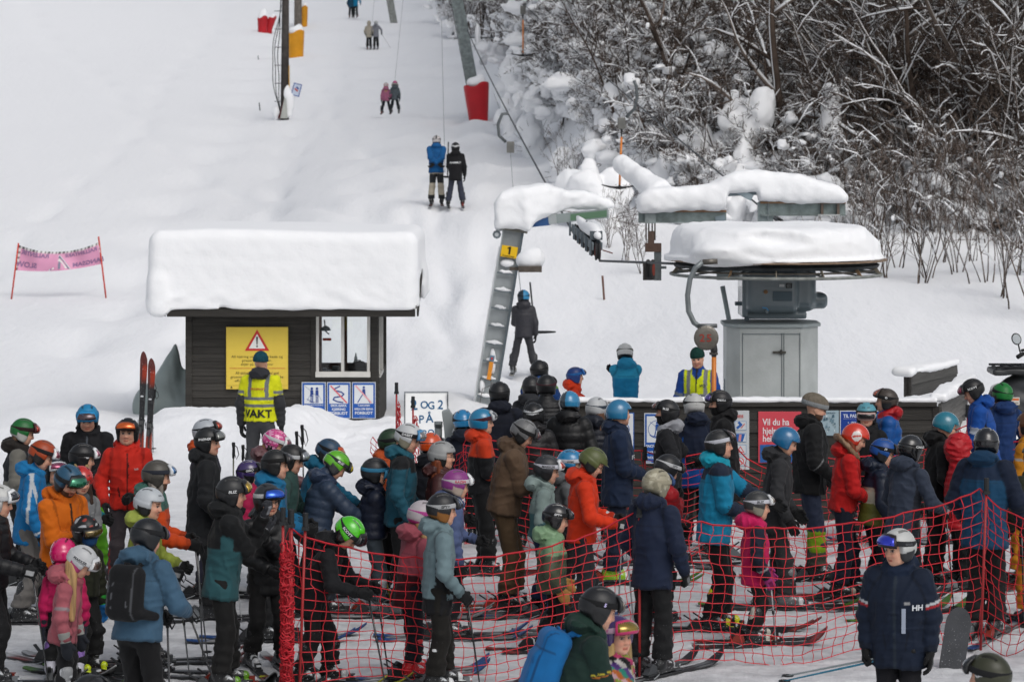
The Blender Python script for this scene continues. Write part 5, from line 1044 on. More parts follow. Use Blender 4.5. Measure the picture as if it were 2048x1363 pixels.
def goggle_parts(pos, frame, lens, strapc, text=None, scol='#d8dadc'):
    out = []; L = lin; zc, tl = {'up': (.054, .036), 'on': (.002, .0), 'high': (.06, .055)}[pos]; fr = .0 if pos == 'on' else .006
    m = MB(); ph = np.linspace(-math.pi+.001, math.pi-.001, 49); V, F_, _ = strip(.028 if pos == 'on' else .03, .066 if pos == 'on' else .068, -.0 if pos == 'on' else .026, ph, .003, .004, None)
    m.add(V, F_, L(strapc)); 
    out.append(('strap', m, 'fabric'))
    if text:
        t = MB()
        for sgn in (1, -1):
            V, F_ = text2d(text, .032, .03, 'CENTER'); P = []
            for X_, Y_, _ in V:
                p = sgn*math.pi*.5+X_/.13
                tl_ = 0 if pos == 'on' else .026; z = .037+Y_+tl_*math.cos(p)+(0 if pos == 'on' else .002); q, a, b, cx = ellz(z); q = float(q)
                P.append((cx+(a*q+.0085)*math.cos(p), (b*q+.0085)*math.sin(p), z))
            t.add(P, F_, L(scol))
        out.append(('lettering', t, 'signm'))
    m = MB(); ph = np.linspace(-.82, .82, 15); V, F_, _ = strip(zc-.046, zc+.046, tl, ph, .002+fr, .034, None, cent=1); m.add(V, F_, L(frame)); out.append(('frame', m, 'plastic'))
    m = MB(); ph = np.linspace(-.70, .70, 15); V, F_, _ = strip(zc-.036, zc+.037, tl, ph, .028+fr, .012, None, cent=1); m.add(V, F_, L(lens)); out.append(('lens', m, 'lens'))
    return out
def hand_mesh(pose, c1, c2, side):
    ang = {'grip': (35, 115, 190), 'rest': (12, 38, 62), 'flat': (4, 12, 18)}[pose]
    def F(P):
        f = smin(bx(P, (.05, 0, 0), (.047, .043, .019), .018), rcone(P, (-.07, 0, 0), (.01, 0, 0), .05, .036, (0, 0, 1), .85), .02)
        for i in range(4):
            L_ = (.034, .038, .036, .029)[i]; p = np.array([.088-.004*abs(i-1.3), .034-.0225*i, .002]); 
            for k, (a, l) in enumerate(zip(ang, (L_, L_*.75, L_*.6))):
                r = math.radians(a); q = p+l*np.array([math.cos(r), (.034-.0225*i)*.12, -math.sin(r)]); g = rcone(P, p, q, .0125-.0006*k, .012-.0008*k)
                f = smin(f, g, .008) if k == 0 else np.minimum(f, g) if k == 2 else smin(f, g, .004); p = q
        f = smin(f, rcone(P, (.02, .03, -.006), (.055, .062 if pose != 'grip' else .052, -.02), .017, .0145), .012); f = smin(f, rcone(P, (.055, .062 if pose != 'grip' else .052, -.02), (.088, .058 if pose != 'grip' else .030, -.032 if pose != 'grip' else -.045), .0145, .012), .005)
        return f
    V, Q = surfnet(F, (-.09, -.065, -.09), (.2, .085, .055), .0058); c = np.empty((len(V), 3)); c[:] = lin(c1); c[(V[:, 0] < .0)] = lin(c2 or c1)
    if c2: c[(V[:, 2] > .008) & (V[:, 0] > .03) & (np.abs(V[:, 1]) < .02)] = lin(c2)
    if side > 0: V = V*np.array([1, -1, 1]); Q = Q[:, ::-1]
    me = meshdata('glove', V, np.ascontiguousarray(Q), c); me.materials.append(M['fabric'] if pose != 'x' else M['skin']); return me
def mitten_mesh(c1, c2, side):
    def F(P):
        f = smin(ell(P, (.075, -.002, -.006), (.085, .055, .034)), rcone(P, (-.07, 0, 0), (.01, 0, 0), .054, .042), .025)
        return smin(f, rcone(P, (.02, .035, -.008), (.075, .068, -.022), .02, .018), .012)
    V, Q = surfnet(F, (-.09, -.07, -.07), (.18, .1, .06), .007); c = np.empty((len(V), 3)); c[:] = lin(c1); c[V[:, 0] < .0] = lin(c2 or c1)
    if side > 0: V = V*np.array([1, -1, 1]); Q = Q[:, ::-1]
    me = meshdata('mitten', V, np.ascontiguousarray(Q), c); me.materials.append(M['fabric']); return me
def boot_mesh(c1, c2):
    def F(P):
        f = rcone(P, (-.035, 0, .08), (.03, 0, .33), .06, .07); f = smin(f, rcone(P, (-.055, 0, .06), (.13, 0, .052), .055, .044, (0, 1, 0), .88), .025)
        f = np.minimum(f, bx(P, (.045, 0, .01), (.158, .038, .014), .008)); s = .0
        for a, b in (((.05, 0, .10), (.09, 0, .075)), ((.02, 0, .165), (.085, 0, .15)), ((.03, 0, .23), (.09, 0, .22)), ((.035, 0, .285), (.1, 0, .28))):
            f = np.minimum(f, np.maximum(f-.006, rcone(P*np.array([1, .3, 1]), a, b, .011, .011)))
        return np.maximum(f, -P[:, 2]-.006)
    V, Q = surfnet(F, (-.14, -.085, -.02), (.22, .085, .42), .0085); c = np.empty((len(V), 3)); c[:] = lin(c1); x, y, z = V.T
    for a, b in (((.05, 0, .10), (.09, 0, .075)), ((.02, 0, .165), (.085, 0, .15)), ((.03, 0, .23), (.09, 0, .22)), ((.035, 0, .285), (.1, 0, .28))):
        c[rcone(V*np.array([1, .3, 1]), a, b, .013, .013) < 0] = lin('#b9bdc0')
    c[(z > .18) & (x < .0)] = lin(c2); c[(z < .12) & (x > .12)] = lin(c2); c[z < .02] = lin('#2a2b2c')
    me = meshdata('ski_boot', V, Q, c); me.materials.append(M['boot']); return me
# ---------------------------------------------------------------- people
ARM = dict(down=(.06, .14, -.98), hang=(.16, .16, -.9), front=(.44, -.24, -.66), pole=(.52, .06, -.56), polelow=(.36, .14, -.78), phone=(.50, -.34, -.38), face=(.52, -.46, .16), back=(-.42, -.42, -.70), reach=(.93, .0, -.25), hip=(.15, .32, -.70), fwdlow=(.85, .0, -.5), away=(.5, .55, -.6), rest=(.26, .08, -.84), chest=(.55, -.5, -.12), in_pocket=(.28, .12, -.66))
def rotY(a): return np.array([[math.cos(a), 0, math.sin(a)], [0, 1, 0], [-math.sin(a), 0, math.cos(a)]])
def rotZ(a): return np.array([[math.cos(a), -math.sin(a), 0], [math.sin(a), math.cos(a), 0], [0, 0, 1]])
def rotX(a): return np.array([[1, 0, 0], [0, math.cos(a), -math.sin(a)], [0, math.sin(a), math.cos(a)]])
def m4(R, t): M_ = Matrix([list(map(float, r)) for r in R]).to_4x4(); M_.translation = Vector(tuple(map(float, t))); return M_
_pid = [0]
PEOPLE = []
def person(px, yt, h, face, label, who, J, T='#17181a', hel=('std', '#1d1e20', '#141416'), gog=None, head='m', skin=SKIN, lean=3, bow=0, yaw=0, roll=0, arms=('hang', 'hang'), glove=('#161719', None), gpose=None, boot=('#1b1c1e', '#2b2c2e'), skis=None, poles=(), extra=(), s=None, stance=.11, knee=.05, hair=None, mask=None, glasses=False, group='people queueing for the lift', legs=True, beanie=None, feet=(0, 0), res=None, sl=None, bend=0):
    _pid[0] += 1; sd = _pid[0]; rng = np.random.default_rng(sd*13+5)
    jr = np.random.default_rng(sd*31+1)
    if group.startswith('people q') and feet == (0, 0): feet = tuple(jr.uniform(-.09, .09, 2)); lean = lean+jr.normal(0, 1.6); roll = roll+jr.normal(0, 3.5); yaw = yaw+jr.normal(0, 6); face = face+jr.normal(0, 5); knee = knee+jr.uniform(-.03, .04); stance = stance+jr.uniform(-.015, .03)
    k = h/1.8; L = math.radians(lean); zh = .51*h-bend; zs = h-.35-bend; hs = 1.0 if h > 1.5 else .95
    hip = np.array([-.03-.3*bend, 0, zh]); u = np.array([math.sin(L), 0, math.cos(L)]); n_ = np.array([math.cos(L), 0, -math.sin(L)])
    SC = hip+u*(zs-zh); NB = SC+u*.05; ha = L*.5+math.radians(bow); hd = np.array([math.sin(ha*.8), 0, math.cos(ha*.8)]); HCn = NB+hd*.155+n_*.012
    HR = rotZ(math.radians(yaw))@rotY(ha)@rotX(math.radians(roll))
    top = HCn[2]+.157*hs; lift = .045 if legs else 0
    if s is None:
        sc = (yt-YH)/(CH-top-lift)
    else: sc = s
    fa = math.radians(face); Rz = rotZ(fa); off = Rz@HCn
    y = FP/sc; x = (px-1024)/sc; rx, ry = x-off[0], y-off[1]; g = Gz(rx, ry)
    if s is None and abs(g) > .03: # settle on uneven snow
        for _ in range(4): sc = (yt-YH)/(CH-top-lift-g); y = FP/sc; x = (px-1024)/sc; rx, ry = x-off[0], y-off[1]; g = Gz(rx, ry)
    r = empty('person', (rx, ry, g+lift), fa, label, 'person', group); MW = m4(Rz, (rx, ry, g+lift)); MH = m4(HR*hs, HCn)
    rs = res or (.0135 if sc > 150 else (.018 if sc > 100 else .026))
    # --- head
    b = bpy.data.objects.new('body', cached(('head', head, skin), lambda: head_mesh(head, skin))); COL.objects.link(b); b.parent = r; b.matrix_local = MH
    if hel:
        st, shell, pad = hel[:3]; ex = hel[3] if len(hel) > 3 else None
        hm = bpy.data.objects.new('helmet', cached(('hel', hel), lambda: helmet_mesh(st, shell, pad, ex))); COL.objects.link(hm); hm.parent = r; hm.matrix_local = MH
        if gog:
            gp = cached(('gog', gog), lambda: [(n, meshdata(n, np.concatenate(m_.v), m_.f, np.concatenate(m_.c)), mm) for n, m_, mm in goggle_parts(*gog)])
            for n, me, mm in gp:
                if not me.materials: me.materials.append(M[mm])
                o = bpy.data.objects.new('goggle_'+n if n != 'lettering' else n, me); COL.objects.link(o); o.parent = hm
    if beanie:
        def Fb(P): 
            f = ell(P, (-.018, 0, .045), (.118+.03*(beanie[2] > 0), .1, .115)); f = smin(f, ell(P, (-.06, 0, .07), (.1, .1, .085)), .04) if beanie[2] else f
            f = smax(f, .02-P[:, 2]+.35*P[:, 0]*0-.28*P[:, 0]*-1*.0, .008); cu = smax(ell(P, (-.014, 0, .035), (.116, .097, .3)), np.abs(P[:, 2]-.045)-.024, .008); f = smin(f, cu, .004)
            return f-.0028*np.sin(np.arctan2(P[:, 1], P[:, 0])*38)
        sdf_obj('beanie', Fb, (-.2, -.14, -.01), (.15, .14, .2), .0075, M['knit'], beanie[0], r, (lambda V, c: c.__setitem__(V[:, 2] < .07, lin(beanie[1]))) if beanie[1] else None, wm=MH)
    if mask:
        mk = cached(('mask', mask), lambda: (lambda V, Q: meshdata('neck_warmer', V, Q, lin(mask)))(*surfnet(lambda P: smax(np.maximum(smin(head_sdf(P)-.007, rcone(P, (-.01, 0, -.08), (-.04, 0, -.2), .072, .085), .03), P[:, 2]+.028+.0*P[:, 0]), -P[:, 2]-.22, .01)-.002*noise(P, 60, 5), (-.14, -.13, -.24), (.14, .13, .0), .0075)))
        if not mk.materials: mk.materials.append(M['fabric'])
        o = bpy.data.objects.new('neck_warmer', mk); COL.objects.link(o); o.parent = r; o.matrix_local = MH
    if glasses:
        m = MB()
        for sg in (1, -1): m.tube([(.106, sg*.032+.021*math.cos(t), .002+.017*math.sin(t)) for t in np.linspace(0, 6.283, 14)], .0018, '#2d2a28', 4); m.tube([(.104, sg*.053, .006), (.0, sg*.083, .006)], .0018, '#2d2a28', 4)
        m.tube([(.106, -.011, .006), (.106, .011, .006)], .0018, '#2d2a28', 4); o = m.build('glasses', M['plastic'], r); o.matrix_local = MH
    # --- arms by two bone reach
    Lu, Lf = .168*h, .155*h; AL = Lu+Lf; sw = .17*k+.012; A_ = []
    for i, sg in enumerate((1, -1)):
        S0 = SC+np.array([0, sg*sw, -.035])+n_*.0; t = ARM[arms[i]] if isinstance(arms[i], str) else arms[i]
        tv = n_*t[0]+np.array([0, sg*t[1], 0])+np.array([0, 0, 1])*t[2]; tv = tv*AL; d = np.linalg.norm(tv); d2 = min(d, AL*.985); tv = tv/d; a = (Lu**2-Lf**2+d2*d2)/(2*d2); hh = math.sqrt(max(Lu**2-a*a, 0))
        hint = np.array([-.55, sg*.55, -.55]) if t[0] > -.1 else np.array([-.5, sg*1.0, .0]); hint = hint-tv*(hint@tv); hint /= np.linalg.norm(hint); E_ = S0+tv*a+hint*hh; W_ = S0+tv*d2; A_.append((S0, E_, W_))
    # --- jacket
    bulk = J.get('bulk', 1.0); puff = J.get('puff', 0); hem = J.get('hem', .03)*h; A0 = hip-u*hem; TL = np.linalg.norm(SC-A0)
    ws = np.array([.188, .172, .192, .168])*k**.85*bulk; ds = np.array([.145, .136, .145, .105])*k**.85*bulk*(1.04 if puff else 1); ts = [0, .32, .74, 1.0]
    ra, rb_, rc = .073*k**.8*bulk+.004, .063*k**.8*bulk+.003, .050*k**.8+.004
    side = np.array([0, 1., 0]); hood = J.get('hood', 'down')
    Sr = max(.07*k, .055)
    def parts(P):
        q = P-A0; t = q@u/TL; w = np.interp(t, ts, ws); dd = np.interp(t, ts, ds)
        tor = (np.sqrt((q@side/w)**2+(q@n_/dd)**2)-1)*np.minimum(w, dd)
        tor = smax(tor, (t-1.0)*TL, .09); tor = smax(tor, -t*TL, .012)
        sh = rcone(P, SC+np.array([0, sw*.86, -.03]), SC-np.array([0, sw*.86, .03]), Sr, Sr); nk = rcone(P, SC-u*.03, NB+u*.05, .115*k, .074)
        tor = smin(smin(tor, sh, .05), nk, .05)
        ar = []
        for (S0, E_, W_) in A_:
            up_ = rcone(P, S0, E_, ra, rb_); fo = rcone(P, E_, W_, rb_, rc); v = W_-E_; v = v/np.linalg.norm(v); fo = smax(fo, (P-W_)@v-.0, .01); ar.append((up_, fo))
        hd_ = None
        if hood == 'down':
            c = NB-n_*.105+u*.015; hd_ = ell(P, c, (.088, .145, .08), np.stack([n_, side, u], 1)); rg = None
            q2 = P-(NB+u*.02); rad = np.hypot(q2@n_+.005, q2@side*.92); rg = np.hypot(rad-.085, (q2@u)*.9-.35*(-(q2@n_)).clip(-.1, .1))-.034; hd_ = smin(hd_, rg, .03)
        elif hood == 'up':
            hd_ = ell((P-HCn)@HR, (-.025, 0, .02), (.15, .13, .165)); hd_ = smin(hd_, rcone(P, NB, HCn, .11, .11), .04); q3 = (P-HCn)@HR; hd_ = smax(hd_-.01*np.abs(np.sin(q3[:, 2]*50))**.6, -rcone(q3, (.06, 0, -.02), (.25, 0, -.02), .07, .09), .02)
        return tor, ar, hd_, t
    def FJ(P):
        tor, ar, hd_, t = parts(P); z = (P-A0)@u
        fold = .007*noise(P*np.array([1, 1, .8]), 16, sd)+.013*(ridge(P*np.array([1.1, 1.1, .5]), 26, sd+1)-.3)+.010*(ridge(P*np.array([.45, .45, 1.5]), 30, sd+2)-.3)*np.exp(-((t-.4)/.3)**2)
        f = tor-(fold*(0 if puff else 1)+(.010*np.abs(np.sin(math.pi*z/(puff or 1)))**.6+.003*noise(P, 26, sd) if puff else 0))
        for (up_, fo), (S0, E_, W_) in zip(ar, A_):
            a_ = (E_-S0)/np.linalg.norm(E_-S0); s1 = (P-E_)@a_; b_ = (W_-E_)/np.linalg.norm(W_-E_); s2 = (P-E_)@b_
            if puff: up2 = up_-.009*np.abs(np.sin(math.pi*s1/puff))**.6; fo2 = fo-.009*np.abs(np.sin(math.pi*s2/puff))**.6
            else:
                w1 = 2.2*noise(P, 9, sd+2); up2 = up_-.006*np.sin(s1*78+w1)*np.exp(-(s1/.15)**2)-.010*(ridge(P, 36, sd+3)-.3); fo2 = fo-.007*np.sin(s2*74+w1)*np.exp(-((s2-.06)/.16)**2)-.009*(ridge(P, 40, sd+4)-.3)
            f = smin(f, smin(up2, fo2, .03), .028)
        if hd_ is not None: f = smin(f, hd_+.006-.018*(ridge(P*np.array([1, 1, 1.4]), 30, sd+5)-.25)-.006*noise(P, 24, sd+6), .012)
        return f
    pts = np.array([A0, SC, NB+u*.08]+[p for a in A_ for p in a]+([HCn] if hood == 'up' else [])); pad = .12*k+.1*bulk; lo = pts.min(0)-pad; hi = pts.max(0)+pad
    lo[2] = max(lo[2], min(A0[2]-.1, min(a[2][2] for a in A_)-.1)); lo[0] = min(lo[0], NB[0]-.24); 
    if hood == 'up': hi = np.maximum(hi, HCn+.2); lo[:2] = np.minimum(lo[:2], HCn[:2]-.2)
    V, Q = surfnet(FJ, lo, hi, rs); c = np.empty((len(V), 3)); base = lin(J['c']); c[:] = base
    tor, ar, hd_, t = parts(V); q = V-A0; fx = q@n_; sy = V[:, 1]
    du = np.min([a[0] for a in ar], 0); df = np.min([a[1] for a in ar], 0); isarm = np.minimum(du, df) < tor-.004; isfo = isarm & (df < du)
    ishood = (hd_ < np.minimum(tor, np.minimum(du, df))-.001) if hd_ is not None else np.zeros(len(V), bool)
    w = np.interp(t, ts, ws)
    def setc(mask, col): c[mask] = lin(col)
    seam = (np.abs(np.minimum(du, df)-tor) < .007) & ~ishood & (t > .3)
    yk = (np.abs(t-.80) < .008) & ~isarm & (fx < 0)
    hb = (t < .035) & ~isarm
    if 'low' in J: setc(~isarm & ~ishood & (t < J['low'][1]), J['low'][0])
    if 'yoke' in J: setc(~ishood & (V[:, 2] > A0[2]+TL*u[2]*J['yoke'][1]+.06*(np.abs(sy) > .12)*J.get('vee', 0)), J['yoke'][0])
    if 'side' in J: setc(~isarm & ~ishood & (np.abs(fx) < .055) & (t < .8), J['side'])
    if 'backp' in J: setc(~isarm & ~ishood & (fx < -.0) & (t < J['backp'][1]), J['backp'][0])
    if 'arm' in J: setc(isarm, J['arm'])
    if 'fore' in J: setc(isfo, J['fore'])
    if 'midband' in J: col, a, b_ = J['midband']; setc(~isarm & ~ishood & (t > a) & (t < b_), col)
    if ishood.any() and 'hoodc' in J: setc(ishood, J['hoodc'])
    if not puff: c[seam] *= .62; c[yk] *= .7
    c[hb] *= .72
    if 'vest' not in J:
        zb = ~isarm & ~ishood & (np.abs(sy) < .009) & (fx > 0); c[zb] *= .45
        pk = ~isarm & ~ishood & (np.abs(np.abs(sy)-.085-.12*(t-.3)) < .007) & (fx > 0) & (t > .2) & (t < .42); c[pk] *= .5
        cfz = isfo & (np.min([np.linalg.norm(V-a_[2], axis=1) for a_ in A_], 0) < .075); c[cfz] *= .6
    if 'vest' not in J and not puff and h > 1.45: lg = ~isarm & ~ishood & (np.abs(sy-.095) < .022) & (np.abs(t-.735) < .013) & (fx > 0); c[lg] = np.clip(c[lg]*.3+.35, 0, .8)
    if 'zip' in J: setc(~isarm & ~ishood & (np.abs(sy) < .011) & (fx > 0), J['zip'])
    if 'pocket' in J: setc(~isarm & (np.abs(np.abs(sy)-.09-.1*(t-.35)) < .008) & (fx > 0) & (t > .22) & (t < .42), J['pocket'])
    if 'chest' in J: setc(~isarm & (np.abs(sy-.05) < .009) & (fx > 0) & (t > .55) & (t < .8), J['chest'])
    for bd in J.get('bands', ()):
        pt, a, b_, col = bd
        for (S0, E_, W_), (up_, fo) in zip(A_, ar):
            if pt == 'u': v = E_-S0; s_ = (V-S0)@v/(v@v); setc((up_ < tor+.02) & (up_ <= fo) & (s_ > a) & (s_ < b_) & isarm, col)
            if pt == 'f': v = W_-E_; s_ = (V-E_)@v/(v@v); setc((fo < tor+.02) & (fo <= up_) & (s_ > a) & (s_ < b_) & isarm, col)
            if pt == 'l': v = E_-S0; s_ = (V-S0)@v/(v@v); o_ = V-S0-s_[:, None]*v; setc(isarm & (np.abs(o_[:, 0]+.0) < .015), col)
    if 'vest' in J:
        Y_, G_ = J['vest']; vm = ~isfo & ~ishood & ~(isarm & (np.array([min(((p-A_[0][0])@(A_[0][1]-A_[0][0]))/Lu**2, 9) if p[1] > 0 else ((p-A_[1][0])@(A_[1][1]-A_[1][0]))/Lu**2 for p in V]) > J.get('sleeve', .62))) & (V[:, 2] < NB[2]+.0)
        if J.get('sleeveless'): vm = ~isfo & ~ishood & (np.abs(sy) < sw*.97) & (V[:, 2] < NB[2]+.01)
        if J.get('sleeveless'): vm &= ~((fx > 0) & (np.abs(sy) < .008+.06*np.clip((t-.88)/.12, 0, 1)))
        c[vm] = lin(Y_); gb = vm & (((t > .33) & (t < .40)) | ((t > .5) & (t < .57)) | ((np.abs(np.abs(sy)-.115) < .024) & (t > .5))) & ~isarm; c[gb] = lin(G_)
        ga = vm & isarm & (V[:, 2] < A_[0][0][2]-.12) & (V[:, 2] > A_[0][0][2]-.165); c[ga] = lin(G_)
    if 'patch' in J: q2 = noise(V, 16, 77); pal = J['patch']; 
    if 'patch' in J:
        ix = (np.floor((V@np.array([3.1, 7.7, 9.3])+.4*noise(V, 12, 8))*2.2)+np.floor((V@np.array([-8, 2.2, 6.5])+.3*noise(V, 10, 9))*2)).astype(int) % len(pal)
        c[:] = np.array([lin(p_) for p_ in pal])[ix]
    jo = link('jacket', meshdata('jacket', V, Q, c), M['puffer'] if puff else M['fabric'], r)
    if J.get('furc') and hood:
        sdf_obj('fur_trim', lambda P: (lambda q2: np.hypot(np.hypot((q2@n_)+.03, (q2@side)*.9)-.115, (q2@u)-.9*(-(q2@n_)).clip(-.12, .12)*.9)-.036)(P-(NB+u*.045))-.012*np.maximum(noise(P, 75, 3), -.3), NB-.22, NB+.24, .0095, M['hair'], J['furc'], r)
    # --- decals: writing lying on the jacket
    for (body, ph0, t0, sz, col) in J.get('text', ()):
        V2, F2 = text2d(body, sz, .03); P_ = []
        for X_, Y_, _ in V2:
            tt = t0+Y_/TL; w_ = np.interp(tt, ts, ws); d_ = np.interp(tt, ts, ds); p_ = math.radians(ph0)+X_/((w_+d_)/2); P_.append(tuple(A0+u*(tt*TL)+n_*((d_+.012)*math.cos(p_))+side*((w_+.012)*math.sin(p_))))
        m = MB(); m.add(P_, F2, col); m.build('lettering', M['signm'], jo)
    # --- trousers, boots, skis
    if legs:
        HJ = [hip+np.array([0, sg*.088*k, -.03]) for sg in (1, -1)]; AN = [np.array([feet[i], sg*stance, .03]) for i, sg in enumerate((1, -1))]
        KN = [(HJ[i]+AN[i])/2+np.array([knee+.25*bend, 0, .0]) for i in range(2)]
        Tc = T if isinstance(T, dict) else dict(c=T)
        def FT(P):
            f = ell(P, hip+np.array([.0, 0, .0]), (.135*k, .165*k, .13*k))
            for i in range(2):
                lg = smin(rcone(P, HJ[i], KN[i], .098*k, .077*k), rcone(P, KN[i], AN[i]+np.array([0, 0, .12]), .077*k, .082*k+.012), .04)
                zz = P[:, 2]; lg = lg-.012*(ridge(P*np.array([1, 1, .65]), 30, sd+6)-.3)-.007*np.sin(zz*62+2.5*noise(P, 8, sd+7))*np.exp(-((zz-.24)/.13)**2)-.005*np.sin(zz*55+2*noise(P, 7, sd+8))*np.exp(-((zz-KN[i][2])/.1)**2)-.004*noise(P, 16, sd+9)
                f = smin(f, lg, .03)
            return smax(f, .125-P[:, 2]+.02*noise(P, 9, sd), .01)
        pts = np.array([hip]+HJ+KN+AN); lo = pts.min(0)-.16*k-.02; hi = pts.max(0)+.16*k; lo[2] = .1; hi[2] = hip[2]+.14
        V, Q = surfnet(FT, lo, hi, rs*1.08); c = np.empty((len(V), 3)); c[:] = lin(Tc['c'])
        if 'low' in Tc: c[V[:, 2] < Tc['low'][1]] = lin(Tc['low'][0])
        if 'mid' in Tc: c[(V[:, 2] < Tc['mid'][2]) & (V[:, 2] > Tc['mid'][1])] = lin(Tc['mid'][0])
        if 'stripe' in Tc: c[(np.abs(V[:, 0]-np.interp(V[:, 2], [AN[0][2], KN[0][2], hip[2]], [AN[0][0], KN[0][0], hip[0]])) < .012) & (np.abs(V[:, 1]) > .1)] = lin(Tc['stripe'])
        link('trousers', meshdata('trousers', V, Q, c), M['fabricw'], r)
        bs = k**.6; bm = cached(('boot', boot), lambda: boot_mesh(*boot))
        for i in range(2):
            o = bpy.data.objects.new('ski_boot', bm); COL.objects.link(o); o.parent = r; o.matrix_local = m4(np.eye(3)*bs, AN[i]*np.array([1, 1, 0]))
            if skis:
                ln = (skis[2] if len(skis) > 2 else .93)*h; th = rng.normal(0, .035); wp = MW@Vector(tuple(AN[i]*np.array([1, 1, 0]))); near = (wp.y < (MW@Vector(tuple(AN[1-i]*np.array([1, 1, 0])))).y)
                side_ = 'nearer' if near else 'farther'
                if 50 < abs(face % 180) < 130 or abs((face % 180)-90) < 35: side_ = 'left' if i == 0 else 'right'
                dz = Gz(wp.x+.3*math.cos(fa), wp.y+.3*math.sin(fa))-Gz(wp.x-.3*math.cos(fa), wp.y-.3*math.sin(fa)); pitch = -math.atan2(dz, .6)
                zz = g+.012*i
                ski(None, 0, ln, (skis[0], skis[1]), f'{side_} ski of {who}', group='skis worn in the queue' if group.startswith('people q') else 'skis of the lift riders', bind=rng.choice(['#2b2c2e', '#6d7174', '#222325', '#3c3f42', '#1b1c1e', '#7c2a1e']), M4=m4(rotZ(fa+th)@rotY(pitch), (wp.x, wp.y, g+.006+.006*i+lift*0)))
    # --- hands
    for i, sg in enumerate((1, -1)):
        S0, E_, W_ = A_[i]; X_ = W_-E_; X_ /= np.linalg.norm(X_); arm = arms[i]
        if arm in ('pole', 'polelow', 'front', 'rest'): X_ = X_+np.array([.35, 0, -.1]); X_ /= np.linalg.norm(X_)
        ref = n_*.6+np.array([0, 0, .8]); ref = ref-X_*(ref@X_); ref /= np.linalg.norm(ref)
        if sg > 0: Yv = -ref
        else: Yv = ref
        Zv = np.cross(X_, Yv); Rm = np.stack([X_, Yv, Zv], 1); gp = (gpose[i] if gpose else ('grip' if (i in [p[0] for p in poles] or arm in ('pole', 'front', 'polelow', 'phone', 'face')) else 'rest'))
        gc = glove; gs = 1.1*k**.5
        me = cached(('mit', gc, sg), lambda: mitten_mesh(gc[0], gc[1], sg)) if gp == 'mitten' else cached(('hand', gp, gc, sg), lambda: hand_mesh(gp, gc[0], gc[1], sg))
        o = bpy.data.objects.new('mitten' if gp == 'mitten' else ('hand' if gc[0] == SKIN else 'glove'), me); COL.objects.link(o); o.parent = r; o.matrix_local = m4(Rm*gs, W_)
        if gc[0] == SKIN and me.materials[0] != M['skin']: me.materials[0] = M['skin']
        for pz in poles:
            if pz[0] != i: continue
            _, pc, gc_, dx, dy = pz[:5]; hp = W_+X_*.085*gs-Zv*.018; ax = np.array([0, 0, 1.]); hw = MW@Vector(tuple(hp)); tipl = MW@Vector(tuple(hp+np.array([dx, dy, 0]))); tg = Gz(tipl.x, tipl.y); tip = Vector((tipl.x, tipl.y, tg)); d_ = (hw-tip).normalized(); near = 'left hand' if i == 0 else 'right hand'
            pole(hw+d_*.07, tip, pc, gc_, f'ski pole in the {near} of {who}')
    if hair:
        hc, ln, st = hair; hp = lambda v: HCn+HR@np.array(v)*hs; dn = np.array([0, 0, -1.])
        if st == 'back': segs = [(hp((-.07, .03, -.05)), hp((-.09, .03, -.05))+dn*ln+u*0-n_*.03, .045, .03), (hp((-.07, -.03, -.05)), hp((-.09, -.04, -.05))+dn*ln*.9-n_*.03, .045, .028)]
        elif st == 'front': segs = [(hp((.02, sg*.075, -.05)), hp((.03, sg*.1, -.05))+dn*ln, .032, .022) for sg in (1, -1)]+[(hp((-.05, sg*.06, -.06)), hp((-.03, sg*.12, -.06))+dn*ln*.8, .04, .025) for sg in (1, -1)]
        elif st == 'side': segs = [(hp((-.03, -.08, -.05)), hp((-.02, -.13, -.05))+dn*ln, .045, .024), (hp((-.06, -.06, -.05)), hp((-.09, -.12, -.05))+dn*ln*.9, .045, .022)]
        else: a = hp((-.1, 0, -.06)); segs = [(a, a-n_*.08+dn*ln*.4, .022, .03), (a-n_*.08+dn*ln*.4, a-n_*.07+dn*ln+np.array([0, -.05, 0]), .03, .012)]
        P0 = np.array([s_[0] for s_ in segs]+[s_[1] for s_ in segs])
        def FH(P):
            f = segs and rcone(P, *segs[0])
            for s_ in segs[1:]: f = smin(f, rcone(P, *s_), .02)
            return f-.007*noise(P*np.array([1, 1, .12]), 85, sd)-.004*noise(P*np.array([1, 1, .25]), 150, sd+1)
        V, Q = surfnet(FH, P0.min(0)-.07, P0.max(0)+.07, .0085); q = noise(V*np.array([1, 1, .1]), 120, 4); c = lin(hc)*(1+.35*q[:, None]); link('hair', meshdata('hair', V, Q, np.clip(c, .005, .9)), M['hair'], r)
    PEOPLE.append((who, sc, rx, ry)); return dict(r=r, MW=MW, SC=SC, NB=NB, u=u, n=n_, A=A_, hip=hip, HC=HCn, HR=HR, k=k, ds=ds, s=sc)
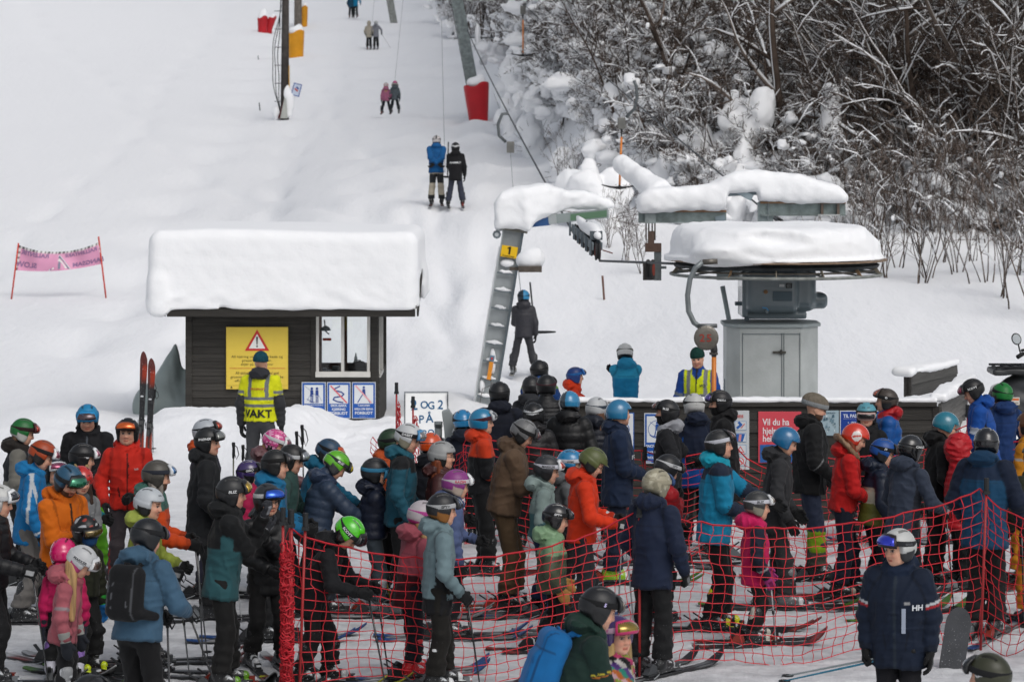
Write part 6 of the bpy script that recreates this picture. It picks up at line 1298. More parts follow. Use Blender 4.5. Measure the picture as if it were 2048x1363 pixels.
def backpack(p, c1, c2, label, w=.15, H=.42, d=.11):
    r = bpy.data.objects.new('backpack', None); COL.objects.link(r); tag(r, label, 'backpack'); n_, u = Vector(p['n']), Vector(p['u']); o_ = Vector(p['SC'])-n_*(.13*p['k']+d*.75)-u*(H*.52); Rm = Matrix((n_, Vector((0, 1, 0)), u)).transposed().to_4x4(); Rm.translation = o_; r.matrix_world = p['MW']@Rm
    def F(P):
        f = bx(P, (0, 0, 0), (d*.8, w, H*.5), .075); f = smin(f, bx(P, (-d*.55, 0, -H*.12), (d*.5, w*.8, H*.3), .06), .03); f = smin(f, rcone(P, (.02, -w, -H*.36), (.16, -w*1.25, -H*.4), .04, .03), .03); f = smin(f, rcone(P, (.02, w, -H*.36), (.16, w*1.25, -H*.4), .04, .03), .03)
        return f-.007*noise(P, 16, 5)-.005*np.abs(np.sin(P[:, 2]*22))*(np.abs(P[:, 1]) < w*.7)
    def cf(V, c):
        c[(np.abs(np.abs(V[:, 1])-w*.78) < .005) & (V[:, 0] < -.02)] = lin(c2); c[(np.abs(V[:, 2]-H*.22) < .005) & (V[:, 0] < 0)] = lin(c2)
        zz = np.abs(np.abs(V[:, 1])-w*.45-.02*np.sign(np.sin(V[:, 2]*60))) < .004; c[zz & (V[:, 0] < -.05) & (V[:, 2] < .08) & (V[:, 2] > -.12)] = lin(c2)*1.6
    sdf_obj('pack_body', F, (-d*2, -w*1.7, -H*.65), (.24, w*1.7, H*.65), .013, M['fabric'], c1, r, cf)
    for sg in (1, -1):
        m = MB(); m.tube([(.03, sg*.06, H*.42), (.1, sg*.07, H*.56), (.22, sg*.085, H*.5), (.31, sg*.1, H*.25), (.31, sg*.13, -.02), (.22, sg*.17, -H*.3), (.08, sg*.15, -H*.36)], [.02, .028, .028, .028, .024, .016, .014], c1, 6, el=.5); m.build('strap', M['fabric'], r, True)
    m = MB(); m.tube([(.02, -.03, H*.47), (-.01, -.02, H*.54), (-.01, .02, H*.54), (.02, .03, H*.47)], .009, c1, 5); m.build('handle', M['fabric'], r, True)
    return r
# ---------------------------------------------------------------- everybody in the picture
GY = '#33363a'; BK = '#17181a'; NV = '#1c2536'
K = lambda c, **k: dict(c=c, **k)
SK1, SK2, SK3, SK4, SK5 = ('#1d1e20', '#8a8d90'), ('#8c2318', '#1d1e20'), ('#c8cacc', '#a33028'), ('#5c8f2a', '#1d1e20'), ('#24559a', '#c8cacc')
BP = lambda i=1, c='#2a2c2e', dx=.18, dy=.0: (i, c, '#1a1b1c', dx, dy)
# far left group
person(522, 702, 1.86, 90, 'guard in a yellow vest lettered VAKT and teal beanie, back turned, before the hut', 'the guard in the yellow vest by the hut', K('#3a3b3e', vest=('#f0ff1e', '#7d8285'), hem=.0, hoodc='#33343a', bulk=1.08, text=[('VAKT', 180, .10, .14, '#15170f'), ('SIKKERHET', 180, .74, .035, '#a8582a')]), '#46474a', hel=None, beanie=('#1f4652', None, 0), arms=('down', 'down'), bow=-2, stance=.15, glove=('#26282a', None))
person(48, 836, 1.72, 0, 'person with a green helmet and dark grey and cream jacket at the far left', 'the green helmeted person at the far left', K('#23252b', low=('#8a8880', .42), arm='#77756e', hoodc='#2a2623', bulk=1.1), BK, hel=('std', '#1a6a30', '#b9bab4'), gog=('up', '#3a1414', '#a8301c', '#30181a'), head='f', lean=6, bow=16, arms=('front', 'rest'), skis=SK3, hair=('#5b4432', .16, 'back'))
person(175, 808, 1.86, -86, 'tall person in a black jacket with lime zips, blue helmet and green trousers, looking down', 'the tall person in the blue helmet and green trousers', K('#1b1c20', zip='#5a6068', chest='#a3b52a', hood='down', bulk=1.12), '#62b022', hel=('std', '#1d86b8', '#17181a'), gog=('on', '#1d7fb0', '#3a3034', '#1d7fb0') if False else ('up', '#1c7fb4', '#4a3a40', '#1c7fb4'), bow=22, arms=('front', 'down'), skis=SK1)
person(255, 835, 1.80, -80, 'man in a bright red jacket facing the camera, orange mirrored goggles on a black helmet', 'the man in the red jacket at the left', K('#d02a1c', zip='#4b1714', pocket='#3a1210', hood='down', collar=1, bulk=1.04), dict(c='#3a3438', stripe='#8c2a2a'), hel=('std', '#17181a', '#17181a'), gog=('up', '#141516', '#e0641a', '#1b1c1e'), bow=0, yaw=-4, arms=('front', 'rest'), skis=SK2)
m_ = person(85, 880, 1.76, 4, 'person in a bright blue jacket with white piping, rust brown helmet and grey trousers', 'the person in the blue jacket with white piping', K('#1474b0', bands=[('l', 0, 1, '#c9d0d6'), ('f', .82, .9, '#c9d0d6')], hem=.09, hoodc='#1a7fbc'), '#6a6764', hel=('std', '#a8431c', '#1b1b1c', 'stripe'), gog=('up', '#d8dadb', '#8c4a5a', '#1b1b1d'), head='f', lean=8, bow=28, arms=('phone', 'hang'), skis=SK1, poles=[BP(1, '#222325', .1)], hair=('#3d2a20', .1, 'back'))
person(110, 916, 1.5, -55, 'child with pink mirrored goggles and teal grey jacket between two adults', 'the child behind the orange jacket', K('#4a6a70'), BK, hel=('std', '#26303a', '#1b1c1e'), gog=('up', '#d0d2d4', '#8c3a5a', '#2a2c30'), head='c', arms=('front', 'rest'))
person(137, 929, 1.79, -42, 'bearded man in an orange jacket and blue grey helmet looking down at his hands', 'the bearded man in the orange jacket', K('#e2720e', zip='#3a2a1c', chest='#4a2c14', pocket='#7a3c0c', hoodc='#d86a10', bulk=1.08), '#1e1f22', hel=('std', '#2c5672', '#1c1d1f'), gog=('up', '#1a1b1d', '#2a7a5a', '#24262a'), head='beard', bow=30, lean=5, arms=('phone', 'phone'), skis=SK3, glove=('#1a1a1c', None))
person(167, 886, 1.66, 8, 'person in teal with long fair hair and a white oval on the black helmet', 'the fair haired person in the teal jacket', K('#128896', hem=.11, zip='#8aa02a'), '#1a1b1d', hel=('std', '#1c1c1f', '#1a1a1c', 'oval'), gog=('up', '#d8dadb', '#a05a70', '#1b1b1d'), head='f', lean=4, bow=12, arms=('front', 'down'), hair=('#b09468', .3, 'front'), skis=SK4)
person(163, 931, 1.5, -55, 'girl with a red helmet, dark hair and pale grey jacket looking down', 'the girl in the red helmet', K('#8a8c8e', hoodc='#55585b'), BK, hel=('gloss', '#c42a24', '#1a1a1c'), head='c', bow=18, arms=('front', 'front'), hair=('#3a2820', .16, 'front'))
person(0, 968, 1.7, 0, 'person with a white helmet in a black quilted jacket cut by the left picture edge', 'the person at the left picture edge', K('#18191c', puff=.08), BK, hel=('std', '#c9cac8', '#a9aaa8'), gog=('up', '#d8dadb', '#30343a', '#c4c6c8'), head='f', lean=4, bow=10, arms=('pole', 'pole'), poles=[BP(1, '#2a2c2e', .15), BP(0, '#6a6c6e', .22)], skis=SK1, glove=('#1b1c1e', '#c0c2c4'))
person(173, 1029, 1.38, -40, 'child in dark olive with a blue neck warmer and red and white helmet graphics', 'the child in the dark olive jacket', K('#2a2d20', hoodc='#2f3324', bulk=1.1), BK, hel=('std', '#1c1d1f', '#17181a', 'graphic'), gog=('on', '#1d1e20', '#6a5a34', '#25262a'), head='c', mask='#1d4a7c', arms=('down', 'down'), glove=('#2273b8', '#2f9a3a'), skis=SK4, boot=('#2a2b2c', '#b8c81c'))
person(128, 1074, 1.22, 95, 'small child in a hot pink helmet and pink jacket, back turned', 'the small child in hot pink', K('#c21a5a'), BK, hel=('gloss', '#d81a6a', '#8c1a4a'), head='c', arms=('down', 'down'), boot=('#b8b8c4', '#7a5aa0'), glove=('#2b2e3a', None), skis=('#c0c2c4', '#7a5aa0'))
person(163, 1090, 1.34, -8, 'girl in a dusty pink coat with long fair hair and bowed white helmet', 'the girl in the dusty pink coat', K('#b0606a', hem=.14, bands=[('u', .62, .74, '#9a8c90')], bulk=1.05), '#1a1a1d', hel=('std', '#c4c6c8', '#b03a70'), gog=('up', '#c4c6c8', '#5a4a44', '#d0d2d4', 'MARKER', '#3a3c40'), head='c', lean=7, bow=38, arms=('down', 'down'), hair=('#a8865a', .42, 'side'), skis=SK3, glove=('#22262e', '#9a9c98'), gpose=('mitten', 'mitten'), boot=('#8a8c8e', '#c0c2c4'))
bpk = person(296, 1036, 1.76, 62, 'man in a slate blue jacket carrying a black backpack, back turned, at the lower left', 'the man with the black backpack', K('#41617a', hem=.04, bulk=1.12, hoodc='#44657e'), '#111214', hel=('std', '#1f2226', '#1b1d20'), gog=('up', '#1b1c1e', '#7a4a8a', '#1c1d20'), lean=6, bow=20, yaw=-24, arms=('front', 'pole'), poles=[(0, '#5a5c5e', '#1a1b1c', .2, .1), (1, '#1b1c1e', '#1a1b1c', .5, -.1)], skis=SK1)
backpack(bpk, '#121316', '#4a4c50', 'black backpack with grey zigzag cords on the man in slate blue')
person(316, 919, 1.80, 2, 'bearded man in an orange red jacket with a sage green hood and olive helmet', 'the grey bearded man in orange and sage', K('#d04a16', hoodc='#3f6a60', yoke=('#3f6a60', .86), bulk=1.08), '#2c2e30', hel=('std', '#4d4a44', '#3a3834'), gog=('up', '#c9ccce', '#3a6a9a', '#2a2e38'), head='beard', lean=4, bow=8, arms=('pole', 'pole'), poles=[BP(1, '#5a5d60', .05), BP(0, '#5a5d60', .12)], skis=SK2, hair=('#6e6862', .14, 'front'))
person(300, 974, 1.62, -12, 'woman in a lime yellow jacket and white helmet, talking to her left', 'the woman in the lime jacket', K('#9aa848', hoodc='#a6b452'), '#8c8a3a', hel=('std', '#bfc5ca', '#1a1b1c'), head='f', lean=5, bow=6, arms=('pole', 'pole'), poles=[BP(1, '#6a6d70', .1)], skis=SK4, glove=('#1b1c1e', '#9a9c9e'))
person(414, 836, 1.80, 22, 'person in dark plum with an orange inner hood, behind the one all in black', 'the person in the plum jacket', K('#2c2c3e', hoodc='#c8501e', bulk=1.1), '#2c2c3c', hel=('std', '#b5bbc2', '#1b1c1e'), gog=('up', '#20201f', '#a83a1e', '#1b1c1e'), arms=('front', 'hip'), skis=SK1)
person(418, 853, 1.86, 18, 'person all in black with a black helmet and white lettered goggle strap', 'the person all in black at the left', K('#1d1f22', hem=.13, bulk=1.08), '#17181a', hel=('std', '#26282a', '#1b1c1e'), gog=('up', '#1b1c1e', '#8a8c88', '#141516', 'SNØNIX', '#d8dadb'), lean=3, bow=2, yaw=-10, arms=('front', 'rest'), skis=('#d9dbdc', '#1b1c1e'), boot=('#26282a', '#9a9c9e'), poles=[(1, '#c0c2c4', '#1a1b1c', .12, 0)])
person(466, 951, 1.80, 3, 'person in a black and sea green jacket with a grey helmet eating something', 'the person in the black and sea green jacket', K('#17191b', side='#2c585e', low=('#2c585e', .40), midband=('#2c585e', .0, .62), arm='#17191b', hood='down', hoodc='#17191b', hem=.09, bulk=1.08), '#0f1012', hel=('std', '#2a2b2d', '#1c1d1f'), gog=('up', '#1a1b1d', '#b0902a', '#2a2b2d', 'BLIZ', '#c9cbcc'), lean=4, bow=4, arms=('face', 'chest'), glove=('#34363c', '#9a9ca2'), skis=SK1, boot=('#1c1d1f', '#5a8a1c'))
person(536, 966, 1.62, -72, 'young person with glasses, blue mirrored goggles and a black puffer jacket', 'the young person with glasses and blue goggles', K('#141517', puff=.09, hoodc='#141517', hem=.12), '#101113', hel=('std', '#33363a', '#17181a'), gog=('up', '#17181a', '#1c5ad0', '#c4c6c8'), head='f', bow=6, yaw=8, arms=('chest', 'front'), mask='#2c4038' if False else None, glasses=True, glove=('#1a1b1d', None), skis=SK3, boot=('#17181a', '#b8babc'))
person(553, 898, 1.76, 2, 'person in a turquoise blue jacket and big black helmet in profile', 'the person in the turquoise blue jacket', K('#0e6690', hem=.2, zip='#7a2a3a', hoodc='#0f6f9c', bulk=1.06), '#17181a', hel=('std', '#232425', '#1c1d1e'), gog=('up', '#1a1b1d', '#3a3638', '#1a1a1b'), lean=5, bow=4, arms=('pole', 'pole'), skis=SK5)
person(500, 919, 1.4, 5, 'child in a pink jacket and purple helmet behind the adults', 'the child in the purple helmet', K('#c42458'), BK, hel=('gloss', '#3c2c64', '#1b1c1e'), gog=('up', '#1b1c1e', '#2a2c30', '#1c1d20', 'GIRO', '#c9cbcc'), head='c', arms=('front', 'rest'))
person(585, 888, 1.66, 0, 'person in a grey green jacket with a black helmet, mostly hidden behind the turquoise jacket', 'the person in the grey green jacket', K('#34524e'), BK, hel=('std', '#222324', '#1b1c1d'), gog=('up', '#1b1c1e', '#9a9ea2', '#c0c2c4'), lean=6, bow=14, arms=('pole', 'rest'))
person(550, 858, 1.66, 4, 'person in a mauve jacket with a bright pink mottled helmet bending forward', 'the person in the mauve jacket', K('#6a484c', hoodc='#6e4c50', puff=.1), '#26262a', hel=('gloss', '#c83a84', '#1b1c1e', 'pinkcamo'), gog=('up', '#d0d2d4', '#7a3a4a', '#d0d2d4'), head='f', lean=12, bow=24, arms=('reach', 'fwdlow'), glove=('#a81e38', '#c9cbcc'), poles=[(1, '#8c2a22', '#1a1b1c', .05, 0)], hair=('#8a6a48', .14, 'back'))
person(657, 877, 1.62, 3, 'person in a petrol blue jacket and blue helmet leaning forward, arm stretched down', 'the person in the petrol blue jacket', K('#10607f'), '#23262a', hel=('std', '#2c4a64', '#1b1c1e'), gog=('up', '#b84a1a', '#c8501c', '#17181a'), lean=16, bow=24, arms=((.95, .1, -.5), 'fwdlow'), skis=SK1)
person(672, 901, 1.62, 3, 'child in a slate blue puffer jacket and bright green helmet, head bowed', 'the child in the slate puffer and green helmet', K('#2e3c50', puff=.085, hoodc='#324058', bulk=1.12), '#20252e', hel=('gloss', '#62b81c', '#3a3c3e'), gog=('up', '#1b1c1e', '#c8b81c', '#34363a', 'BLIZ', '#c9cbcc'), head='c', lean=14, bow=38, arms=('fwdlow', 'fwdlow'), glove=('#b81c2c', '#1b1c1e'), poles=[(1, '#c8a81c', '#c8a81c', .2, 0)], skis=SK2)
person(697, 1032, 1.52, 0, 'child in a black jacket with a neon green helmet bending low over their poles', 'the bending child in the neon green helmet', K('#15161a', hem=.13, bulk=1.1), '#111214', hel=('gloss', '#4cc814', '#141516'), gog=('up', '#1b1c1e', '#26282c', '#26282a', 'SCOTT', '#c9cbcc'), head='c', lean=26, bow=44, arms=((.62, .1, -.32), (.66, .1, -.3)), poles=[(0, '#1b1c1e', '#1a1b1c', .12, .0), (1, '#1b1c1e', '#1a1b1c', .2, -.1)], skis=('#b8b81c', '#2a2c2e'), boot=('#1b1c1e', '#a0a2a4'))
person(752, 914, 1.52, -6, 'child in a navy puffer jacket with grey trousers and blue rimmed goggles', 'the child in the navy puffer', K('#151c2e', puff=.085, bulk=1.08), '#363f46', hel=('std', '#2a2c30', '#1b1c1e'), gog=('on', '#3a84a8', '#1c2430', '#3a84a8'), head='c', lean=4, arms=('front', 'chest'), skis=SK3, boot=('#8a8e92', '#c0c2c4'), poles=[BP(1, '#1b1c1e', -.2)])
person(785, 856, 1.74, 2, 'person with a dark green helmet hidden behind the man in teal', 'the person in the dark green helmet', K('#c8582a', low=('#20262a', .8)), BK, hel=('std', '#25402a', '#1b1c1e'), gog=('up', '#1b1c1e', '#2a2c30', '#1b1c1e'), arms=('rest', 'rest'))
person(818, 846, 1.88, 1, 'tall man in a teal jacket with black shoulders and a white helmet, looking down', 'the tall man in the teal jacket', K('#1d5466', yoke=('#1a1c1f', .80), vee=1, zip='#16323c', hoodc='#225e70', hem=.05, pocket='#153a48'), '#121315', hel=('std', '#c9ccce', '#8e8a78'), gog=('up', '#4a84b0', '#8a8684', '#15161a', 'SWEET', '#c9cbcc'), lean=5, bow=20, arms=('rest', 'hang'), skis=('#8a8c8e', '#c0c2c4'), boot=('#5a5c5e', '#9a9c9e'), poles=[BP(1, '#1a1b1c', .25, .0)])
person(862, 864, 1.62, 80, 'child in a bright orange helmet and black navy jacket, back turned', 'the child in the orange helmet', K('#171b24'), '#14161c', hel=('gloss', '#d8501a', '#1b1c1e'), gog=('up', '#1b1c1e', '#1b1c1e', '#17181a'), head='c', arms=('down', 'down'), bow=4)
person(886, 881, 1.70, -4, 'woman with glasses, long auburn hair, a maroon jacket and light grey helmet', 'the woman in the maroon jacket', K('#43211f', puff=.14), '#17181a', hel=('std', '#9b9d9d', '#18191a'), head='f', lean=2, bow=2, arms=('front', 'rest'), glasses=True, hair=('#6e3418', .26, 'side'), skis=SK1)
person(914, 938, 1.56, 8, 'girl in a lavender blue jacket and orchid purple helmet', 'the girl in the lavender jacket', K('#56658e', zip='#8c2a6a', hem=.1), '#16181c', hel=('std', '#8c3a84', '#b8a89a'), gog=('up', '#d8dadb', '#8a8c90', '#c9c4c8', 'RAZEN', '#b03050'), head='f', lean=3, bow=8, arms=('pole', 'down'), skis=SK5, poles=[BP(1, '#1b1c1e', .1)])
person(887, 984, 1.66, 2, 'child in a pale grey blue and black jacket with a black helmet and patterned strap', 'the child in the pale grey blue jacket', K('#73898f', side='#17181b', low=('#15161a', .2), hem=.13, hoodc='#788e94', bands=[], bulk=1.0), '#17150f', hel=('std', '#232427', '#8c5a22'), gog=('up', '#232427', '#33425a', '#b0b2b4', 'SPY+', '#1a1b1c'), head='c', lean=4, bow=6, arms=('rest', 'rest'), poles=[(1, '#17181a', '#1b1c1e', .12, 0)], skis=SK1, boot=('#1d1e20', '#c9cbcc'))
person(846, 1000, 1.52, 20, 'girl in a rose and maroon jacket with a white and magenta helmet', 'the girl in the rose jacket', K('#a8525f', yoke=('#a8525f', .55), low=('#421820', .5), arm='#ac5664', hem=.13), '#141620', hel=('std', '#b8b0b4', '#b03a84'), gog=('up', '#c9cbcc', '#b03a84', '#b84a94'), head='c', lean=10, bow=14, arms=('rest', 'hang'), skis=SK5, boot=('#c01c24', '#2c8cc0'), hair=('#9a7a50', .16, 'front'))
person(966, 816, 1.76, 12, 'young skier in an orange and black jacket with a blue racing helmet', 'the young skier in orange and black', K('#15161a', yoke=('#d8401c', .72), fore='#d8401c', hoodc='#d8401c', bulk=1.04), '#121315', hel=('race', '#2480ac', '#17181a'), gog=('up', '#b0b4b8', '#5a5c60', '#4a1c2a'), head='c', lean=3, yaw=-14, arms=('front', 'front'), skis=SK3, boot=('#17181a', '#c9cbcc'))
person(1047, 838, 1.90, 2, 'man in a long brown jacket and brown trousers with a grey mottled helmet, looking down', 'the man in the brown jacket', K('#66513f', hem=.02, hoodc='#5d4a3a', bulk=1.16, zip='#3c2f25', pocket='#4b3b2d'), '#55432f', hel=('std', '#6e6f70', '#1d1e1f', 'mottle'), gog=('up', '#2a2a2c', '#5a3434', '#1b1c1e'), head='m', lean=9, bow=32, arms=('phone', 'front'), glove=('#7c766c', None), skis=('#17181a', '#c8501c'), boot=('#1d1e20', '#c9cbcc'), stance=.12, hem=None) if False else person(1047, 838, 1.90, 2, 'man in a long brown jacket and brown trousers with a grey mottled helmet, looking down', 'the man in the brown jacket', K('#66513f', hem=.02, hoodc='#5d4a3a', bulk=1.16, zip='#3c2f25', pocket='#4b3b2d'), '#55432f', hel=('std', '#6e6f70', '#1d1e1f', 'mottle'), gog=('up', '#2a2a2c', '#5a3434', '#1b1c1e'), head='m', lean=9, bow=32, arms=('phone', 'phone'), glove=('#7c766c', None), skis=('#17181a', '#c8501c'), boot=('#1d1e20', '#c9cbcc'), stance=.12)
# towards the gate
person(926, 818, 1.52, 88, 'child in a navy jacket with a white mark and a bright blue helmet, back turned', 'the child by the ticket gate', K('#181f2e', text=[('◇', 180, .6, .12, '#9aa0a8')] if False else ()), BK, hel=('gloss', '#2484bc', '#17181a'), gog=('up', '#17181a', '#17181a', '#17181a'), head='c', arms=('down', 'down'))
person(999, 762, 1.86, 88, 'broad person in a navy jacket with white shoulder stripes and a black helmet, back turned', 'the person with white shoulder stripes', K('#181d2b', bulk=1.14, hoodc='#181d2b', bands=[('u', .1, .18, '#b0b4b8')], text=[('▮', 180, .8, .1, '#8a8c90')] if False else ()), BK, hel=('std', '#1f2022', '#1b1c1e'), gog=('up', '#17181a', '#17181a', '#1b1c1e'), arms=('front', 'front'))
person(1079, 719, 1.76, 92, 'person in blue with a lime collar and black helmet heading the queue', 'the person in blue at the head of the queue', K('#17407c', hoodc='#1a4684', yoke=('#6aa03a', .96)), BK, hel=('std', '#1c1d1f', '#1b1c1e'), gog=('up', '#17181a', '#17181a', '#17181a'), arms=('front', 'rest'))
person(1064, 750, 1.74, 80, 'person in a charcoal grey jacket and dark helmet between the blue and the quilted jackets', 'the person in the charcoal jacket', K('#33353a'), BK, hel=('std', '#232427', '#1b1c1e'), arms=('front', 'rest'))
person(1093, 748, 1.82, 88, 'person in a black quilted jacket with a glossy black helmet, back turned', 'the person in the thin quilted jacket', K('#1c1d20', puff=.05, hood=None, bulk=1.04), BK, hel=('std', '#1c1d1f', '#1b1c1e'), gog=('up', '#17181a', '#17181a', '#4a2028'), arms=('rest', 'rest'))
person(1068, 804, 1.66, 86, 'woman in a black puffer jacket with a fair ponytail and black and white helmet', 'the woman with the ponytail', K('#1d1c1e', puff=.1, hoodc='#1d1c1e'), BK, hel=('std', '#1d1e20', '#17181a', 'whiteback'), gog=('up', '#17181a', '#17181a', '#17181a'), head='f', arms=('rest', 'rest'), hair=('#9a7448', .22, 'tail'))
person(1140, 781, 1.76, 78, 'person in a hooded black puffer jacket with a half grey half blue helmet', 'the person in the hooded black puffer', K('#131416', puff=.11, bulk=1.14), BK, hel=('gloss', '#3c4850', '#17181a', 'half'), arms=('rest', 'rest'), bow=6)
person(1193, 793, 1.66, 62, 'woman in a navy puffer jacket with a braid and a white helmet', 'the woman with the white helmet and braid', K('#20242f', puff=.07), BK, hel=('std', '#c4c7c9', '#b0b2b4'), gog=('up', '#9a9c9e', '#2a3a50', '#3a4654'), head='f', arms=('front', 'rest'), hair=('#5b3c28', .24, 'side'), bow=8)
person(1152, 733, 1.40, 4, 'child in an orange red jacket and blue helmet leaning on the barrier end', 'the child leaning on the barrier', K('#d83c18'), BK, hel=('std', '#1c3c7c', '#1c3c7c'), gog=('up', '#2464a8', '#3a3040', '#2464a8'), head='c', lean=18, bow=-6, arms=('reach', (.9, 0, -.55)), glove=('#2c323a', None))
person(1240, 798, 1.92, 1, 'tall man in a patched navy jacket and blue racing helmet, seen in profile', 'the tall man in the navy jacket', K('#1b2a44', bulk=1.14, hem=.09, hoodc='#1b2a44', yoke=('#1e2e4a', .85), text=[('ATV', -78, .62, .05, '#c83a44'), ('SG', -30, .66, .06, '#d8dadb')]), '#161f33', hel=('race', '#2a7ba6', '#17181a'), head='m', lean=0, bow=2, arms=('front', 'front'), glove=('#3c3e3e', '#5a5c58'), skis=SK4, boot=('#8ab81c', '#c9cbcc'), mask=None)
person(1250, 686, 1.66, 105, 'person in cyan blue with a white and black helmet beyond the barrier', 'the person in cyan beyond the barrier', K('#1482b4', yoke=('#2a9cc6', .78), hem=.12, hoodc='#2290be', bulk=1.1), '#1b1c1f', hel=('std', '#c9cbcb', '#1b1c1e'), gog=('up', '#1b1c1e', '#2a2c2e', '#2a2618'), head='f', lean=4, bow=18, arms=('chest', 'chest'))
person(1395, 694, 1.86, -95, 'lift attendant in a yellow high visibility vest over a blue jacket and dark green beanie', 'the lift attendant', K('#1c4ca0', vest=('#e6fb1e', '#8a8e92'), sleeveless=1, hood=None, bands=[('u', .75, .9, '#7a848c'), ('f', .2, .35, '#7a848c'), ('f', .6, 1, '#2a3a34')], zip='#2a2c2e', bulk=1.08, text=[('VO', 22, .74, .05, '#2c3c1c')]), '#22303c', hel=None, beanie=('#20403a', None, 0), arms=('down', 'down'), bow=8, yaw=-6)
person(1332, 798, 1.80, 176, 'young person in a black jacket with a pale grey hood and black mask, facing left', 'the masked person with the grey hood', K('#1d1e22', hoodc='#a9abb2', hem=.16, bulk=1.06), BK, hel=('std', '#26272a', '#17181a'), gog=('up', '#1b1c1e', '#6a3a30', '#1b1c1e', 'BLIZ', '#d8dadb'), head='m', mask='#121315', lean=2, arms=('hip', 'hip'), glove=('#17181a', None), skis=SK1)
person(1388, 786, 1.74, 100, 'person in a navy and royal blue jacket with a white helmet, back turned', 'the person in the white helmet and navy blue jacket', K('#18233a', side='#1556a8', low=('#1556a8', .3), hem=.13), BK, hel=('std', '#c9cac8', '#b5b6b4'), gog=('up', '#1b1c1e', '#1b1c1e', '#17181a'), lean=6, bow=8, arms=('front', 'rest'))
person(1438, 779, 1.86, 188, 'person in a long black jacket and mask with a black lettered helmet, facing left', 'the person in the long black jacket', K('#1a1a1c', hem=.18, bulk=1.1), BK, hel=('std', '#232326', '#1b1c1e'), gog=('up', '#1b1c1e', '#5a4a9a', '#1b1c1e', 'SMITH', '#b9bbbd'), mask='#121315', lean=5, bow=4, arms=('front', 'front'), skis=SK1)
# middle of the queue
person(1096, 909, 1.56, 2, 'boy in a pale mint and teal jacket with a grey helmet and white lettered strap', 'the boy in the mint jacket', K('#8c9f9b', low=('#4c7478', .52), hoodc='#93a5a1', fore='#4c7478'), '#17294a', hel=('std', '#34363a', '#1b1c1e'), gog=('up', '#d0d2d4', '#a83820', '#c9cbd4', 'MARKER', '#26282c'), head='c', lean=4, bow=12, arms=('rest', 'hang'), skis=SK5, poles=[(1, '#1c4cb0', '#1c4cb0', -.1, 0)], boot=('#17181a', '#c9cbcc'))
person(1142, 898, 1.54, 2, 'child in a grey hoodie and blue helmet behind the boy in mint', 'the child in the grey hoodie', K('#6e7174'), BK, hel=('gloss', '#2280b4', '#17181a'), gog=('up', '#c9cbd0', '#2a2c30', '#c9cbd4', 'uvex', '#26282c'), head='c', bow=8, arms=('rest', 'front'))
person(1114, 1006, 1.34, 4, 'small child in a sage and olive jacket with a shiny black helmet, orange mittens', 'the small child in sage and olive', K('#4c5340', yoke=('#7c9c78', .78), hoodc='#82a27e', bulk=1.16, puff=.14, hem=.12), '#131416', hel=('gloss', '#1a1b1d', '#141516'), gog=('up', '#1b1c1e', '#2a2c30', '#1b1c1e', 'SPY+', '#c9cbcc'), head='c', lean=2, bow=16, arms=('rest', 'hang'), glove=('#b8864a', '#c0b8b0'), gpose=('mitten', 'mitten'), skis=SK2)
person(1186, 894, 1.76, 2, 'man with glasses in an orange red jacket and olive peaked helmet, checking his hands', 'the man in the orange red jacket', K('#e03a14', hem=.03, hoodc='#d83a18', bulk=1.02), '#26292e', hel=('brim', '#5a6238', '#1b1c1e'), head='m', lean=5, bow=32, arms=('pole', 'pole'), glove=('#1b1c1e', '#c9cbcc'), poles=[(0, '#8c8f92', '#1b1c1e', -.05, -.05), (1, '#8c8f92', '#1b1c1e', .1, .0)], skis=SK1, glasses=True, gog=None)
person(1314, 936, 1.78, 58, 'person in plain navy with a beige camouflage helmet at the middle net post', 'the person in the beige camouflage helmet', K('#1c2740', bulk=1.1, hem=.1), '#141517', hel=('std', '#a8a28c', '#8c8878', 'camo'), gog=('up', '#26406a', '#26406a', '#a8a28c'), lean=3, bow=12, arms=('rest', 'hang'), skis=SK1, boot=('#1d1e20', '#9a9c9e'), glove=('#1b1c1e', '#7a7c7e'), gpose=('rest', 'grip'))
person(1336, 908, 1.62, 50, 'child with red sleeves and a white strapped black helmet behind the camouflage helmet', 'the child in the red sleeves', K('#a81620', puff=.08), BK, hel=('std', '#232427', '#1b1c1e'), gog=('up', '#1b1c1e', '#2a2c30', '#d0d2d4', 'SPY', '#5a5c60'), head='c', bow=26, lean=10, arms=('front', 'chest'))
person(1441, 858, 1.90, 1, 'man in a bright cyan jacket with navy shoulders and a dark grey helmet, in profile', 'the man in the cyan jacket', K('#1286ae', yoke=('#212c40', .84), vee=1, fore='#212c40', hoodc='#12a0ba', hem=.08, bulk=1.1), '#121315', hel=('std', '#2b2c2e', '#1b1c1e'), gog=('high', '#1b1c1e', '#5a3a34', '#c9cbd4'), head='m', lean=3, bow=-2, arms=('fwdlow', 'front'), glove=('#1b1c1e', '#b85a1c'), skis=SK2, boot=('#17181a', '#c8c81c'))
person(1517, 981, 1.40, 6, 'small child in a hot pink and navy jacket with polka dot gloves', 'the small child in pink and navy', K('#c8185a', yoke=('#c8185a', .8), arm='#1e2436', bands=[('f', .5, .6, '#a9abac')], hoodc='#d01c60', hem=.14, bulk=1.1), '#141516', hel=('std', '#3a3b3c', '#8a8678'), gog=('up', '#c9cbcc', '#7a7468', '#c9cbd4', 'BLIZ', '#26282c'), head='c', lean=2, bow=8, arms=('rest', 'hang'), glove=('#a83a80', '#7a1c50'), poles=[(1, '#9a9da0', '#1b1c1e', .05, 0)], skis=SK2, boot=('#232426', '#b8b4a8'))
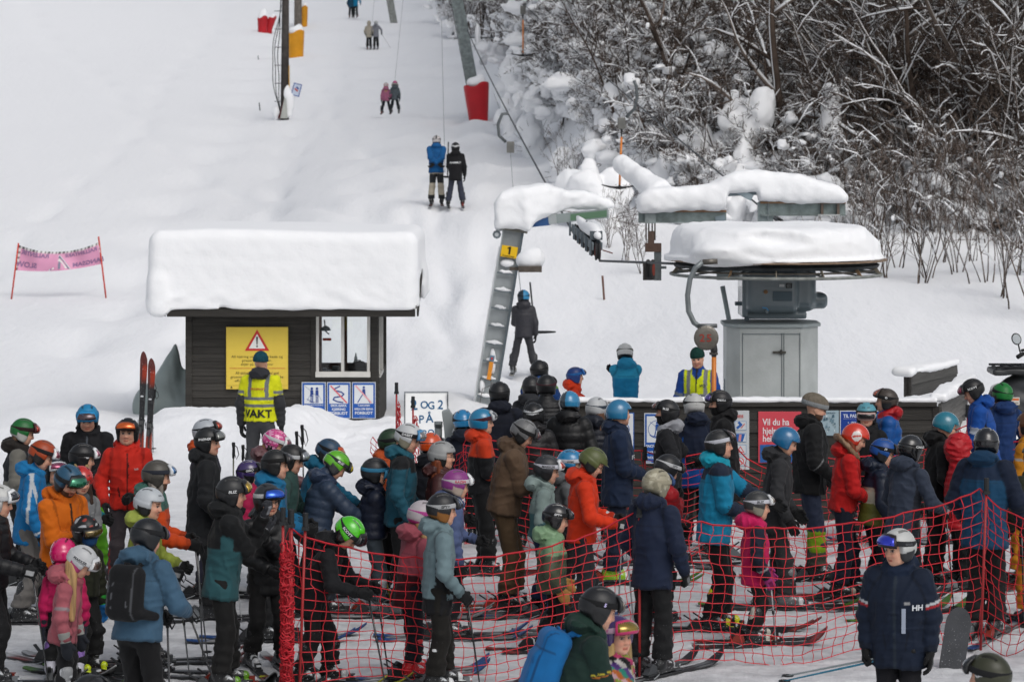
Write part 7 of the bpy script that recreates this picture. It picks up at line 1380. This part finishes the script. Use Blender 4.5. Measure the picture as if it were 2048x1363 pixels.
person(1573, 853, 1.80, 2, 'youth in a charcoal jacket and trousers with a blue racing helmet, head bowed', 'the youth in the charcoal jacket', K('#333437', zip='#1b1c1e', hoodc='#333437', hem=.1), '#2c2d2f', hel=('race', '#1d6c9c', '#17181a'), head='c', lean=4, bow=22, arms=('rest', 'hang'), skis=SK4, boot=('#5a5c5e', '#b8babc'))
person(1632, 788, 1.95, 1, 'heavy man in black with a taupe knitted beanie and navy and lime trousers', 'the man in the taupe beanie', K('#17181a', bulk=1.22, bands=[('f', .1, .14, '#8c8e90')], hem=.05), dict(c='#2b3348', mid=('#8ab01c', .28, .50), low=('#4a4a40', .28)), hel=None, beanie=('#6e675c', '#8a8e90', 1), head='beard', lean=2, bow=14, arms=('rest', 'polelow'), glasses=True, skis=('#b01c1c', '#2a2c2e'), boot=('#1d1e20', '#2a2b2c'), poles=[(1, '#b0b3b6', '#1b1c1e', .02, 0)], stance=.13)
person(1712, 846, 1.78, 2, 'woman in a red coat with fur edged hood, auburn hair and red helmet', 'the woman in the red coat', K('#c81c1c', hem=.02, hoodc='#c41c1c', furc='#7c624a', bulk=1.02), '#151b2c', hel=('race', '#d83418', '#17181a', 'redmark'), head='f', lean=4, bow=26, arms=('front', 'front'), glove=('#17181a', '#3a3c3e'), skis=('#b8babc', '#b03028'), hair=('#6e3018', .52, 'side'), boot=('#1d1e20', '#c8b8a8'))
person(1733, 804, 1.62, -105, 'person with a pale blue helmet and dark goggles over the eyes, facing the camera', 'the person in the pale blue helmet', K('#17181b'), BK, hel=('std', '#5ea0b0', '#17181a'), gog=('on', '#b89a94', '#141416', '#1b1c1e'), head='f', arms=('rest', 'rest'))
person(1771, 776, 1.76, 182, 'person in a blue puffer with red inner hood, facing left before the barrier', 'the person in the blue puffer', K('#15549c', puff=.12, hoodc='#b01c24', bulk=1.08, yoke=('#15549c', .9)), BK, hel=('std', '#443c36', '#232427'), gog=('high', '#2a2624', '#a84a2a', '#1b1c1e', 'O', '#d8dadb'), head='m', arms=('front', 'rest'), skis=SK5)
person(1767, 876, 1.62, 8, 'child in a navy, cream and olive block jacket with a blue helmet', 'the child in the navy cream and olive jacket', K('#1a2436', midband=('#b4ae9c', .42, .72), low=('#6a6a2c', .42), puff=.12, hem=.06, arm='#1a2436'), '#161c26', hel=('std', '#17509c', '#232427'), gog=('up', '#1b1c1e', '#1b1c1e', '#17181a', 'PI', '#c9cbcc'), head='c', lean=5, bow=18, arms=('rest', 'hang'), skis=SK1)
person(1822, 869, 1.76, 42, 'person in slate grey with goggles high on a glossy black helmet, back turned', 'the person in the slate jacket', K('#3a4354', side='#262a34', hoodc='#3a4354', hem=.1), '#14151a', hel=('gloss', '#17181a', '#17181a'), gog=('high', '#1b1c1e', '#2a3a5a', '#1b1c1e', 'OAKLEY', '#c9cbcc'), lean=7, bow=12, arms=('pole', 'pole'), poles=[(0, '#1b1c1e', '#1b1c1e', .05, .05), (1, '#1b1c1e', '#1b1c1e', .12, 0)], skis=SK4, boot=('#1d1e20', '#c9cbcc'), glove=('#17181a', '#b0b2b4'))
person(1893, 823, 1.80, 6, 'person in a black jacket with a teal racing helmet and glasses', 'the person in the teal racing helmet', K('#141416', hoodc='#141416'), '#121315', hel=('race', '#1f7a90', '#17181a'), head='m', glasses=True, lean=5, bow=20, arms=('rest', 'rest'), skis=SK1)
person(1945, 757, 1.90, 172, 'tall person in a royal blue jacket with a black lettered helmet, facing left', 'the tall person in royal blue', K('#1650a4', bands=[('u', .55, .8, '#a9b0bc')], side='#14161c', hoodc='#1650a4', hem=.1, bulk=1.08), BK, hel=('std', '#1b1c1e', '#17181a'), gog=('up', '#1b1c1e', '#8c2a44', '#1b1c1e', 'SCOTT', '#c9cbcc'), lean=8, bow=24, arms=('front', 'rest'), skis=SK5)
person(2004, 764, 1.78, 110, 'person in a dark blue jacket and green helmet, back turned, near the right edge', 'the person in the green helmet at the right', K('#18386c'), BK, hel=('std', '#1c7a34', '#1b1c1e'), gog=('up', '#c9cbcc', '#2a2c30', '#1b1c1e'), arms=('rest', 'rest'))
person(1922, 870, 1.58, 10, 'child in a red puffer jacket with the hood up', 'the child in the red hooded puffer', K('#b81622', puff=.06, hood='up', hem=.12), BK, hel=None, head='c', lean=3, arms=('rest', 'rest'), skis=SK3)
person(1973, 854, 1.95, 64, 'person in petrol blue and navy, back turned, at the right net post', 'the person in petrol blue at the right', K('#0e4668', arm='#162238', yoke=('#172a44', .84), bulk=1.16, hem=.09, hoodc='#133c5c'), '#101113', hel=('gloss', '#15161a', '#17181a'), lean=3, bow=6, arms=('rest', 'polelow'), poles=[(1, '#1b1c1e', '#1b1c1e', .1, 0)], skis=SK5, boot=('#1d1e20', '#c9cbcc'))
person(2056, 822, 1.80, 150, 'person in a yellow and navy jacket cut by the right picture edge', 'the person in yellow at the right edge', K('#c8841c', low=('#1a2030', .5), bands=[('u', .3, .38, '#a9a9a4')]), '#c8841c', hel=('std', '#5a3a24', '#1b1c1e'), arms=('front', 'rest'), skis=SK1)
person(2068, 884, 1.74, 120, 'person in a dark olive coat at the right picture edge', 'the person in the olive coat', K('#2a2f22', hem=.14, bulk=1.1), '#c07818', hel=('std', '#2a2c26', '#1b1c1e'), arms=('rest', 'rest'), skis=SK4, poles=[(1, '#1b1c1e', '#1b1c1e', .1, 0)])
# foreground
hh = person(1796, 1056, 1.72, -108, 'boy in a striped sleeve navy jacket and white helmet walking outside the net', 'the boy in the foreground', K('#101f34', zip='#26303c', bands=[('u', .60, .67, '#c4c8cc'), ('u', .68, .74, '#a8242c')], bulk=1.34, hem=.12, hoodc='#11223a', text=[('HH', 20, .66, .07, '#c9ccd0'), ('▮', 9, .5, .17, '#9aa4b4')] if False else [('HH', 42, .66, .06, '#c9ccd0'), ('|', 16, .48, .2, '#8f98a8')]), '#0d1118', hel=('std', '#c4c6c4', '#2a2c30'), gog=('up', '#1d1618', '#2a3ac8', '#26282c', 'anon', '#4a4c50'), head='c', bow=6, yaw=-38, arms=('down', 'down'), glove=('#101113', '#26282a'), gpose=('rest', 'grip'), boot=('#1b1c1e', '#2a2c2e'), group='people passing in the foreground', res=.011)
gb = person(1200, 1172, 1.78, 12, 'person in dark green with a bright blue backpack in the foreground', 'the person with the blue backpack', K('#17302a', hoodc='#1c3830', hem=.08, bulk=1.1, bands=[('u', .5, .53, '#c8b83a'), ('u', .56, .59, '#b8702a')]), BK, hel=('std', '#222326', '#17181a'), gog=('up', '#1b1c1e', '#5a5048', '#17181a', 'S', '#b9b0dc'), head='m', lean=20, bow=12, arms=('rest', 'front'), group='people passing in the foreground', res=.012)
backpack(gb, '#0f6cae', '#0b4a7c', 'bright blue backpack on the person in dark green in the foreground', .15, .5, .12)
person(1235, 1229, 1.46, -30, 'girl in a patchwork coloured jacket with a purple helmet, pink goggles and fair hair', 'the girl in the patchwork jacket', K('#5a3a84', patch=['#b8642a', '#2c8c78', '#5a3a84', '#c9c4c0', '#1b1c1e', '#b83a6a', '#8c9c3a', '#d0a8b0']), BK, hel=('race', '#3c2460', '#17181a'), gog=('up', '#b82a64', '#8c7420', '#c0a0b4', 'ROXY', '#b83a7c'), head='c', bow=0, yaw=-22, arms=('rest', 'rest'), hair=('#a88c5c', .34, 'front'), glove=('#141517', None), group='people passing in the foreground', res=.012)
person(1975, 1304, 1.52, 150, 'child with an olive helmet and white oval strap at the bottom right edge', 'the child at the bottom right', K('#16181c'), BK, hel=('std', '#383a2a', '#1b1c1e', 'oval'), gog=('up', '#1b1c1e', '#2a2c30', '#1b1c1e'), head='c', legs=True, group='people passing in the foreground')
person(180, 1347, 1.32, 60, 'child with a black helmet just showing at the bottom left edge', 'the child at the bottom left', K('#16181c'), BK, hel=('std', '#1f2023', '#1b1c1e'), gog=('up', '#1b1c1e', '#2a2c30', '#1b1c1e'), head='c', group='people passing in the foreground')
# riders on the track
GR = 'riders on the lift track'
lr = person(1047, 580, 1.64, 90, 'lone rider in a grey quilted jacket and blue helmet beside the pylon', 'the lone rider', K('#34343a', puff=.07, hem=.09), '#3a3b3f', hel=('std', '#22303c', '#1f2124', 'half'), gog=('up', '#17181a', '#17181a', '#17181a'), s=99.5, arms=('front', 'down'), skis=('#b8b4a8', '#5a5c5e', .85), stance=.22, group=GR)
pr1 = person(873, 280, 1.92, 90, 'tall rider in a blue jacket and cream and black trousers holding poles behind the back', 'the rider in the blue jacket', K('#165f9c', hem=.06, bulk=1.12), dict(c='#b0a898', mid=('#26282c', .58, .84), low=('#26282c', .24)), hel=('std', '#c9c4c4', '#1b1c1e', 'stripe'), gog=('up', '#17181a', '#17181a', '#17181a'), s=70.5, arms=('back', 'back'), skis=('#1d1e20', '#a83a2a', .85), stance=.15, group=GR)
pr2 = person(911, 291, 1.76, 90, 'rider in a black jacket with white lettering and grey trousers', 'the rider in the black jacket', K('#1a1a1e', hem=.12, bulk=1.06, text=[('MAMMUT', 180, .66, .07, '#c9cbcc')]), '#3a3e4c', hel=('std', '#1b1c1e', '#1b1c1e', 'whiteback'), gog=('up', '#c9cbcc', '#17181a', '#c9cbcc'), s=71, arms=('front', 'down'), skis=('#1d1e20', '#c0c2c4', .85), stance=.2, group=GR)
person(772, 159, 1.42, 90, 'girl in a pink jacket with fair hair far up on the track', 'the girl in pink on the track', K('#b06a88', hem=.12), '#1c2228', hel=('std', '#c9c4c4', '#d04a6a'), gog=('up', '#d04a6a', '#d04a6a', '#d8405a'), s=43, arms=('down', 'rest'), skis=('#5a2c3a', '#2a2c2e', .85), stance=.2, hair=('#a07a58', .26, 'back'), group=GR, head='c')
person(790, 157, 1.46, 90, 'child in a grey jacket with a pink and purple helmet on the track', 'the child in grey on the track', K('#5c666c', hem=.12, furc='#8c8884'), '#1c2228', hel=('std', '#c04a84', '#3a2c4a'), gog=('up', '#17181a', '#17181a', '#2a1c34'), s=43, arms=('rest', 'down'), skis=('#5a2c3a', '#2a2c2e', .85), stance=.18, group=GR, head='c')
person(738, 39, 1.74, 90, 'rider in a cream hooded jacket far up the track', 'the rider in the cream jacket', K('#b8b0a0', hood='up', hem=.12), '#17191c', hel=None, s=31, arms=('rest', 'rest'), skis=('#c0c2c4', '#5a5c5e', .85), group=GR)
person(752, 38, 1.76, 90, 'rider in a grey jacket with ski poles sticking out far up the track', 'the rider in the grey jacket', K('#8a8c94', hem=.12), '#17191c', hel=('std', '#c9cbcc', '#1b1c1e'), gog=('up', '#17181a', '#17181a', '#17181a'), s=31, arms=('rest', 'hip'), skis=('#1d1e20', '#5a5c5e', .85), poles=[(1, '#2a2c2e', '#1b1c1e', -.2, -.6)], group=GR)
person(702, 6, 1.62, 90, 'rider in a dark blue jacket at the top of the track', 'the rider in dark blue', K('#24506a', hem=.1), '#17191c', hel=('std', '#3a3c6a', '#1b1c1e'), s=27.6, arms=('rest', 'down'), skis=('#8a3a2c', '#5a5c5e', .85), group=GR)
person(711, 3, 1.74, 90, 'rider in a bright blue jacket at the top of the track', 'the rider in bright blue', K('#1580ac', hem=.08), '#2a2e30', hel=('std', '#c9cbcc', '#1b1c1e'), s=27.6, arms=('rest', 'hip'), skis=('#8a3a2c', '#5a5c5e', .85), group=GR)
person(699, -34, 1.76, 80, 'rider in black cut by the top picture edge', 'the rider at the top edge', K('#1b1c1e'), '#17191c', hel=('std', '#1b1c1e', '#1b1c1e'), s=25.5, arms=('hip', 'rest'), group=GR)
def tbar(px, py, s, half, lean, label, lx=0):
    o_ = W(px, py, s); r = empty('tow_bar', o_, 0, label, 'tow bar', 'T-bars in use'); m = MB(); m.tube([(x, -.03, lean*x) for x in np.linspace(-half, half, 7)], [.012, .026, .03, .034, .03, .028, .014], '#1b1d1f', 7); m.build('cross_bar', M['rubber'], r, True)
    m = MB(); m.tube([(0, -.02, 0), (lx, .25, 1.0)], .018, '#2a2c2e', 6); m.build('stem', M['plastic'], r, True); return r
tbar(1070, 664, 98.5, .42, .02, 'black T-bar behind the lone rider, its right end free', -.1)
tbar(895, 354, 70, .36, -.06, 'dark T-bar held behind the pair in blue and black jackets', .02)
# free standing and held bits
def free_pole(px, pt_, pb, s, tilt, col, label, strap=True): b = W(px, pb, s); b.z = Gz(b.x, b.y); a = W(px+tilt, pt_, s); pole(a, b, col, '#1b1c1e', label, 'ski poles stuck in the snow', strap)
free_pole(306, 762, 882, 141, -2, '#1d1e20', 'black ski pole leaning beside the upright red skis')
free_pole(298, 778, 892, 142, 12, '#1d1e20', 'second black ski pole beside the upright red skis')
free_pole(466, 884, 985, 178, 1, '#3a3c1e', 'yellow and black ski pole left of the mauve jacket')
free_pole(482, 889, 985, 178, 4, '#6a5c1e', 'second yellow and black pole left of the mauve jacket')
free_pole(598, 862, 1055, 182, -5, '#6a2a1e', 'red and black ski pole raised in the hand of the mauve clad person')
free_pole(612, 849, 1055, 184, -8, '#1d1e20', 'black ski pole with a loop strap beside the raised red one')
def held_skis():
    for i in range(2):
        a = hh['MW']@Vector(tuple(hh['A'][1][2]+np.array([.02, -.03*i, -.09]))); d = Vector((.80, -.40, .24+.02*i)).normalized(); x0 = a-d*1.0
        pole(a+d*.42-Vector((0, 0, .03*i)), a-d*.72-Vector((0, 0, .03*i)), '#1c7896' if i else '#8a9496', '#17181a', ['grey and blue ski pole carried by the boy in the foreground', 'turquoise ski pole carried by the boy in the foreground'][i], 'ski poles carried by the boy')
held_skis()
# small leaning snowboard between the boy and the queue
def snowboard():
    b = W(1903, 1296, 222); r = empty('snowboard', (b.x, b.y, 0), .2, 'upright grey snowboard tip just right of the boy in the foreground', 'snowboard')
    m = MB(); pts = [(.12*math.cos(t), .0+.12*math.sin(t)) for t in np.linspace(math.pi, 2*math.pi, 10)]+[(.12*math.cos(t), .38+.16*math.sin(t)) for t in np.linspace(0, math.pi, 14)]
    m.prism(pts, .012, Matrix.Translation((0, 0, .02))@Matrix.Rotation(.16, 4, 'Y')@Matrix.Rotation(math.pi/2, 4, 'X'), '#3a3c40'); m.build('deck', M['ski'], r)
snowboard()
# ---------------------------------------------------------------- red netting
RED = '#bc2430'
def net(path, label, hts, cell=.10, r=.0053, group='red safety nets', seed=0, bottom=.06):
    """path: (photo column, metres scale) of the posts; hts: (height at post, sag after it)"""
    rng = np.random.default_rng(seed); pts = [Vector(((px-1024)/s, FP/s, 0)) for px, s in path]; o_ = pts[0]
    rt = empty('safety_net', o_, 0, label, 'net', group); cols = []
    for k in range(len(pts)-1):
        a, b = pts[k], pts[k+1]; L = (b-a).length; n = int(L/cell)
        for i in range(n+(k == len(pts)-2)):
            t = i/n; p = a.lerp(b, t); p.y += .05*math.sin(3.1*t*math.pi)+rng.normal(0, .008); zt = hts[k][0]*(1-t)+hts[k+1][0]*t-hts[k][1]*(4*t*(1-t))**.8
            cols.append((p-o_, zt+rng.normal(0, .004), bottom+.07*math.sin(t*9+k)*math.sin(t*math.pi)+Gz(p.x, p.y)))
    nz = 14; C_ = np.array([[(p.x+rng.normal(0, .007)+.02*math.sin(j*.9+i*.35), p.y+rng.normal(0, .007)+.05*math.sin(math.pi*j/nz)*math.sin(i*.13), zb+(zt-zb)*(j/nz)+rng.normal(0, .006)) for j in range(nz+1)] for i, (p, zt, zb) in enumerate(cols)])
    m = MB(); c = lin(RED)
    for i in range(len(C_)):
        P = np.repeat(C_[i], 2, 0)[:-1]; P[1::2] = (C_[i][:-1]+C_[i][1:])/2+rng.normal(0, .006, (nz, 3)); m.tube(P, r*.8, c*rng.uniform(.8, 1.1), 3)
    for j in range(nz+1):
        m.tube(C_[:, j], r*(1.5 if j == nz else .85), c*rng.uniform(.85, 1.1), 4 if j == nz else 3)
    for i in range(0, len(C_)):
        for j in range(nz+1): q = C_[i, j]; e = r*1.5; m.add([q+(e, 0, 0), q-(e, 0, 0), q+(0, e, 0), q-(0, e, 0), q+(0, 0, e), q-(0, 0, e)], [(0, 2, 4), (2, 1, 4), (1, 3, 4), (3, 0, 4), (2, 0, 5), (1, 2, 5), (3, 1, 5), (0, 3, 5)], c)
    m.build('mesh', M['net'], rt, False); return rt
def post(px, s, h, lean, label, col='#9c2a2c', group='red net posts'):
    b = Vector(((px-1024)/s, FP/s, 0)); b.z = Gz(b.x, b.y); r = empty('net_post', b, 0, label, 'post', group); m = MB(); m.tube([(0, 0, -.15), (lean, 0, h)], .0125, col, 8); m.build('rod', M['plastic'], r, True)
    m = MB(); m.tube([(lean, 0, h-.03), (lean*1.01, 0, h+.09)], .024, '#26282a', 8); m.box((lean-.03, -.03, h-.06), (lean+.03, .03, h-.03), '#26282a'); m.build('clip', M['rubber'], r); return r
net([(578, 232), (1278, 224), (1962, 214), (2120, 222)], 'front red safety net between the left bundle and the right post', [(1.42, .34), (1.46, .25), (1.5, .12), (1.35, 0)], seed=1)
net([(930, 172), (1285, 177), (1462, 176), (1640, 177), (1935, 165)], 'rear red safety net running behind the middle of the queue', [(1.3, .06), (1.24, .1), (1.3, .22), (1.15, .1), (1.3, 0)], seed=2, cell=.15)
net([(744, 158), (930, 172)], 'short red safety net between the hut corner and the ticket gate', [(1.0, .3), (1.2, 0)], seed=3, cell=.14)
net([(1935, 165), (2110, 168)], 'red safety net at the far right behind the blue jackets', [(1.35, .2), (1.3, 0)], seed=4, cell=.14)
post(1279, 225, 1.47, 0, 'red net post in front of the beige camouflage helmet'); post(1960, 214.5, 1.52, .06, 'red net post in front of the petrol blue jacket'); post(1935, 165, 1.45, .0, 'red net post below the tall person in royal blue')
post(793, 150, 1.42, 0, 'thin red post left of the sandwich board'); post(826, 152, 1.28, .0, 'thin red post in front of the sandwich board'); post(1290, 177, 1.2, 0, 'red post of the rear net behind the camouflage helmet')
for i, (px, s, h, l) in enumerate(((566, 233, 1.52, .0), (574, 231, 1.48, .03), (583, 233, 1.50, .0), (597, 232, 1.46, .06))): post(px, s, h, l, ['outermost red rod of the rolled net bundle', 'second red rod of the rolled net bundle', 'third red rod of the rolled net bundle', 'leaning red rod right of the rolled net bundle'][i])
def bundle(px, s, h, R, label, n=46, seed=5, taper=0):
    rng = np.random.default_rng(seed); b = Vector(((px-1024)/s, FP/s, 0)); b.z = Gz(b.x, b.y); r = empty('rolled_net', b, 0, label, 'net bundle'); m = MB()
    for i in range(n):
        a = rng.uniform(0, 6.28); q = R*rng.uniform(.3, 1.0); z0, z1 = sorted(rng.uniform(0, h, 2)) if i % 3 else (0, h*rng.uniform(.85, 1)); 
        if z1-z0 < .3: z1 = min(h, z0+.5)
        zz = np.arange(z0, z1, .035)
        if len(zz) < 4: continue
        P = [(q*(1-taper*z/h)*math.cos(a+.5*math.sin(z*9+i))+.012*math.sin(z*55+i*2), q*(1-taper*z/h)*math.sin(a+.5*math.sin(z*9+i)), z) for z in zz]; m.tube(P, .0055, lin(RED)*rng.uniform(.6, 1.1), 3)
    for i in range(int(n*1.6)):
        z = rng.uniform(.02, h*.97); q = R*(1-taper*z/h)*rng.uniform(.9, 1.12); a0 = rng.uniform(0, 6.28); tl = rng.uniform(-.7, .7)
        m.tube([(q*math.cos(a), q*math.sin(a), z+tl*q*math.cos(a-a0)+.01*math.sin(5*a+i)) for a in np.linspace(a0, a0+rng.uniform(2, 5.5), 14)], .0055, lin(RED)*rng.uniform(.6, 1.1), 3)
    m.build('mesh', M['net'], r)
bundle(574, 233, 1.34, .058, 'thick roll of red netting tied round its rods at the lower left centre', 64)
bundle(797, 150, 1.3, .10, 'bunch of red netting hanging at the sandwich board left edge', 14, 6, .9); bundle(832, 152, 1.15, .16, 'bunch of red netting hanging in front of the sandwich board', 16, 7, .9)
# ---------------------------------------------------------------- snow scooter at the right edge
def scooter():
    s = 152; b = W(2036, 812, s); g = Gz(b.x, b.y); r = empty('snow_scooter', (b.x, b.y, b.z-.15), 0, 'dark grey snow scooter front with a round mirror at the right picture edge', 'scooter')
    def F(P):
        f = smin(rcone(P, (-.15, 0, .2), (.5, 0, .55), .26, .3), bx(P, (.1, 0, .1), (.42, .32, .16), .08), .1); f = smin(f, rcone(P, (.15, 0, .6), (.5, 0, .82), .13, .2), .08); f = smin(f, bx(P, (-.1, 0, .62), (.26, .26, .035), .02), .03)
        return f-.015*np.abs(np.sin(P[:, 2]*17+P[:, 0]*6))
    sdf_obj('fairing', F, (-.6, -.5, -.2), (1.0, .5, 1.2), .024, M['plastic'], '#2f3133', r, lambda V, c: c.__setitem__((V[:, 2] < .1), lin('#1b1c1e')))
    m = MB(); 
    for x in (-.32, -.2, -.08, .04, .14): m.tube([(x, -.26, .68), (x, .26, .68)], .013, '#1d1e20', 6)
    for y in (-.26, .26): m.tube([(-.34, y, .68), (.16, y, .68)], .015, '#1d1e20', 6)
    m.build('rack', M['rubber'], r); m = MB(); m.tube([(-.05, -.3, .82), (.1, -.2, .9), (.25, 0, .92), (.1, .3, .86)], .018, '#1b1c1e', 6); m.tube([(-.06, -.3, .82), (.02, -.25, .86)], .03, '#141516', 8); m.tube([(.0, -.2, .84), (-.04, -.22, 1.0)], .01, '#1b1c1e', 5); m.build('handlebar', M['rubber'], r)
    m = MB(); T = Matrix.Translation((-.06, -.22, 1.05))@Matrix.Rotation(math.pi/2, 4, 'X')@Matrix.Rotation(.4, 4, 'Z'); m.lathe([(0, -.03), (.05, -.02), (.065, 0), (.06, .01), (0, .011)], '#1b1c1e', 18, T@Matrix.Scale(1.25, 4, (0, 1, 0))); mi = m.build('mirror', M['plastic'], r, True)
    m = MB(); m.lathe([(0, .012), (.052, .012), (0, .014)], '#c9d0d4', 18, T@Matrix.Scale(1.25, 4, (0, 1, 0))); m.build('mirror_glass', M['gloss'], mi)
    m = MB(); m.box((-.16, -.345, .2), (-.04, -.335, .3), '#c9c4bc'); m.box((-.15, -.348, .26), (-.05, -.344, .285), '#c8642a'); add_text(m, 'ADVARSEL', .02, plane_T((-.1, -.349, .22), (1, 0, 0), (0, 0, 1)), '#3a3c40', .02); m.build('sticker', M['signm'], r)
    m = MB(); m.tube([(-.2, -.3, -.02), (.6, -.3, -.02)], .05, '#1b1c1e', 8); m.tube([(-.2, .3, -.02), (.6, .3, -.02)], .05, '#1b1c1e', 8); m.build('skid', M['rubber'], r, True)
    tag(snow_cap('snow_heap', lambda P: ell(P, (b.x, b.y, g+.1), (1.6, .9, b.z-g-.2))-.05*noise(P, 4, 88)-.02*noise(P, 13, 89), (b.x-2, b.y-1.3, g-.1), (b.x+2, b.y+1.3, b.z+.2), None, .05), 'packed snow heap under the snow scooter', 'snow heap')
scooter()
